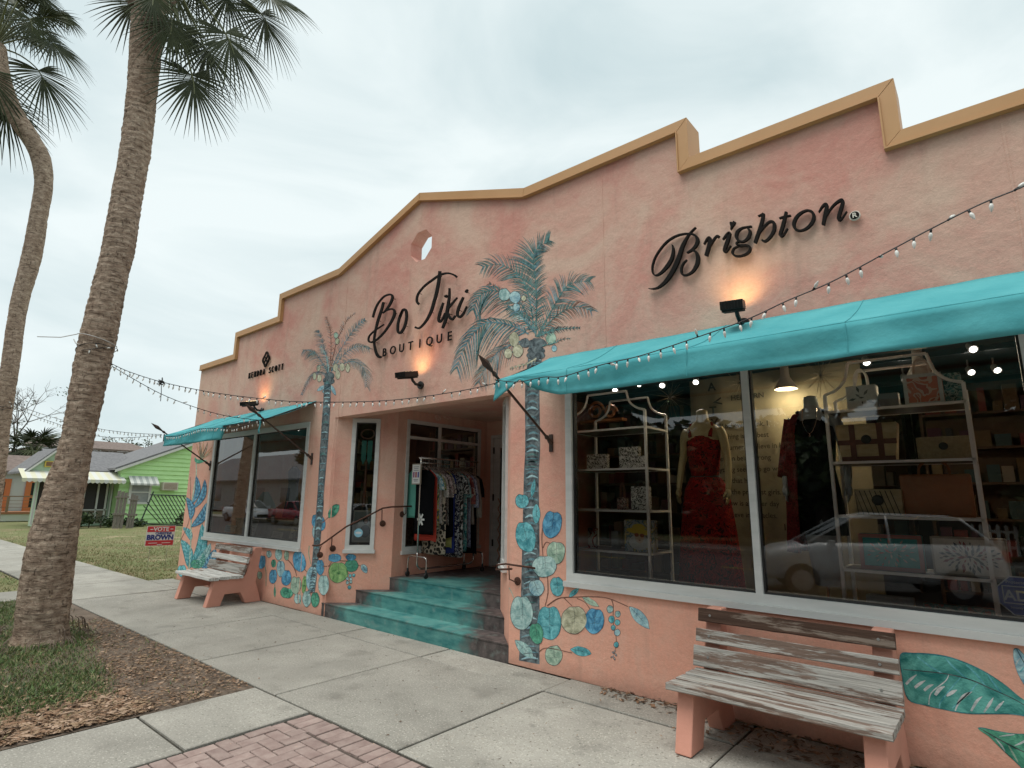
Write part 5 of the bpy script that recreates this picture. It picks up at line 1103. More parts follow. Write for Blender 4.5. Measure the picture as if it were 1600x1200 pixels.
for k in range(26):      # leaf boots at the crown
    a = k*2.4; z = -.9+k*.04; p = top1+Vector((0, 0, z+.1)); d = Vector((math.cos(a), math.sin(a), 1.1)).normalized(); r = .20
    b = MB(); q = p+Vector((math.cos(a), math.sin(a), 0))*r; b.tube([q-d*.05, q+d*.12, q+d*.26], [.05, .035, .012], 5); b.build('leaf_base', mat('boot', (.10, .065, .045), (.2, .14, .1), sc=8, rough=.9), T1)
cn = top1+Vector((0, 0, .25)); fdir = Vector((T1P.x-CAM.x, T1P.y-CAM.y, 0)).normalized()
# fronds that hang into the picture: hub pixel, tip pixel, distance offset
for hx, hy, tx, ty, ex, ns, sp_ in ((300,118,312,195,-.25,46,130),(352,52,392,140,-.35,44,125),(318,70,352,150,.2,40,120),(408,22,440,95,.3,44,128),(420,-5,492,28,.0,44,125),(282,40,296,100,-.1,34,110),(268,30,262,95,-.35,34,95),(210,0,192,55,.3,30,100),(240,-10,236,40,-.45,26,90),(355,-15,352,60,.5,40,120),(300,-30,330,45,.8,40,125),(275,-20,285,60,.6,34,110)):
    h_ = vplane(hx, hy, T1P, ex); t_ = vplane(tx, ty, T1P, ex-.1)
    frond(T1, cn+(h_-cn)*.12, h_, t_, -fdir*.9+Vector((0, 0, .5)), ns, spread=sp_, grav=.8)
for k in range(20):      # the rest of the crown, above the frame
    a = k*2.399; el = .45+1.0*((k*7) % 26)/26; u = Vector((math.cos(a)*math.cos(el), math.sin(a)*math.cos(el), math.sin(el))); h_ = cn+u*random.uniform(.9, 1.3)+Vector((0, 0, .3)); frond(T1, cn, h_, h_+u*.8-Vector((0, 0, .25)), Vector((0, 0, 1))+u*.2, 30, spread=120)
T2P = Vector((-15.9, -2.5, 0)); T2 = thing('palm_tree', 'slender palm at the left edge with a trunk bent like a bow', 'palm tree', T2P, 'street palms along the verge')
pl2 = [(-42,-10,900),(-30,2,800),(-18,12,720),(-10,18,660),(2,33,560),(14,44,480),(33,66,400),(45,75,340),(53,83,290),(45,80,245),(20,60,205),(-5,35,165),(-20,18,120),(-26,10,70)]
path2 = [(Vector((T2P.x-.2, T2P.y, -.1)), .3)]+tr_path(pl2, T2P); path2[0] = (Vector((path2[1][0].x, path2[1][0].y, -.15)), .28)
trunk(T2, path2, nz=260, nk=40, rough=.7); top2 = path2[-1][0]; f2 = Vector((T2P.x-CAM.x, T2P.y-CAM.y, 0)).normalized()
for hx, hy, tx, ty, ex, ns, sp_ in ((75,62,135,115,-.2,44,120),(60,110,100,190,.2,44,120),(46,30,60,80,-.3,40,130),(95,20,125,50,.3,40,120),(8,155,12,240,.3,34,90),(-15,110,-5,210,-.3,30,100),(60,-10,90,40,.2,40,120),(10,5,-10,60,.2,34,120)):
    h_ = vplane(hx, hy, T2P, ex); t_ = vplane(tx, ty, T2P, ex-.1); frond(T2, top2+(h_-top2)*.1, h_, t_, -f2*.8+Vector((0, 0, .6)), ns, spread=sp_, grav=.8, wseg=.0175)
for k in range(15):
    a = k*2.399; el = .35+1.0*((k*7) % 22)/22; u = Vector((math.cos(a)*math.cos(el), math.sin(a)*math.cos(el), math.sin(el))); h_ = top2+u*random.uniform(1.0, 1.4)+Vector((0, 0, .3)); frond(T2, top2, h_, h_+u*.9-Vector((0, 0, .25)), Vector((0, 0, 1))+u*.2, 28, spread=120, wseg=.0175)
# ================================================================== STRING LIGHTS
CABLE = mat('black_cable', (.012, .012, .012), rough=.6); BULBM = mat('clear_bulb', (.74, .74, .70), rough=.15)
bulbM = None
def bulb_mesh():
    b = MB(); b.lathe([(.004, .004), (.0075, .002), (.008, -.022), (.006, -.026)], (0, 0, 0), 8, 0); b.lathe([(.007, -.026), (.013, -.040), (.012, -.055), (.006, -.075), (.001, -.084)], (0, 0, 0), 8, 1)
    me = bpy.data.meshes.new('bulb'); me.from_pydata(b.v, [], b.f); me.materials.append(CABLE); me.materials.append(BULBM); me.polygons.foreach_set('material_index', b.m); me.polygons.foreach_set('use_smooth', [True]*len(b.f)); return me
bulbM = bulb_mesh()
def lights(label, pts, sp=.15, wild=.15, cable_r=.0042, bs=.72):
    pts = [Vector(p) for p in pts]; P = [Vector(q[:3]) for q in spline([(*p, 1) for p in pts], 10)]; T = thing('string_lights', label, 'string lights', pts[0], 'strings of white bulbs hung between the palms and the shop')
    b = MB(); b.tube(P, cable_r, 5); b.build('cable', CABLE, T); acc = sp*.5; n = 0
    for a, c in zip(P, P[1:]):
        L = (c-a).length; d = (c-a)/max(L, 1e-6)
        while acc < L and n < 290:
            p = a+d*acc; rz = random.uniform(0, 6.28); tl = random.gauss(0, .22); 
            if random.random() < wild: tl = random.choice((1.9, 2.4, -2.2, 1.3))
            inst(bulbM, 'bulb', T, p, (tl, random.gauss(0, .15), rz), scale=(bs, bs, bs)); acc += sp*random.uniform(.85, 1.15); n += 1
        acc -= L
    return T
def between(p0, p1, pix):     # pixels onto the upright plane through two anchors
    p0, p1 = Vector(p0), Vector(p1); d = p1-p0; n = Vector((-d.y, d.x, 0)).normalized(); return [onplane(x, y, p0, n) for x, y in pix]
tk = vplane(170, 566, T1P, -.30); awc = Vector((-3.47, -.90, 2.73))
L1 = between(tk, awc, [(172,567),(200,580),(250,596),(320,611),(400,622),(480,628),(600,626),(700,614),(773,599)])
L1b = [awc]+[Vector(v) for v in ((-3.2, -.90, 2.675),(-2.9, -.905, 2.68))]
far = Vector((.9, -1.05, 4.0)); L2 = between((-2.9, -.905, 2.68), far, [(880,588),(940,570),(1000,556),(1080,530),(1165,500),(1230,470),(1300,440),(1390,392),(1450,360),(1530,320),(1600,291),(1680,250)])
lights('long light string sagging from the big palm trunk to the near awning corner', L1+L1b[:1], sp=.088, wild=.06)
lights('light string along the near awning edge that rises to the top right across the facade', L1b+L2, sp=.095, wild=.12, bs=.82)
ac2 = Vector((-8.05, -.88, 2.76)); L3 = between(tk, ac2, [(172,570),(205,590),(255,617),(310,638),(360,651),(413,658)])
fr_ = [Vector((x, -.895, 2.74-.09*math.sin(math.pi*(x+8.05)/-1.5) if x > -9.55 else 2.70-.03*math.sin((x+9.5)*3))) for x in (-8.4, -8.8, -9.2, -9.6, -10.1, -10.6, -11.1, -11.6)]
lights('lower light string from the big palm to the far awning and along its front edge', L3+fr_, sp=.088, wild=.05)
a0 = vplane(16, 628, T2P, -.3); ac3 = Vector((-11.7, -.9, 2.74))
lights('upper of the two light strings between the curved palm and the far awning', between(a0, ac3, [(16,629),(60,645),(100,657),(150,669),(200,676),(253,679)]), sp=.10, wild=.1)
lights('lower of the two light strings between the curved palm and the far awning', between(a0, ac3, [(16,631),(50,648),(95,664),(140,679),(190,684),(253,680)]), sp=.10, wild=.1)
# wrap round the trunks and loose wire end
def wrap(pxs, base, R_, lab, tail=None):
    c = vplane(*pxs, base, 0); pts = [c+Vector((math.cos(a)*R_, math.sin(a)*R_, .05*math.sin(a*1.3))) for a in np.linspace(-1, 7, 40)]
    return lights(lab, pts, sp=.2, wild=.3)
wrap((151, 548), T1P, (vplane(119, 540, T1P)-vplane(180, 540, T1P)).length/2+.012, 'light string wound round the trunk of the big palm')
wrap((6, 640), T2P, (vplane(-7, 640, T2P)-vplane(21, 640, T2P)).length/2+.012, 'light string wound round the trunk of the curved palm')
wt = thing('wire_tie', 'pale loose wire tied round the big palm trunk, sticking out to the left', 'wire', tk)
b = MB(); c = vplane(152, 533, T1P, 0); RT = (vplane(121, 533, T1P)-vplane(183, 533, T1P)).length/2+.008; n_ = (CAM-c); n_.z = 0; n_.normalize(); s_ = Vector((-n_.y, n_.x, 0))
if s_.dot(rt) < 0: s_ = -s_
arc = [c+n_*math.cos(a)*RT+s_*math.sin(a)*RT+Vector((0, 0, -.05*math.sin(a))) for a in np.linspace(-1.5, 1.5, 14)]
b.tube([vplane(58, 526, T1P, -.1), vplane(95, 527, T1P, -.1)]+arc, .0055, 6); b.tube([vplane(115, 530, T1P, -.2), vplane(118, 536, T1P, -.24), vplane(124, 538, T1P, -.27)], .006, 5); b.build('wire', mat('pale_wire', (.5, .48, .45), rough=.5), wt)
kn = between(tk, awc, [(252, 596)])[0]; b = MB(); kt = thing('cable_knot', 'tangled black plug and cable knot on the long light string left of the building', 'cable knot', kn)
b.tube([kn+Vector((random.uniform(-.07, .07), random.uniform(-.03, .03), random.uniform(-.05, .05))) for _ in range(16)], .007, 5); b.build('tangle', CABLE, kt)
b = MB(); b.tube([kn, kn+Vector((.05, 0, -.14)), kn+Vector((.06, 0, -.24))], .004, 5); b.build('loose_end', CABLE, kt)
# ================================================================== DISPLAYS BEHIND THE GLASS
IVORY = mat('pale_metal_shelf', (.78, .78, .76), rough=.45)
def etagere(label, x0, x1, y0, y1, zs, zp, zc, c0, c1):
    T = thing('display_shelf', label, 'display shelf', ((x0+x1)/2, (y0+y1)/2, .5), 'arched metal display shelves in the wide window')
    t = .012
    for y in (y0, y1):
        for x in (x0, x1):
            b = MB(); b.box(x-t, x+t, y-t, y+t, .5, zp); b.build('post', IVORY, T)
        b = MB(); pts = spline([(x0, y, zp, 1), (x0+(c0-x0)*.45, y, zp+.03, 1), (x0+(c0-x0)*.82, y, zp+(zc-zp)*.45, 1), (c0, y, zc, 1)], 5); b.tube([p[:3] for p in pts], .012, 5)
        b.tube([(c0, y, zc), (c1, y, zc)], .012, 5); pts = spline([(c1, y, zc, 1), (c1+(x1-c1)*.18, y, zp+(zc-zp)*.45, 1), (c1+(x1-c1)*.55, y, zp+.03, 1), (x1, y, zp, 1)], 5); b.tube([p[:3] for p in pts], .012, 5); b.build('arch', IVORY, T)
    for z in zs:
        b = MB(); b.box(x0, x1, y0-t, y0+t, z-.02, z); b.box(x0, x1, y1-t, y1+t, z-.02, z); b.box(x0-t, x0+t, y0+t, y1-t, z-.02, z); b.box(x1-t, x1+t, y0+t, y1-t, z-.02, z); b.build('shelf_rim', IVORY, T)
        b = MB(); b.box(x0+t, x1-t, y0+t, y1-t, z-.016, z-.004); b.build('shelf_board', mat('shelf_board', (.10, .08, .07), rough=.4), T)
    return T
ZS = (2.36, 1.955, 1.545, 1.15, .76)
etagere('taller pale arched shelf full of handbags in the right pane', -.985, -.10, .33, .72, ZS, 2.49, 2.73, -.80, -.29)
etagere('pale arched shelf with printed bags in the left pane of the wide window', -3.44, -2.58, .33, .80, ZS, 2.52, 2.73, -3.24, -2.78)
def bag(label, x, y, z, w, h, d, m, hm=None, handles=.12, taper=0, flare=0, straps=None, clasp=None, decor=None, cat='handbag', rz=0, group='handbags on the display shelves'):
    T = thing('handbag', label, cat, (x, y, z), group); b = MB(); rg = []
    for t in (0, .04, .3, .7, .96, 1):
        ww = w/2*(1+flare*t)*(.97 if t in (0, 1) else 1); dd = d/2*(1-.55*t*taper)*(.9 if t in (0, 1) else 1); n = 8; row = []
        for sx, sy in ((-1, -1), (-.9, -1.06), (.9, -1.06), (1, -1), (1, 1), (.9, 1.06), (-.9, 1.06), (-1, 1)): row.append((x+sx*ww, y+sy*dd, z+h*t))
        rg.append(row)
    b.rings(rg); b.build('body', m, T)
    if handles:
        for s_ in (-1, 1):
            b = MB(); b.tube([p[:3] for p in spline([(x-w*.22, y+s_*d*.2, z+h*.96, 1), (x-w*.2, y+s_*d*.2, z+h+handles*.6, 1), (x-w*.08, y+s_*d*.2, z+h+handles, 1), (x+w*.08, y+s_*d*.2, z+h+handles, 1), (x+w*.2, y+s_*d*.2, z+h+handles*.6, 1), (x+w*.22, y+s_*d*.2, z+h*.96, 1)], 4)], .008, 6); b.build('handle', hm or m, T)
    yf = y-d/2*1.06-.001
    if straps:
        for sx in (-.26, .26):
            b = MB(); b.box(x+w*sx-.02, x+w*sx+.02, yf-.006, yf+.004, z+.005, z+h*.99); b.build('strap', straps, T)
        b = MB(); b.box(x-w*.55, x+w*.55, yf-.003, yf+.004, z+h*.45, z+h*.58); b.box(x-w*.5, x+w*.5, yf-.003, yf+.004, z, z+h*.14); b.build('band', straps, T)
    if clasp: b = MB(); b.lathe([(clasp, 0), (clasp, -.008), (clasp*.7, -.012)], (x, yf-.003, z+h*.58), 14, 0, 'y'); b.build('clasp', BLACK, T)
    if decor: decor(T, x, yf, z, w, h)
    return T
STRAW = mat('straw', (.42, .34, .19), (.55, .46, .29), sc=8, rough=.8, bump=.5, bsc=70, stretch=(1, 1, 3)); LEA = mat('brown_leather', (.13, .045, .025), rough=.5); TANL = mat('tan_leather', (.40, .16, .06), (.30, .12, .045), sc=3, rough=.5)
GREYC = mat('grey_canvas', (.42, .45, .46), (.52, .55, .55), sc=60, rough=.8); CORAL = printm('coral_print', [(.5, .16, .11), (.55, .42, .35), (.4, .12, .09)], 9)
X_ = lambda px: -.985+(px-1313)/204*.885
def stripes(T, x, y, z, w, h, c=(.02, .02, .02)):
    for k in range(9):
        b = MB(); xx = x-w*.45+k*w*.11; b.add([(xx, y-.002, z+h*.04), (xx+.006, y-.002, z+h*.04), (xx-w*.16+.006 if xx-w*.16 > x-w*.48 else x-w*.48, y-.002, z+h*.94), (xx-w*.16 if xx-w*.16 > x-w*.48 else x-w*.485, y-.002, z+h*.94)], [(0, 1, 2, 3)]); b.build('stripe', mat('stripe_black', c, rough=.8), T)
def floral(T, x, y, z, w, h, cols, n=36, rad=True, s_=.02):
    for k in range(n):
        a = k*2.399; r = (k/n)**.5; cx_, cz_ = x+math.cos(a)*r*w*.40, z+h*.5+math.sin(a)*r*h*.38
        b = MB(); an = a if rad else random.random()*3; L = s_*random.uniform(.5, 1.1); u = Vector((math.cos(an), 0, math.sin(an))); v = Vector((-u.z, 0, u.x)); c = Vector((cx_, y-.002-.0001*(k % 5), cz_))
        b.add([c-u*L, c+v*L*.35, c+u*L, c-v*L*.35], [(0, 1, 2, 3)]); b.build('motif', mat('motif%d_%s' % (k % len(cols), T.name), cols[k % len(cols)], rough=.7), T)
def border(T, x, y, z, w, h, m, t=.02):
    b = MB(); b.box(x-w/2, x+w/2, y-.003, y+.001, z, z+t); b.box(x-w/2, x+w/2, y-.003, y+.001, z+h-t, z+h); b.box(x-w/2, x-w/2+t, y-.003, y+.001, z+t, z+h-t); b.box(x+w/2-t, x+w/2, y-.003, y+.001, z+t, z+h-t); b.build('border', m, T)
bag('grey canvas tote with white rope handles on the top shelf', X_(1368), .5, ZS[0], .21, .20, .12, GREYC, IVORY, .13, decor=lambda *a: floral(*a, [(.05, .05, .06), (.12, .12, .14)], 7, s_=.03))
bag('two small stacked grey boxes between the totes on the top shelf', X_(1409), .5, ZS[0], .13, .12, .1, mat('grey_box', (.16, .16, .17), rough=.6), handles=0, cat='box')
bag('coral and grey printed tote with looped handles on the top shelf', X_(1461), .5, ZS[0], .24, .24, .13, CORAL, mat('pale_handle', (.5, .42, .36), rough=.6), .12, decor=lambda *a: border(*a, GREYC, .025))
bag('teal striped small bag at the right end of the top shelf', X_(1500), .56, ZS[0], .12, .24, .08, printm('tealstripe', [(.1, .25, .25), (.3, .4, .38), (.05, .12, .12)], 22), handles=0)
bag('large straw bag with brown leather straps and a black medallion', X_(1368), .52, ZS[1], .36, .30, .14, STRAW, LEA, 0, 0, .18, straps=LEA, clasp=.035)
bag('flat tan woven clutch with a dark oval clasp', X_(1478), .5, ZS[1], .32, .17, .07, mat('tan_weave', (.26, .21, .12), (.34, .28, .17), sc=50, rough=.8), handles=0, clasp=.028)
bag('wicker bag with dark diagonal stitched stripes', X_(1375), .5, ZS[2], .31, .20, .09, STRAW, handles=0, clasp=.04, decor=stripes)
bag('wide tan leather tote standing behind the wicker bag', X_(1458), .60, ZS[2], .43, .31, .12, TANL, TANL, .10)
bag('teal bag with a starfish and shell pattern and pink border', X_(1386), .46, ZS[3], .40, .26, .09, mat('teal_panel', (.04, .34, .34), rough=.7), handles=0, decor=lambda T, x, y, z, w, h: (floral(T, x, y, z, w, h, [(.5, .4, .36), (.5, .2, .14), (.45, .5, .45)], 30, s_=.026), border(T, x, y, z, w, h, mat('rose_border', (.36, .14, .12), rough=.7), .028)))
bag('white embroidered bag with a dark leaf wreath pattern', X_(1492), .46, ZS[3], .42, .26, .09, mat('white_cloth', (.62, .60, .54), (.72, .69, .63), sc=70, rough=.9), handles=0, decor=lambda T, x, y, z, w, h: (floral(T, x, y, z, w, h, [(.02, .03, .05), (.25, .05, .05), (.03, .05, .04)], 64, s_=.026), border(T, x, y, z, w, h, mat('beige_edge', (.4, .36, .3), rough=.8), .012)))
bag('grey folded bag on the lowest shelf', X_(1375), .5, ZS[4], .3, .2, .08, GREYC, handles=0)
bag('coral and green patterned bag on the lowest shelf', X_(1470), .5, ZS[4], .42, .18, .08, printm('coralgreen', [(.35, .14, .1), (.12, .2, .16), (.3, .28, .22)], 12), handles=0)
Y_ = lambda px: -3.44+(px-931)/112*.86
BWP = printm('bw_print', [(.65, .63, .58), (.04, .04, .04), (.7, .68, .64)], 30); BWP2 = printm('bw_print2', [(.6, .6, .56), (.05, .05, .05), (.68, .66, .62)], 24)
bag('flat black and white printed clutch on the second shelf', Y_(958), .5, ZS[1], .25, .16, .05, BWP, handles=0)
bag('tilted black and white scribble print bag', Y_(1008), .5, ZS[1], .22, .22, .06, BWP2, handles=0)
bag('heart shaped silver patterned pouch beside the scribble bag', Y_(1025), .44, ZS[1], .15, .12, .05, BWP, handles=0, cat='pouch')
bag('little pink and black printed purse', Y_(998), .46, ZS[2], .10, .12, .05, printm('pinkp', [(.4, .22, .2), (.04, .03, .03), (.45, .35, .3)], 30), LEA, .14, cat='purse')
bag('black and cream printed tote with curved handles', Y_(1025), .46, ZS[2], .18, .23, .08, BWP2, BLACK, .05)
bag('small white phone pouch with a red and black drawing', Y_(952), .45, ZS[3], .10, .20, .04, printm('ph', [(.5, .48, .45), (.5, .48, .45), (.3, .05, .05), (.05, .05, .05)], 11), handles=0, cat='pouch')
bag('grey slim box on the fourth shelf', Y_(980), .55, ZS[3], .08, .18, .06, mat('grey_box', (.16, .16, .17)), handles=0, cat='box')
def artbag(T, x, y, z, w, h):
    def el(cx_, cz_, rx, rz, m, k, rot=0):
        b = MB(); pts = [(cx_+rx*math.cos(a)*math.cos(rot)-rz*math.sin(a)*math.sin(rot), y-.0015-.0008*k, cz_+rx*math.cos(a)*math.sin(rot)+rz*math.sin(a)*math.cos(rot)) for a in np.linspace(0, 6.283, 20)[:-1]]; b.flat(pts); b.build('printed_shape', m, T)
    ye = mat('art_yellow', (.55, .42, .05), rough=.7); sk = mat('art_skin', (.5, .4, .3), rough=.7); rd = mat('art_brown', (.28, .09, .05), rough=.7)
    el(x, z+h*.30, w*.34, h*.24, GREYC, 0); el(x+w*.02, z+h*.47, w*.15, h*.20, sk, 1); el(x, z+h*.64, w*.42, h*.10, ye, 2, -.12); el(x, z+h*.76, w*.22, h*.13, ye, 3); el(x-w*.07, z+h*.53, w*.075, h*.06, rd, 4); el(x+w*.11, z+h*.52, w*.075, h*.06, rd, 4); el(x+w*.03, z+h*.37, w*.04, h*.02, rd, 5)
bag('square colourful art print bag showing a face under a yellow sun hat', Y_(1024), .44, ZS[3], .32, .30, .07, printm('artbg', [(.35, .38, .38), (.12, .2, .25), (.4, .35, .15), (.5, .48, .42)], 10), handles=0, decor=artbag)
bag('pale box under the printed pouch on the lowest shelf', Y_(955), .5, ZS[4], .24, .16, .08, mat('pale_box', (.34, .36, .36), rough=.6), handles=0, cat='box')
def mannequin(label, x, y, z0, skin, dressm, waistm, kind):
    T = thing('mannequin', label, 'mannequin', (x, y, .5), 'headless mannequins in the wide window')
    def ell(z, rx, ry, n=20, dx=0, dy=0): return [(x+dx+rx*math.cos(2*math.pi*k/n), y+dy+ry*math.sin(2*math.pi*k/n), z) for k in range(n)]
    H = z0           # height of neck top
    b = MB(); b.rings([ell(H-1.55, .09, .08), ell(H-1.0, .15, .10), ell(H-.85, .152, .10), ell(H-.62, .12, .095), ell(H-.42, .15, .115, dy=-.015), ell(H-.27, .165, .10), ell(H-.17, .16, .085), ell(H-.13, .11, .07), ell(H-.09, .06, .058), ell(H-.02, .055, .055), ell(H, .052, .052), ell(H+.012, .02, .02)])
    b.build('body', skin, T, smooth=True)
    for s_ in (-1, 1):
        b = MB(); pts = spline([(x+s_*.15, y, H-.19, .046), (x+s_*.185, y, H-.25, .045), (x+s_*.21, y+.01, H-.42, .038), (x+s_*.225, y-.01, H-.52, .033), (x+s_*.235, y-.05, H-.66, .03), (x+s_*.235, y-.08, H-.76, .023)], 4)
        b.tube([p[:3] for p in pts], [float(p[3]) for p in pts], 10)
        hx, hy, hz = x+s_*.235, y-.085, H-.79; b.tube([(hx, hy+.005, hz+.04), (hx, hy-.005, hz), (hx, hy-.012, hz-.045)], [.02, .03, .022], 8)
        for q in range(4): b.tube([(hx, hy-.03+q*.016, hz-.035), (hx-s_*.006, hy-.035+q*.017, hz-.08), (hx-s_*.014, hy-.035+q*.016, hz-.105+abs(q-1.5)*.01)], [.0085, .008, .005], 6)
        b.tube([(hx-s_*.01, hy-.028, hz+.01), (hx-s_*.02, hy-.05, hz-.02), (hx-s_*.022, hy-.055, hz-.05)], [.01, .009, .006], 6); b.build('arm', skin, T, smooth=True)
    def skirt(zt_, zb_, r0, r1, m, nm, n=60, amp=.02):
        b = MB(); rg = []
        for i in range(13):
            t = i/12; z = zt_+(zb_-zt_)*t; r = r0+(r1-r0)*t**.45; rg.append([(x+(r+amp*t*math.sin(k/n*6.283*9+i*.1))*math.cos(2*math.pi*k/n), y+(r*.72+amp*t*math.sin(k/n*6.283*9+i*.1))*math.sin(2*math.pi*k/n), z) for k in range(n)])
        b.rings(rg, cap=False); b.build(nm, m, T, smooth=True)
    if kind == 'dress':
        b = MB(); b.rings([ell(H-.64, .128, .102), ell(H-.5, .145, .117, dy=-.01), ell(H-.42, .158, .123, dy=-.015), ell(H-.30, .165, .108), ell(H-.24, .15, .095)], cap=False); b.build('bodice', dressm, T, smooth=True)
        for s_ in (-1, 1): b = MB(); b.tube([(x+s_*.10, y-.085, H-.26), (x+s_*.10, y-.03, H-.135), (x+s_*.10, y+.07, H-.24)], .02, 6); b.build('shoulder_strap', dressm, T)
        b = MB(); b.rings([ell(H-.68, .132, .105), ell(H-.60, .130, .103)], cap=False); b.build('belt', waistm, T, smooth=True)
        skirt(H-.64, .56, .145, .31, dressm, 'skirt')
    else:
        b = MB(); b.rings([ell(H-1.15, .19, .145), ell(H-.9, .178, .135), ell(H-.62, .14, .11), ell(H-.42, .165, .128, dy=-.015), ell(H-.30, .17, .112), ell(H-.2, .15, .09)], cap=False); b.build('top', dressm, T, smooth=True)
        for s_ in (-1, 1): b = MB(); b.tube([(x+s_*.07, y-.10, H-.32), (x+s_*.10, y-.03, H-.135), (x+s_*.10, y+.07, H-.24)], .024, 6); b.build('shoulder_strap', dressm, T)
        # open velvet cardigan over the left shoulder side
        b = MB(); rg = []
        for i in range(14):
            t = i/13; z = H-.15-1.15*t; row = []
            for k in range(16):
                a = math.pi*.55+math.pi*.78*k/15; rx = (.19 if t > .1 else .13+.6*t)+.05*t+.008*math.sin(k*1.7+t*3); row.append((x+rx*math.cos(a)*1.12, y+rx*.78*math.sin(a), z))
            rg.append(row)
        b.rings(rg, cap=False, close=False); o = b.build('cardigan', waistm, T, smooth=True); sol = o.modifiers.new('t', 'SOLIDIFY'); sol.thickness = .008
        b = MB(); pts = spline([(x-.16, y, H-.19, .065), (x-.22, y+.01, H-.42, .055), (x-.25, y-.03, H-.68, .06)], 4); b.tube([p[:3] for p in pts], [float(p[3]) for p in pts], 10); b.build('cardigan_sleeve', waistm, T, smooth=True)
        b = MB(); b.tube([p[:3] for p in spline([(x-.055, y-.06, H-.11, 1), (x-.05, y-.12, H-.24, 1), (x, y-.135, H-.33, 1), (x+.05, y-.12, H-.24, 1), (x+.055, y-.06, H-.11, 1)], 4)], .003, 4); b.lathe([(.001, 0), (.012, .012), (.001, .03)], (x, y-.14, H-.36), 8); b.build('necklace', CHROME, T)
    b = MB(); b.tube([(x, y, .52), (x, y, H-1.4)], .012, 6); b.lathe([(.15, 0), (.15, .012), (.02, .02)], (x, y, .5), 20); b.build('stand', CHROME, T)
RED = printm('red_lace', [(.13, .006, .006), (.26, .014, .012), (.03, .006, .006), (.18, .01, .01)], 14)
mannequin('headless mannequin in a red patterned dress with a black belt, left of the window bar', -2.12, .62, 2.50, mat('mannequin_skin', (.34, .28, .14), rough=.5), RED, BLACK, 'dress')
mannequin('headless grey mannequin in a black top and dark red cardigan beside the right shelf', -1.15, .60, 2.53, mat('mannequin_grey', (.30, .34, .36), rough=.5), mat('black_cloth', (.012, .012, .014)), printm('velvet', [(.10, .012, .015), (.18, .02, .025), (.07, .01, .012)], 25), 'top')
def sputnik(label, x, y, z, r=.2):
    T = thing('starburst_ornament', label, 'ornament', (x, y, z), 'starburst ornaments hanging in the window'); b = MB(); b.tube([(x, y, z), (x, y, 3.04)], .003, 4); b.lathe([(.001, -.018), (.018, 0), (.001, .018)], (x, y, z), 8); b.build('hub', BLACK, T)
    for k in range(30):
        u = 1-2*(k+.5)/30; a = k*2.399; q = math.sqrt(1-u*u); d = Vector((q*math.cos(a), q*math.sin(a), u)); rr = r*random.uniform(.75, 1.15)
        b = MB(); b.tube([Vector((x, y, z)), Vector((x, y, z))+d*rr], [.0035, .0015], 4); b.build('spike', mat('brass_spike', (.28, .24, .17), rough=.4, metal=.5), T)
sputnik('silvery starburst ornament above the red dress', -2.75, 1.3, 2.80, .22); sputnik('dark starburst ornament in front of the quotation banner, left', -1.88, 1.05, 2.82, .17); sputnik('starburst ornament touching the corner of the right shelf', -1.12, .95, 2.78, .22)
# quotation banner
BN = thing('quotation_banner', 'tall parchment banner printed with a typed quotation hanging behind the mannequins', 'banner', (-1.85, 1.5, .5))
b = MB(); rg = []
for i in range(31): x = -2.60+1.72*i/30; rg.append([(x, 1.5+.015*math.sin(x*9)+.006*math.sin(x*23), z) for z in (.5, 1.2, 2.0, 2.6, 3.0)])
b.rings(rg, close=False, cap=False); b.build('cloth', mat('parchment', (.26, .24, .17), (.19, .17, .115), sc=2.5, rough=.8, bump=.3, bsc=5), BN, smooth=True)
INK = mat('faded_ink', (.035, .028, .022), rough=.9)
for k, s_ in enumerate(('pink, "I believe in pink. I', 'that laughing is the best', 'calorie burner. I believe in kissing', 'I believe in being strong', 'everything seems to go wrong', 'I believe that happy', 'girls are the prettiest girls. I be', 'tomorrow is another day', 'and I believe in miracles.')):
    text(s_, .075, (-2.42, 1.474, 2.42-k*.118), INK, BN, align='LEFT', extr=0, name='printed_line', bold=.001, xs=.92)
text('119.', .09, (-1.62, 1.474, 1.36), INK, BN, extr=0, name='printed_line', bold=.001); text('HEPBURN', .08, (-1.95, 1.474, 2.72), INK, BN, extr=0, name='printed_line', bold=.001)
b = MB(); GB = thing('hanging_letter_garland', 'vertical garland of dark letters hanging at the left edge of the banner', 'garland', (-2.35, 1.4, 2.6))
for k, s_ in enumerate('AVTX'): text(s_, .13, (-2.30+.01*(k % 2), 1.40, 2.84-k*.135), INK, GB, extr=.004, name='letter', bold=.002, rot=(math.pi/2, 1.45 if s_ == 'V' else 0, 0))
# lamps in the shop
WARM = emit('warm_bulb', (1, .82, .55), 9); COOLW = emit('spot_bulb', (1, .95, .85), 14)
def pendant(label, x, y, z):
    T = thing('pendant_lamp', label, 'pendant lamp', (x, y, z), 'white cone lamps in the shop window'); b = MB(); b.lathe([(.035, .30), (.04, .16), (.045, .12), (.10, .02), (.11, 0), (.104, 0), (.045, .10), (.03, .12)], (x, y, z), 20); b.build('shade', mat('lamp_white', (.5, .48, .44), rough=.5), T, smooth=True)
    b = MB(); b.lathe([(.01, .02), (.085, .012), (.085, .016), (.01, .03)], (x, y, z), 16); b.build('bulb', WARM, T)
    l = bpy.data.lights.new('lamp', 'POINT'); l.energy = 9; l.color = (1, .8, .5); l.shadow_soft_size = .06; o = bpy.data.objects.new('lamp', l); COL.objects.link(o); o.parent = T; o.location = (0, 0, -.03)
pendant('cone lamp glowing in front of the parchment banner', -1.50, 1.25, 2.74); pendant('cone lamp above the right handbag shelf', -.40, 1.15, 2.70); pendant('cone lamp seen through the far shop window', -9.2, 1.4, 2.55)
SPM = mat('track_spot_white', (.4, .4, .4), rough=.4)
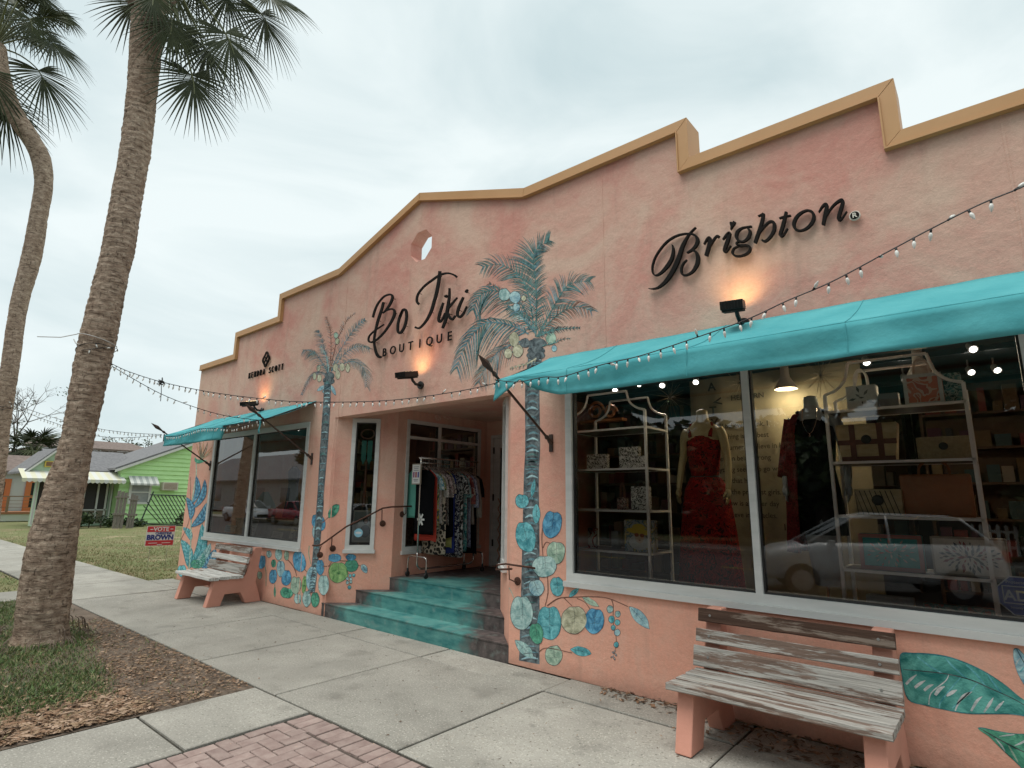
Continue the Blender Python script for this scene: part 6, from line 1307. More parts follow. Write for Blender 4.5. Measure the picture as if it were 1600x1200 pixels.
def tspot(x, y, z, k):
    T = thing('track_spotlight', k, 'spotlight', (x, y, z), 'small ceiling spotlights inside the shop'); b = MB(); b.tube([(x, y, 3.05), (x, y, z+.08)], .008, 5); d = Vector((.25, -.75, -.6)).normalized(); p = Vector((x, y, z+.06)); b.tube([p, p+d*.09], [.028, .038], 10); b.build('housing', SPM, T)
    b = MB(); b.tube([p+d*.091, p+d*.093], [.026, .026], 10); b.build('bulb', COOLW, T)
    if y < 3 and len([o for o in bpy.data.lights if o.type == 'SPOT']) < 10:
        l = bpy.data.lights.new('lamp', 'SPOT'); l.energy = 7; l.color = (1, .9, .75); l.spot_size = math.radians(85); l.spot_blend = .8; l.shadow_soft_size = .04; o = bpy.data.objects.new('lamp', l); COL.objects.link(o); o.parent = T; o.location = Vector((0, 0, .06))+d*.1; o.rotation_euler = (-d).to_track_quat('Z', 'Y').to_euler()
for px, py, y, k in ((1000,603,1.8,'middle of the row of spotlights above the left shelf'),(1036,605,1.9,'brightest spotlight right of the left shelf arch'),(1088,600,1.8,'spotlight just left of the hanging letters'),(963,612,1.6,'dim spotlight turned sideways at the left of the row'),(1352,570,2.2,'spotlight left of the cone lamp over the right shelf'),(1412,596,3.0,'low spotlight beneath the cone lamp over the right shelf'),(1516,550,2.2,'large bright spotlight at the upper right of the window'),(1514,585,3.2,'spotlight directly below the bright upper right one'),(1554,582,3.4,'farthest right spotlight in the window'),(1330,613,3.4,'dim deep spotlight beside the starburst ornament'),(1425,752,5.5,'lowest left of three deep spotlights behind the straw bag'),(1437,755,5.6,'lowest right of three deep spotlights behind the straw bag'),(470,672,1.5,'slanted spotlight at the top of the far window')):
    p = onplane(px, py, (0, 0, 2.9), (0, 0, 1)) if y < 5 else wall(px, py, y)
    tspot(p.x, p.y, p.z, k)
b = MB(); b.box(-4.5, 1.0, 1.78, 1.82, 3.0, 3.05); b.box(-4.5, 1.0, 3.18, 3.22, 3.0, 3.05); o = b.build('lighting_track', BLACK, B)
# dim merchandise deeper in the shop
SHELFD = mat('dark_wood_shelf', (.07, .04, .025), (.12, .07, .045), sc=5, rough=.6)
def backshelf(label, x0, x1, y, h=2.5):
    T = thing('wall_shelf', label, 'wall shelf', ((x0+x1)/2, y, .5), 'dark wooden wall shelves deep in the shop'); b = MB()
    b.box(x0, x1, y+.35, y+.38, .5, .5+h); b.box(x0, x0+.03, y, y+.35, .5, .5+h); b.box(x1-.03, x1, y, y+.35, .5, .5+h); b.build('carcass', SHELFD, T)
    for z in np.arange(.7, .4+h, .38): b = MB(); b.box(x0+.03, x1-.03, y, y+.35, z, z+.025); b.build('shelf_board', SHELFD, T)
    cols = [(.2, .04, .04), (.25, .2, .12), (.05, .1, .12), (.3, .28, .25), (.1, .04, .08), (.15, .1, .05), (.04, .04, .05)]
    m = MB(); 
    for z in np.arange(.725, .4+h, .38):
        x = x0+.06
        while x < x1-.15: w_ = random.uniform(.05, .16); m.box(x, x+w_, y+.05, y+.28, z, z+random.uniform(.08, .3), random.randrange(7)); x += w_+random.uniform(.01, .08)
    o = m.build('goods', [mat('goods%d' % i, c_, rough=.7) for i, c_ in enumerate(cols)], T); o['kind'] = 'stuff'
backshelf('dark shelf of goods behind the left arched shelf', -4.4, -2.9, 2.3); backshelf('dark shelf of goods against the back of the shop, centre', -2.6, -.9, 4.6); backshelf('dark shelf of goods at the right back of the shop', -.6, 1.0, 3.2)
backshelf('dark shelf of goods seen through the far window', -11.5, -9.6, 3.0); backshelf('dark shelf of goods behind the entrance side window', -9.2, -7.2, 3.4)
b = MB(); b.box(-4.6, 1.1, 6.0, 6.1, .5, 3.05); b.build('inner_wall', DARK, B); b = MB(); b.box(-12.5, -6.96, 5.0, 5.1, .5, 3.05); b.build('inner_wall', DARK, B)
# orange wooden sign shelf top left of the wide window
p = wall(938, 655, .9); T = thing('wooden_scroll_board', 'orange wooden scroll board in the upper left corner of the wide window', 'board', p)
b = MB(); b.box(p.x-.28, p.x+.28, p.y, p.y+.12, p.z-.03, p.z); b.build('plank', TANL, T)
for k, (dx, r) in enumerate(((-.08, .11), (.12, .08))): b = MB(); c = Vector((p.x+dx, p.y+.03, p.z+r)); b.tube([c+Vector((math.cos(a)*r*(1-a/14), 0, math.sin(a)*r*(1-a/14))) for a in np.linspace(0, 9, 22)], .018, 6); b.build('scroll', TANL, T)
# small price cards and sticker on the wide window
p = wall(1597, 932, .05); T = thing('security_sticker', 'blue octagonal security sign with white letters at the right edge of the wide window', 'sign', p)
def ngon(c, r, n, y, rot=math.pi/8): return [(c.x+r*math.cos(rot+2*math.pi*k/n), y, c.z+r*math.sin(rot+2*math.pi*k/n)) for k in range(n)]
BLU = mat('sign_blue', (.02, .05, .32), rough=.4); WHT = mat('sign_white', (.62, .64, .66), rough=.5)
b = MB(); b.poly(ngon(p, .125, 8, .052), (0, .003, 0)); b.build('rim', WHT, T); b = MB(); b.poly(ngon(p, .118, 8, .0505), (0, .001, 0)); b.build('face', BLU, T)
text('Protected by', .026, (p.x, .0495, p.z+.072), WHT, T, extr=.0003, name='lettering'); text('ADT', .085, (p.x, .0495, p.z-.028), WHT, T, extr=.0003, name='lettering', bold=.002); text('Security Services', .018, (p.x, .0495, p.z-.075), WHT, T, extr=.0003, name='lettering')
b = MB()
for a_, b_ in (((-.09, .052), (.09, .058)), ((-.09, -.048), (.09, -.042))): b.box(p.x+a_[0], p.x+b_[0], .0492, .0502, p.z+a_[1], p.z+b_[1])
for a_ in (-.09, .084): b.box(p.x+a_, p.x+a_+.006, .0493, .0502, p.z-.042, p.z+.052)
b.build('logo_frame', WHT, T)
# far window display
TB = thing('display_table', 'low linen-covered display table inside the far window', 'table', (-9.9, .75, .5)); b = MB(); b.box(-11.4, -8.4, .45, 1.1, 1.18, 1.22); b.build('table_top', mat('table_olive', (.22, .20, .13), rough=.7), TB)
b = MB(); rg = [[(x, .45+.012*math.sin(x*16), z) for z in (.5, .85, 1.18)] for x in np.linspace(-11.38, -8.42, 120)]; b.rings(rg, close=False, cap=False); b.build('linen_skirt', mat('linen', (.24, .225, .2), (.3, .28, .25), sc=12, rough=.9), TB, smooth=True)
def card(label, x, z, w, h, y=.28, lean=.25, col=(.5, .52, .5), lines=3, cat='card'):
    T = thing('display_card', label, cat, (x, y, z), 'cards and frames inside the shop windows'); b = MB(); u = Vector((0, math.sin(lean), math.cos(lean))); n = Vector((0, -math.cos(lean), math.sin(lean))); c = Vector((x, y, z))+u*h/2
    b.obox(c, (1, 0, 0), u, n, w/2, h/2, .004); b.build('board', mat('card_%.2f_%.2f' % (col[0], col[2]), col, rough=.6), T)
    b = MB()
    for k in range(lines): b.obox(c+u*(h*.25-k*h*.5/max(1, lines-1))+n*.0046, (1, 0, 0), u, n, w*random.uniform(.2, .36), h*.018, .0006)
    b.build('print_lines', mat('print_grey', (.15, .15, .2)), T, kind='stuff')
card('white card lying at the left foot of the far window', -11.25, .96, .42, .13, col=(.45, .5, .5)); card('small leaning pale card right of the first in the far window', -10.35, .95, .2, .26, col=(.34, .38, .38)); card('ornate cream panel leaning mid window', -9.05, .95, .26, .32, .35, col=(.4, .4, .34))
card('white framed notice leaning at the right foot of the far window', -8.58, .95, .30, .30, .3, col=(.55, .58, .55), lines=5); card('flat white book at the foot of the far window', -9.45, .95, .36, .10, col=(.4, .4, .38))
wr = thing('wreath_plaque', 'dark plaque with a pale laurel wreath in the far window', 'plaque', (-8.75, .7, 1.45)); b = MB(); b.box(-8.99, -8.51, .72, .74, 1.24, 1.66); b.build('board', BLACK, wr)
for k in range(22):
    a = -math.pi/2+.35+(2*math.pi-.7)*k/21; c = Vector((-8.75+.13*math.cos(a), .716, 1.45+.13*math.sin(a))); u = Vector((math.cos(a+1.2), 0, math.sin(a+1.2))); v = Vector((-u.z, 0, u.x)); b = MB(); b.add([c-u*.028, c+v*.010, c+u*.028, c-v*.010], [(0, 1, 2, 3)]); b.build('wreath_leaf', IVORY, wr)
text('109', .08, (-8.75, .715, 1.425), IVORY, wr, extr=.0005, name='lettering')
pl = thing('bolster_pillow', 'pale green fan-shaped cushion on the table in the far window', 'cushion', (-10.9, .7, 1.3)); b = MB(); b.lathe([(.02, 0), (.2, .03), (.25, .14), (.16, .32), (.05, .5)], (-10.9, .75, 1.22), 18); b.build('cushion', mat('sage_cloth', (.28, .32, .26), rough=.9), pl, smooth=True)
nd = thing('navy_dress_form', 'navy dress hanging behind the bar of the far window', 'dress', (-10.25, .9, 1.5)); b = MB(); b.rings([[(-10.25+r*math.cos(a), .95+r*.5*math.sin(a), z) for a in np.linspace(0, 6.1, 16)] for r, z in ((.24, 1.25), (.17, 1.6), (.14, 1.85), (.18, 2.1), (.06, 2.2))]); b.build('cloth', mat('navy_cloth', (.012, .016, .06), rough=.9), nd, smooth=True)
cu = thing('pale_drape', 'pale striped drape hanging at the right of the far window', 'drape', (-8.35, .8, .5)); b = MB(); b.rings([[(x, .85+.02*math.sin(x*60), z) for z in (1.2, 2.0, 2.6)] for x in np.linspace(-8.62, -8.25, 40)], close=False, cap=False); b.build('cloth', mat('drape', (.28, .24, .17), rough=.9), cu, smooth=True)
jr = thing('glass_jar', 'small clear jar beside the notice in the far window', 'jar', (-8.85, .3, .95)); b = MB(); b.lathe([(.05, 0), (.06, .05), (.055, .11), (.03, .14), (.035, .16)], (-8.85, .30, .95), 14); b.build('jar_body', mat('jar_grey', (.3, .3, .28), rough=.2), jr, smooth=True)
# narrow window: hanging ornament, portrait, sticker
def sp(u, z, w): return FS.p(u, z, w)
md = (NW[0]+NW[1])/2
ho = thing('hanging_ornament', 'hanging copper and turquoise wall ornament in the tall narrow window', 'ornament', sp(md, 2.6, -.15))
b = MB(); b.tube([sp(md+.10*math.cos(a), 2.58+.07*math.sin(a), -.12) for a in np.linspace(0, 6.28, 18)], .014, 6); b.build('ring', mat('copper_dark', (.2, .08, .05), rough=.5), ho)
for s_ in (-.045, .045): b = MB(); b.poly([sp(md+s_-.035, 2.48, -.12), sp(md+s_+.035, 2.48, -.12), sp(md+s_+.035, 2.2, -.12), sp(md+s_, 2.12, -.12), sp(md+s_-.035, 2.2, -.12)], SPN*.01); b.build('tassel', mat('turquoise_cloth', (.10, .36, .30), rough=.9), ho)
b = MB(); b.tube([sp(md, 2.2, -.13), sp(md, 1.5, -.13)], [.012, .03], 6); b.build('cord', mat('copper_dark', (.2, .08, .05)), ho)
pt = thing('framed_portrait', 'pale framed picture of a dark haired person at the foot of the tall narrow window', 'picture', sp(md, 1.2, -.1))
b = MB(); b.obox(sp(md, 1.22, -.10), SPD, (0, 0, 1), SPN, .135, .23, .008); b.build('frame', mat('frame_cream', (.42, .40, .35), rough=.6), pt); b = MB(); b.obox(sp(md, 1.22, -.0915), SPD, (0, 0, 1), SPN, .115, .205, .001); b.build('print', mat('portrait_bg', (.20, .24, .23), (.3, .3, .27), sc=6, rough=.7), pt)
def disc(u, z, w, ru, rz, m, nm, par, n=18): b = MB(); b.flat([sp(u+ru*math.cos(a), z+rz*math.sin(a), w) for a in np.linspace(0, 6.283, n+1)[:-1]]); b.build(nm, m, par)
disc(md+.05, 1.31, -.0898, .04, .055, BLACK, 'hair', pt); disc(md+.055, 1.295, -.0892, .024, .035, mat('portrait_skin', (.36, .22, .16), rough=.7), 'face', pt); disc(md+.05, 1.15, -.0898, .075, .09, mat('portrait_dress', (.1, .12, .14), rough=.8), 'dress', pt)
stx = thing('round_sticker', 'round pale blue sticker on the tall narrow window', 'sticker', sp(md-.03, 1.12, -.02)); disc(md-.03, 1.13, -.018, .062, .062, mat('sticker_blue', (.25, .50, .62), rough=.5), 'disc', stx, 24); disc(md-.03, 1.13, -.0172, .045, .018, WHT, 'white_band', stx)
# ================================================================== BACKGROUND HOUSES, TREES, SIGN
LIME = mat('lime_green_clapboard', (.54, .82, .38), (.49, .76, .34), sc=2, rough=.8); WT = mat('white_trim', (.62, .62, .58), rough=.7); SH = mat('grey_shingle', (.13, .13, .135), (.20, .195, .20), sc=7, rough=.95, bump=.4, bsc=20); SH2 = mat('brown_shingle', (.13, .095, .08), (.21, .16, .14), sc=5, rough=.95)
GLD = mat('dark_house_glass', (.03, .035, .035), rough=.08); SCREEN = mat('porch_screen', (.035, .03, .028), rough=.7)
GH = thing('green_house', 'lime green clapboard house with a striped porch awning and a window air conditioner', 'house', (-38, 6, 0))
def clap(m, x, poly, z0, z1, yf, dz=.24):
    z = z0
    while z < z1:
        ya_, yb_ = yf(z); yc, yd = yf(min(z+dz, z1))
        m.add([(x+.06, ya_, z), (x+.06, yb_, z), (x+.004, yd, min(z+dz, z1)), (x+.004, yc, min(z+dz, z1)), (x, ya_, z), (x, yb_, z)], [(0, 1, 2, 3), (0, 4, 5, 1)]); z += dz
# gabled wing facing the lot
yl, yr, ze, zr = 5.3, 15.5, 3.0, 5.3; ym = 10.4
def gab(z): 
    if z <= ze: return yl, yr
    t = (z-ze)/(zr-ze); return yl+(ym-yl)*t, yr-(yr-ym)*t
m = MB(); m.poly([(-36.05, yl, 0), (-36.05, yr, 0), (-36.05, yr, ze), (-36.05, ym, zr), (-36.05, yl, ze)], (-8, 0, 0)); clap(m, -36.05, None, .1, zr-.02, gab); o = fixn(m.build('clapboard_wall', LIME, GH))
for s_, (ya_, yb_) in enumerate(((yl-.35, ym), (yr+.35, ym))):
    k = (zr-ze)/(ym-yl); za = ze-.35*k+.06; m = MB(); m.poly([(-35.75, ya_, za), (-35.75, yb_, zr+.10), (-35.75, yb_, zr+.22), (-35.75, ya_, za+.12)], (-8.6, 0, 0)); fixn(m.build('roof', SH, GH))
    m = MB(); m.poly([(-35.73, ya_, za-.12), (-35.73, yb_, zr-.02), (-35.73, yb_, zr+.12), (-35.73, ya_, za+.02)], (-.04, 0, 0)); fixn(m.build('rake_board', WT, GH))
wn = MB(); y0, y1, z0, z1 = 5.78, 6.86, 1.12, 2.42; X = -36.0
wn.box(X-.02, X+.05, y0, y1, z0, z0+.1); wn.box(X-.02, X+.05, y0, y1, z1-.1, z1); wn.box(X-.02, X+.05, y0, y0+.12, z0+.1, z1-.1); wn.box(X-.02, X+.05, y1-.12, y1, z0+.1, z1-.1); wn.box(X-.02, X+.045, y0+.12, y1-.12, 1.72, 1.79)
w_ = wn.build('window', WT, GH); m = MB(); m.box(X-.02, X+.02, y0+.1, y1-.1, z0+.1, z1-.1); m.build('pane', mat('curtained_glass', (.22, .24, .24), (.32, .33, .32), sc=2, rough=.2), w_)
aw = group_part  # small metal awning over the window
m = MB(); n_ = 9
for k in range(n_):
    ya_ = y0-.12+(y1-y0+.3)*k/n_; m.add([(X+.03, ya_, 2.62), (X+.03, ya_+(y1-y0+.3)/n_, 2.62), (X+.6, ya_+(y1-y0+.3)/n_, 2.22), (X+.6, ya_, 2.22), (X+.6, ya_+(y1-y0+.3)/n_, 2.12), (X+.6, ya_, 2.12)], [(0, 1, 2, 3), (3, 2, 4, 5)], k % 2)
m.build('window_awning', [WT, mat('awning_grey_stripe', (.38, .40, .38), rough=.7)], GH)
m = MB(); m.box(X-.02, X+.42, 7.28, 8.06, 1.88, 2.32, 0); m.box(X+.42, X+.43, 7.34, 8.0, 1.94, 2.27, 1)
for k in range(7): m.box(X+.43, X+.44, 7.34, 8.0, 1.96+k*.045, 1.98+k*.045, 0)
m.build('air_conditioner', [mat('ac_cream', (.55, .52, .42), rough=.6), mat('ac_brown', (.22, .10, .06), rough=.7)], GH)
# porch wing
m = MB(); m.box(-38.2, -36.9, 2.15, 5.29, 0, 2.85); m.build('porch_wall', mat('pale_green_wall', (.42, .56, .40), rough=.8), GH)
m = MB(); m.box(-36.9, -36.86, 2.1, 5.1, .8, 2.3); m.build('porch_screen', SCREEN, GH); m = MB(); m.box(-36.9, -36.84, 2.1, 5.1, .15, .8); m.build('porch_panel', mat('porch_panel', (.20, .17, .12), rough=.8), GH)
for y in (2.0, 2.55, 3.3, 4.0, 4.6, 5.0, 5.22): m = MB(); m.box(-36.86, -36.78, y-.04, y+.04, .1, 2.35); m.build('porch_post', WT, GH)
m = MB(); m.box(-36.84, -36.78, 2.1, 5.1, .78, .84); m.build('porch_rail', WT, GH)
m = MB(); m.poly([(-36.7, 2.6, 2.75), (-36.7, 6.5, 2.75), (-40.5, 6.5, 4.0), (-40.5, 2.6, 4.0)], (0, 0, .1)); fixn(m.build('roof', SH, GH))
m = MB(); m.poly([(-36.6, 1.5, 2.72), (-36.6, 3.5, 2.72), (-36.6, 2.5, 3.75)], (-4, 0, 0)); fixn(m.build('porch_gable', mat('pale_green_wall', (.42, .56, .40)), GH))
for ya_ in (1.35, 3.65): m = MB(); m.poly([(-36.4, ya_, 2.62), (-36.4, 2.5, 3.82), (-36.4, 2.5, 3.93), (-36.4, ya_, 2.73)], (-4.2, 0, 0)); fixn(m.build('gable_roof', SH, GH)); m = MB(); m.poly([(-36.38, ya_, 2.55), (-36.38, 2.5, 3.74), (-36.38, 2.5, 3.85), (-36.38, ya_, 2.66)], (-.03, 0, 0)); fixn(m.build('rake_board', WT, GH))
m = MB(); m.box(-36.6, -36.5, 2.1, 2.5, 2.95, 3.25, 0); m.box(-36.5, -36.48, 2.16, 2.44, 3.0, 3.2, 1); m.build('gable_plaque', [mat('plaque_yellow', (.6, .45, .08), rough=.6), mat('plaque_brown', (.2, .1, .05), rough=.6)], GH)
m = MB(); n_ = 22
for k in range(n_):
    ya_, yb_ = 1.15+4.3*k/n_, 1.15+4.3*(k+1)/n_; m.add([(-36.85, ya_, 2.85), (-36.85, yb_, 2.85), (-35.5, yb_, 2.36), (-35.5, ya_, 2.36), (-35.5, (ya_+yb_)/2, 2.16), (-35.5, yb_, 2.22), (-35.5, ya_, 2.22)], [(0, 1, 2, 3), (3, 2, 5, 4, 6)], k % 2)
m.build('striped_awning', [mat('awning_cream', (.62, .60, .45), rough=.8), mat('awning_white', (.62, .62, .58), rough=.8)], GH)
# neighbouring white house with orange doors and a deck
NH = thing('white_house', 'low white house with orange doors and a wooden deck left of the green house', 'house', (-48, 2, 0))
m = MB(); m.box(-54, -47, -1.5, 5.2, 0, 2.9); m.build('wall', mat('house_white', (.52, .54, .53), rough=.8), NH)
m = MB(); m.poly([(-46.6, -.2, 2.9), (-46.6, 5.6, 2.85), (-50, 5.6, 4.0), (-50, 0.2, 4.0)], (0, 0, .12)); fixn(m.build('roof', SH2, NH))
m = MB(); m.poly([(-46.9, -1.7, 2.8), (-46.9, .4, 2.8), (-46.9, -.6, 3.7)], (-3, 0, 0)); fixn(m.build('side_gable', WT, NH))
OR = mat('orange_paint', (.55, .17, .06), rough=.7)
for y0 in (1.05, 3.3, -1.2):
    m = MB(); m.box(-47, -46.9, y0, y0+.28, .45, 2.5); m.box(-47, -46.9, y0+1.25, y0+1.53, .45, 2.5); m.box(-47, -46.9, y0+.28, y0+1.25, 2.3, 2.5); m.box(-47, -46.9, y0+.28, y0+1.25, .45, .75); m.box(-47, -46.9, y0+.28, y0+1.25, 1.35, 1.5); d_ = m.build('door', OR, NH)
    for za, zb in ((.75, 1.35), (1.5, 2.3)): m = MB(); m.box(-46.98, -46.94, y0+.28, y0+1.25, za, zb); m.build('pane', GLD, d_)
m = MB(); m.box(-46.9, -44.5, -2.5, 3.6, .42, .55, 0); m.box(-46.9, -44.55, -2.4, 3.5, .02, .42, 1); m.build('deck', [mat('deck_wood', (.34, .15, .08), rough=.8), WT], NH)
DK = mat('rail_wood', (.24, .16, .10), rough=.8)
for y in (-1.4, -.2, 1.0, 1.3, 2.2, 3.45): m = MB(); m.box(-44.6, -44.5, y-.06, y+.06, .55, 1.45); m.build('rail_post', DK if y != 1.3 else WT, NH)
for z in (1.42, 1.2, 1.0, .8): m = MB(); m.box(-44.58, -44.54, -2.4, 3.5, z, z+(.06 if z > 1.4 else .02)); m.build('rail_bar', DK, NH)
FH = thing('brown_house', 'distant dark roof with a brick red ridge beyond the green house', 'house', (-75, 14, 0)); m = MB(); m.poly([(-70, 6.5, 6.0), (-70, 18, 6.0), (-76, 17, 7.2), (-76, 8, 7.2)], (0, 0, .2)); fixn(m.build('roof', SH2, FH)); m = MB(); m.box(-80, -70.2, 7, 17.6, 0, 6); m.build('wall', mat('far_brown_wall', (.16, .12, .10), rough=.9), FH); m = MB(); m.box(-74, -73, 11.2, 12.6, 6.2, 7.9); m.build('chimney', mat('brick_red', (.26, .09, .06), rough=.9), FH)
# two grey fence boards left standing
GW = mat('grey_fence_wood', (.17, .145, .125), (.26, .23, .20), sc=4, rough=.95, bump=.4, bsc=20, stretch=(6, 6, 1))
for px0, px1, pt_, pb_, lb in ((176, 193, 766, 815, 'leaning grey weathered fence board left of the green house window'), (197, 209, 771, 820, 'narrower grey fence board just left of the green house window')):
    XF = -33.0; n_ = Vector((1, 0, 0)); A_ = onplane(px0, pb_, (XF, 0, 0), n_); C2 = onplane(px1, pb_, (XF, 0, 0), n_); Tt = onplane((px0+px1)/2+2, pt_, (XF, 0, 0), n_)
    T = thing('fence_board', lb, 'fence board', (XF, A_.y, 0), 'old fence boards in the lawn'); m = MB(); h_ = Tt.z; ww = (C2.y-A_.y)/3
    for k in range(3): y = A_.y+ww*k; m = MB(); m.poly([(XF, y+.01, 0), (XF, y+ww-.01, 0), (XF, y+ww-.01+.04, h_-.05*k), (XF, y+.01+.04, h_-.04*k-.03)], (-.04, 0, 0)); fixn(m.build('board', GW, T))
    m = MB(); m.box(XF, XF+.05, A_.y-.04, C2.y+.08, h_*.35, h_*.35+.1); m.box(XF, XF+.05, A_.y-.04, C2.y+.08, h_*.8, h_*.8+.08); m.build('cross_rail', GW, T)
# dark slanted gate panel
XG = -31.5; GT = thing('leaning_gate', 'dark green metal gate panel of slanting bars leaning beside the green house', 'gate', (XG, 8, 0)); GM = mat('dark_green_metal', (.015, .03, .02), rough=.5)
G = lambda px, py: onplane(px, py, (XG, 0, 0), Vector((1, 0, 0)))
m = MB(); m.tube([G(220, 815), G(240, 768)], .035, 6); m.tube([G(235, 773), G(300, 775)], .03, 6); m.tube([G(222, 818), G(300, 822)], .03, 6); m.build('frame', GM, GT)
for k in range(15): a_ = G(224+k*5.6, 774 if k > 2 else 790-k*6); c_ = G(224+k*5.6+26, 818); m = MB(); m.tube([a_, c_], .022, 5); m.build('bar', GM, GT)
# campaign sign
def ys(px, py): return onplane(px, py, (-15.0, .4, 0), Vector((1, -.25, 0)).normalized())
q = [ys(230.5, 822), ys(275.5, 823), ys(270.5, 852), ys(225.5, 853.5)]; VS = thing('yard_sign', 'red white and blue campaign yard sign reading VOTE CHRISTINE BROWN on the lawn', 'sign', ((q[3]+q[2])/2*1.0))
u = (q[2]-q[3]); W_ = u.length; u.normalize(); H_ = (q[0].z-q[3].z); v = (q[0]-q[3]); v.normalize(); H_ = (q[0]-q[3]).length; nrm = u.cross(v).normalized(); c0 = q[3]
if nrm.dot(CAM-c0) < 0: nrm = -nrm
def sb(nm, a, b_, c, d, off, m): k = MB(); k.poly([c0+u*W_*a+v*H_*c+nrm*off, c0+u*W_*b_+v*H_*c+nrm*off, c0+u*W_*b_+v*H_*d+nrm*off, c0+u*W_*a+v*H_*d+nrm*off], nrm*.002); return fixn(k.build(nm, m, VS))
SR, SB_, SW_ = mat('sign_red', (.52, .03, .04), rough=.6), mat('sign_navy', (.015, .03, .20), rough=.6), mat('sign_white2', (.68, .68, .68), rough=.6)
sb('board', 0, 1, 0, 1, 0, SW_); sb('red_band', .02, .98, .70, .98, .003, SR); sb('red_band', .02, .98, .02, .27, .003, SR)
Rm = Matrix((u, v, nrm)).transposed().to_4x4()
def st_(s_, size, a, c, m, **kw):
    me = font_mesh(s_, size, **kw); me.materials.clear(); me.materials.append(m); o = bpy.data.objects.new('lettering', me); COL.objects.link(o); o.parent = VS; o.matrix_local = Matrix.Translation(c0+u*W_*a+v*H_*c+nrm*.008-WL[VS.name]) @ Rm
st_('VOTE', H_*.27, .5, .75, SW_, bold=.004); st_('CHRISTINE', H_*.15, .60, .575, SB_, bold=.003); st_('BROWN', H_*.33, .50, .315, SB_, bold=.008, xs=.95); st_('SCHOOL BOARD', H_*.10, .5, .13, SW_, bold=.001) if False else None
for a_ in (.12, .82): sb('star_streak', a_, a_+.10, .81, .85, .006, SW_)
sb('white_line', .12, .42, .13, .155, .006, SW_); sb('white_line', .58, .88, .13, .155, .006, SW_); sb('white_line', .42, .60, .05, .08, .006, SW_)
for a_ in (.2, .8): k = MB(); p = c0+u*W_*a_; k.tube([p+Vector((0, 0, .1)), Vector((p.x, p.y, -.05))], .005, 5); k.build('stake', CHROME, VS)
# shrubs, trees beyond
def leafcloud(name, parent, cents, n, size, mats_, label=None, cat=None, flat=.5):
    V = []; F = []; M = []
    for _ in range(n):
        c, r = random.choice(cents); d = Vector((random.gauss(0, 1), random.gauss(0, 1), random.gauss(0, 1))).normalized()*random.random()**.4
        p = Vector(c)+Vector((d.x*r[0], d.y*r[1], d.z*r[2])); a = Vector((random.gauss(0, 1), random.gauss(0, 1), random.gauss(0, flat))).normalized(); q_ = a.orthogonal().normalized(); q_ = Matrix.Rotation(random.uniform(0, 6.3), 3, a) @ q_; s_ = size*random.uniform(.5, 1.4)
        b0 = len(V); V += [tuple(p-a*s_), tuple(p+q_*s_*.45), tuple(p+a*s_), tuple(p-q_*s_*.45)]; F.append((b0, b0+1, b0+2, b0+3)); M.append(random.randrange(len(mats_)))
    m = MB(); m.v, m.f, m.m = V, F, M; o = m.build(name, mats_, parent); return o
TG = [mat('tree_green', (.035, .065, .02), rough=.6), mat('tree_green_light', (.07, .105, .035), rough=.6), mat('tree_green_dark', (.018, .035, .014), rough=.6)]
BKM = mat('tree_bark', (.09, .07, .055), (.14, .11, .09), sc=6, rough=.95)
def gp(px, py, X): return onplane(px, py, (X, 0, 0), Vector((1, 0, 0)))
for px, lb, s_ in ((140, 'dark weedy shrub in front of the porch screen', .9), (158, 'second dark shrub left of the fence boards', .7), (212, 'low reddish shrub at the foot of the green wall', .6), (88, 'low green plants beside the deck of the white house', .5), (292, 'low plants behind the leaning gate', .7)):
    p = gp(px, 815, -34.5); T = thing('shrub', lb, 'shrub', (p.x, p.y, 0), 'shrubs along the green house'); leafcloud('foliage', T, [((p.x+random.uniform(-.3, .3), p.y+random.uniform(-.6, .6), random.uniform(.2, .7)*s_), (.4*s_, .4*s_, .35*s_)) for _ in range(6)], 500, .09, TG); m = MB(); m.tube([(p.x, p.y, 0), (p.x, p.y, .5*s_)], .03, 5); m.build('stem', BKM, T)
T = thing('hedge', 'tall dark hedge mass behind the white house', 'hedge', (-62, 4, 0)); leafcloud('foliage', T, [((-62+random.uniform(-3, 3), random.uniform(-6, 9), random.uniform(1, 4.6)), (1.6, 1.6, 1.2)) for _ in range(26)], 9000, .28, TG); m = MB(); m.tube([(-62, 3, 0), (-62, 3, 3)], .2, 6); m.build('stem', BKM, T)
def farpalm(label, px, py, X, R_, n=30, g='distant palms beyond the houses'):
    p = gp(px, py, X); T = thing('palm_tree', label, 'palm tree', (p.x, p.y, 0), g); m = MB(); m.tube([(p.x, p.y, 0), (p.x+.1, p.y, p.z*.5), (p.x, p.y, p.z)], [.28, .22, .2], 8); m.build('trunk', BKM, T)
    for k in range(n):
        a = k*2.399; el = -.5+1.7*k/n; u_ = Vector((math.cos(a)*math.cos(el), math.sin(a)*math.cos(el), math.sin(el))); h_ = p+u_*R_*.5; frond(T, p, h_, h_+u_*R_*.62-Vector((0, 0, R_*.2)), Vector((0, 0, 1))+u_*.2, 22, spread=120, wseg=.05)
farpalm('bushy sabal palm rising behind the white house roof', 52, 712, -58, 3.0)
p = gp(14, 700, -64); T = thing('bare_tree', 'thin leafless tree against the sky at the far left', 'tree', (p.x, p.y, 0)); m = MB()
def branch(m, p, d, L, r, lv):
    q = p+d*L; m.tube([p, (p+q)/2+Vector((random.gauss(0, .05), random.gauss(0, .05), 0))*L, q], [r, r*.8, r*.6], 5)
    if lv:
        for _ in range(3 if lv > 1 else 4): dd = (d+Vector((random.gauss(0, .45), random.gauss(0, .55), random.gauss(.05, .35)))).normalized(); branch(m, q, dd, L*random.uniform(.6, .85), r*.55, lv-1)
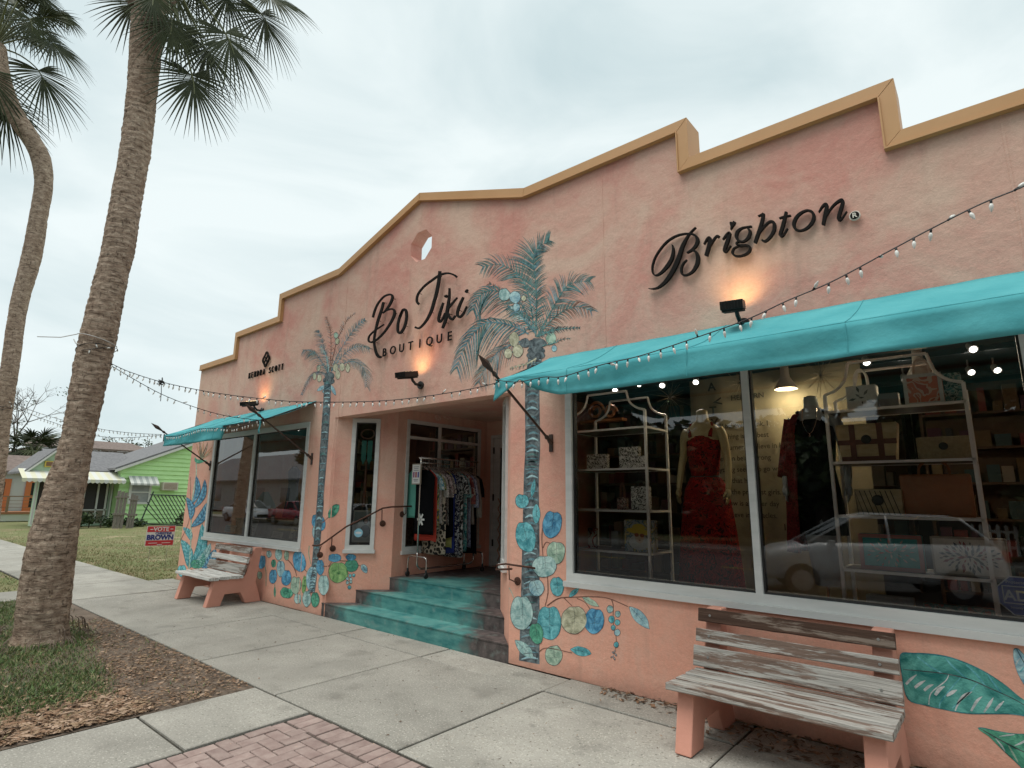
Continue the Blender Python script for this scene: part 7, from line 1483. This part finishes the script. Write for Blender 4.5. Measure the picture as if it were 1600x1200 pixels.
branch(m, Vector((p.x, p.y, 0)), Vector((0, .05, 1)), 3.5, .25, 5); m.build('trunk', BKM, T); leafcloud('foliage', T, [((p.x, p.y+random.gauss(0, 2.2), 7+random.gauss(0, 1.6)), (.8, .8, .6)) for _ in range(20)], 500, .12, TG)
for px, py in ((161, 702), (175, 700), (205, 698), (232, 697)):
    p = gp(px, py, -90); T = thing('distant_treetop', {161: 'thin treetop left of the four beyond the dark roof', 175: 'small treetop over the brick chimney', 205: 'wispy treetop left of the green gable roof', 232: 'wispy treetop above the green gable roof'}[px], 'tree', (p.x, p.y, 0), 'treetops beyond the houses'); m = MB(); m.tube([(p.x, p.y, 0), (p.x, p.y, p.z+1)], [.15, .04], 5); m.build('trunk', BKM, T); leafcloud('crown', T, [((p.x, p.y+random.gauss(0, .8), p.z+random.uniform(-1.5, 1)), (.5, .8, .7)) for _ in range(7)], 170, .22, TG)
mp_ = MB(); p = gp(254, 700, -50); T = thing('utility_mast', 'thin service mast on the green house roof', 'mast', (p.x, p.y, 3)); mp_.tube([(p.x, p.y, 3.2), (p.x, p.y, gp(254, 678, -50).z)], .05, 5); mp_.build('pole', BLACK, T)
# ================================================================== ACROSS THE STREET (seen reflected in the shop glass)
def street_tree(label, x, y, h, s_):
    T = thing('street_tree', label, 'tree', (x, y, 0), 'trees across the street'); m = MB(); m.tube([(x, y, -.1), (x+.2, y, h*.3), (x+.1, y+.2, h*.6)], [.35, .26, .15], 8)
    for k in range(5): a = k*1.3; m.tube([(x+.15, y, h*.35), (x+math.cos(a)*s_*.5, y+math.sin(a)*s_*.5, h*.7)], [.15, .05], 6)
    m.build('trunk', BKM, T); leafcloud('crown', T, [((x+random.gauss(0, s_*.5), y+random.gauss(0, s_*.5), h*(.12+.88*k_/21)), (s_*.42, s_*.42, s_*.26)) for k_ in range(22)], 8000, .28, TG)
for i, (x, y, h, s_) in enumerate(((-13, -20, 8.5, 3.8), (-5.5, -21, 10, 4.2), (2.5, -20, 9, 4.0), (-1.5, -22.5, 9.5, 3.8), (9, -22, 10, 4.3), (-19, -23, 8, 3.6), (-36, -21, 8.5, 3.8), (-43, -24, 8, 3.4), (16, -21, 9, 4))): street_tree('broad leafy tree across the street, number %s from the left' % ('four', 'five', 'seven', 'six', 'eight', 'three', 'two', 'one', 'nine')[i], x, y, h, s_)
CH = thing('grey_house', 'grey gabled house across the street', 'house', (-62, -26, 0)); m = MB(); m.box(-76, -50, -34, -24, 0, 3.2); m.build('wall', mat('grey_siding', (.30, .31, .32), rough=.8), CH)
m = MB(); m.poly([(-77, -23.4, 3.1), (-49, -23.4, 3.1), (-49, -29, 6.2), (-77, -29, 6.2)], (0, 0, .15)); fixn(m.build('roof', SH, CH)); m = MB(); m.poly([(-77, -34.6, 3.1), (-49, -34.6, 3.1), (-49, -29, 6.2), (-77, -29, 6.2)], (0, 0, .15)); fixn(m.build('roof', SH, CH))
for k in range(5): m = MB(); m.box(-74+k*5, -72.4+k*5, -24.02, -23.96, 1.0, 2.4); m.build('window', GLD, CH)
for x_ in (-30, -16): T = thing('utility_pole', 'wooden utility pole across the street, %s one' % ('farther' if x_ < -20 else 'nearer'), 'utility pole', (x_, -17.9, 0), 'utility poles across the street'); m = MB(); m.tube([(x_, -17.9, -.1), (x_, -17.9, 9)], [.16, .11], 8); m.build('pole', BKM, T); m = MB(); m.box(x_-1.1, x_+1.1, -17.95, -17.8, 8.2, 8.32); m.build('crossarm', BKM, T)
HG = thing('hedge', 'tall dark unseen hedge added across the street to darken the window reflections', 'hedge', (-2, -25, 0)); m = MB(); m.box(-32, 26, -26.2, -24.6, -.1, 5.2); m.build('twig_core', mat('added_hedge_core', (.018, .028, .012), (.03, .05, .018), sc=6, rough=1, bump=1, bsc=10), HG)  # unseen hedge added to close sky gaps and darken the glass reflections
leafcloud('foliage', HG, [((x_, -24.6, random.uniform(.4, 5.3)), (.9, .35, .7)) for x_ in np.arange(-32, 26, .45)], 12000, .2, TG)
PF = thing('picket_fence', 'white picket fence across the street', 'fence', (2, -18.2, 0))
for k in range(70): m = MB() ; x_ = -5+k*.2; m.poly([(x_, -18.2, .1), (x_+.09, -18.2, .1), (x_+.09, -18.2, .95), (x_+.045, -18.2, 1.02), (x_, -18.2, .95)], (0, .02, 0)); m.build('picket', WT, PF)
m = MB(); m.box(-5, 9, -18.24, -18.2, .3, .38); m.box(-5, 9, -18.24, -18.2, .75, .83); m.build('rail', WT, PF)
def car(label, x, y, L, H, Wd, paintc, hatch, face=-1, rz=0, parked='cars parked along the street'):
    T = thing('parked_car', label, 'car', (x, y, -.13), parked); T.rotation_euler = (0, 0, rz); PM = mat('car_paint_'+label[:6], paintc, rough=.25, metal=.0, spec=.8); n = 26
    if hatch: prof = [(0, .52, .30), (.02, .72, .32), (.10, .86, .33), (.24, .98, .34), (.26, 1.0, .34), (.95, 1.02, .34), (.985, .9, .35), (1, .55, .36)]
    else: prof = [(0, .5, .3), (.02, .68, .3), (.1, .8, .3), (.27, .92, .3), (.8, .98, .3), (.97, .95, .32), (1, .6, .34)]
    rg = []
    for t, zt_, zb_ in prof:
        hw = Wd/2*(1-.22*max(0, 1-t/.1)**2-.15*max(0, (t-.92)/.08)**2); X_1 = (t-.5)*L
        rg.append([(X_1, -hw*.96, zb_), (X_1, -hw, zb_+(zt_-zb_)*.3), (X_1, -hw*.985, zb_+(zt_-zb_)*.75), (X_1, -hw*.9, zt_), (X_1, 0, zt_+.02), (X_1, hw*.9, zt_), (X_1, hw*.985, zb_+(zt_-zb_)*.75), (X_1, hw, zb_+(zt_-zb_)*.3), (X_1, hw*.96, zb_), (X_1, 0, zb_)])
    fl = -1 if face > 0 else 1
    def mk(b): b.v = [(p[0]*fl, p[1], p[2]) for p in b.v]; return b
    b = MB(); b.rings(rg); fixn(mk(b).build('body', PM, T, smooth=True, local=True))
    gp_ = ([(.20, .97, .80), (.42, H*.96, .66), (.50, H, .65), (.85, H*.975, .64), (.97, 1.0, .80)] if hatch else [(.24, .92, .82), (.42, H*.97, .64), (.52, H, .63), (.68, H*.97, .62), (.86, .97, .78)])
    b = MB(); rg = [[((t-.5)*L, -Wd/2*w_*1.0, .93), ((t-.5)*L, -Wd/2*w_, zt_*.97), ((t-.5)*L, 0, zt_), ((t-.5)*L, Wd/2*w_, zt_*.97), ((t-.5)*L, Wd/2*w_, .93)] for t, zt_, w_ in gp_]; b.rings(rg); fixn(mk(b).build('cabin_glass', GLD, T, smooth=False, local=True))
    b = MB(); rg = [[((t-.5)*L, -Wd/2*w_*.99, zt_*.975+.01), ((t-.5)*L, 0, zt_+.012), ((t-.5)*L, Wd/2*w_*.99, zt_*.975+.01)] for t, zt_, w_ in gp_[1:4]]; b.rings(rg, close=False, cap=False)
    for s_ in (-1, 1):
        for i in (0, 1, 3):
            a_, c_ = gp_[i], gp_[i+1]
            if i == 1: b.tube([((.56-.5)*L, s_*Wd/2*.80, .98), ((.56-.5)*L, s_*Wd/2*.655, H*.98)], .03, 4)
            b.tube([((a_[0]-.5)*L, s_*Wd/2*a_[2], a_[1]*.975), ((c_[0]-.5)*L, s_*Wd/2*c_[2], c_[1]*.975)], .028, 4)
    mk(b).build('roof', PM, T, smooth=True, local=True)
    for wx in (.18, .80):
        for s_ in (-1, 1):
            b = MB(); c = ((wx-.5)*L, s_*(Wd/2-.10), .31); b.lathe([(.20, -.11), (.31, -.10), (.32, 0), (.31, .10), (.20, .11)], c, 22, 0, 'y'); b.lathe([(.03, -.115), (.19, -.112), (.20, 0), (.19, .112), (.03, .115)], c, 16, 1, 'y')
            w_o = mk(b).build('wheel', [mat('tyre', (.02, .02, .02), rough=.8), mat('wheel_alloy', (.35, .35, .36), rough=.3, metal=.8)], T, local=True)
    for s_ in (-1, 1):
        b = MB(); b.obox(((.035-.5)*L, s_*Wd*.36, .70), Vector((.35, -s_*.2, .3)).normalized(), (0, 1, 0), (0, 0, 1), .05, .17, .075); mk(b).build('headlight', mat('lamp_glass', (.6, .6, .58), rough=.1), T, local=True)
        b = MB(); b.obox(((.985-.5)*L, s_*Wd*.38, .85), (1, 0, 0), (0, 1, 0), (0, 0, 1), .05, .13, .09); mk(b).build('taillight', mat('tail_red', (.4, .01, .01), rough=.2), T, local=True)
        b = MB(); b.obox(((.31-.5)*L, s_*(Wd/2+.06), 1.0), (1, 0, 0), (0, 1, 0), (0, 0, 1), .05, .09, .06); mk(b).build('mirror', PM, T, local=True)
        b = MB(); b.tube([((.34-.5)*L, s_*(Wd/2*.985+.004), .45), ((.35-.5)*L, s_*(Wd/2*.985), .93)], .004, 4); b.tube([((.58-.5)*L, s_*(Wd/2*.985+.004), .45), ((.58-.5)*L, s_*(Wd/2*.985), .95)], .004, 4); mk(b).build('door_seam', BLACK, T, local=True)
    b = MB(); b.obox(((.0-.5)*L-.005, 0, .45), (1, 0, 0), (0, 1, 0), (0, 0, 1), .03, Wd*.30, .09); mk(b).build('grille', BLACK, T, local=True)
    return T
car('silver hatchback parked at the near kerb, mirrored in the wide window', -2.15, -8.6, 4.1, 1.56, 1.7, (.50, .51, .52), True, -1, rz=-.40)
car('white sedan parked across the street, mirrored in the far window', -40.0, -14.3, 4.7, 1.46, 1.8, (.62, .63, .66), False, 1)
car('red car parked across the street beyond the white sedan', -33.5, -14.3, 4.5, 1.46, 1.8, (.30, .02, .03), False, 1)
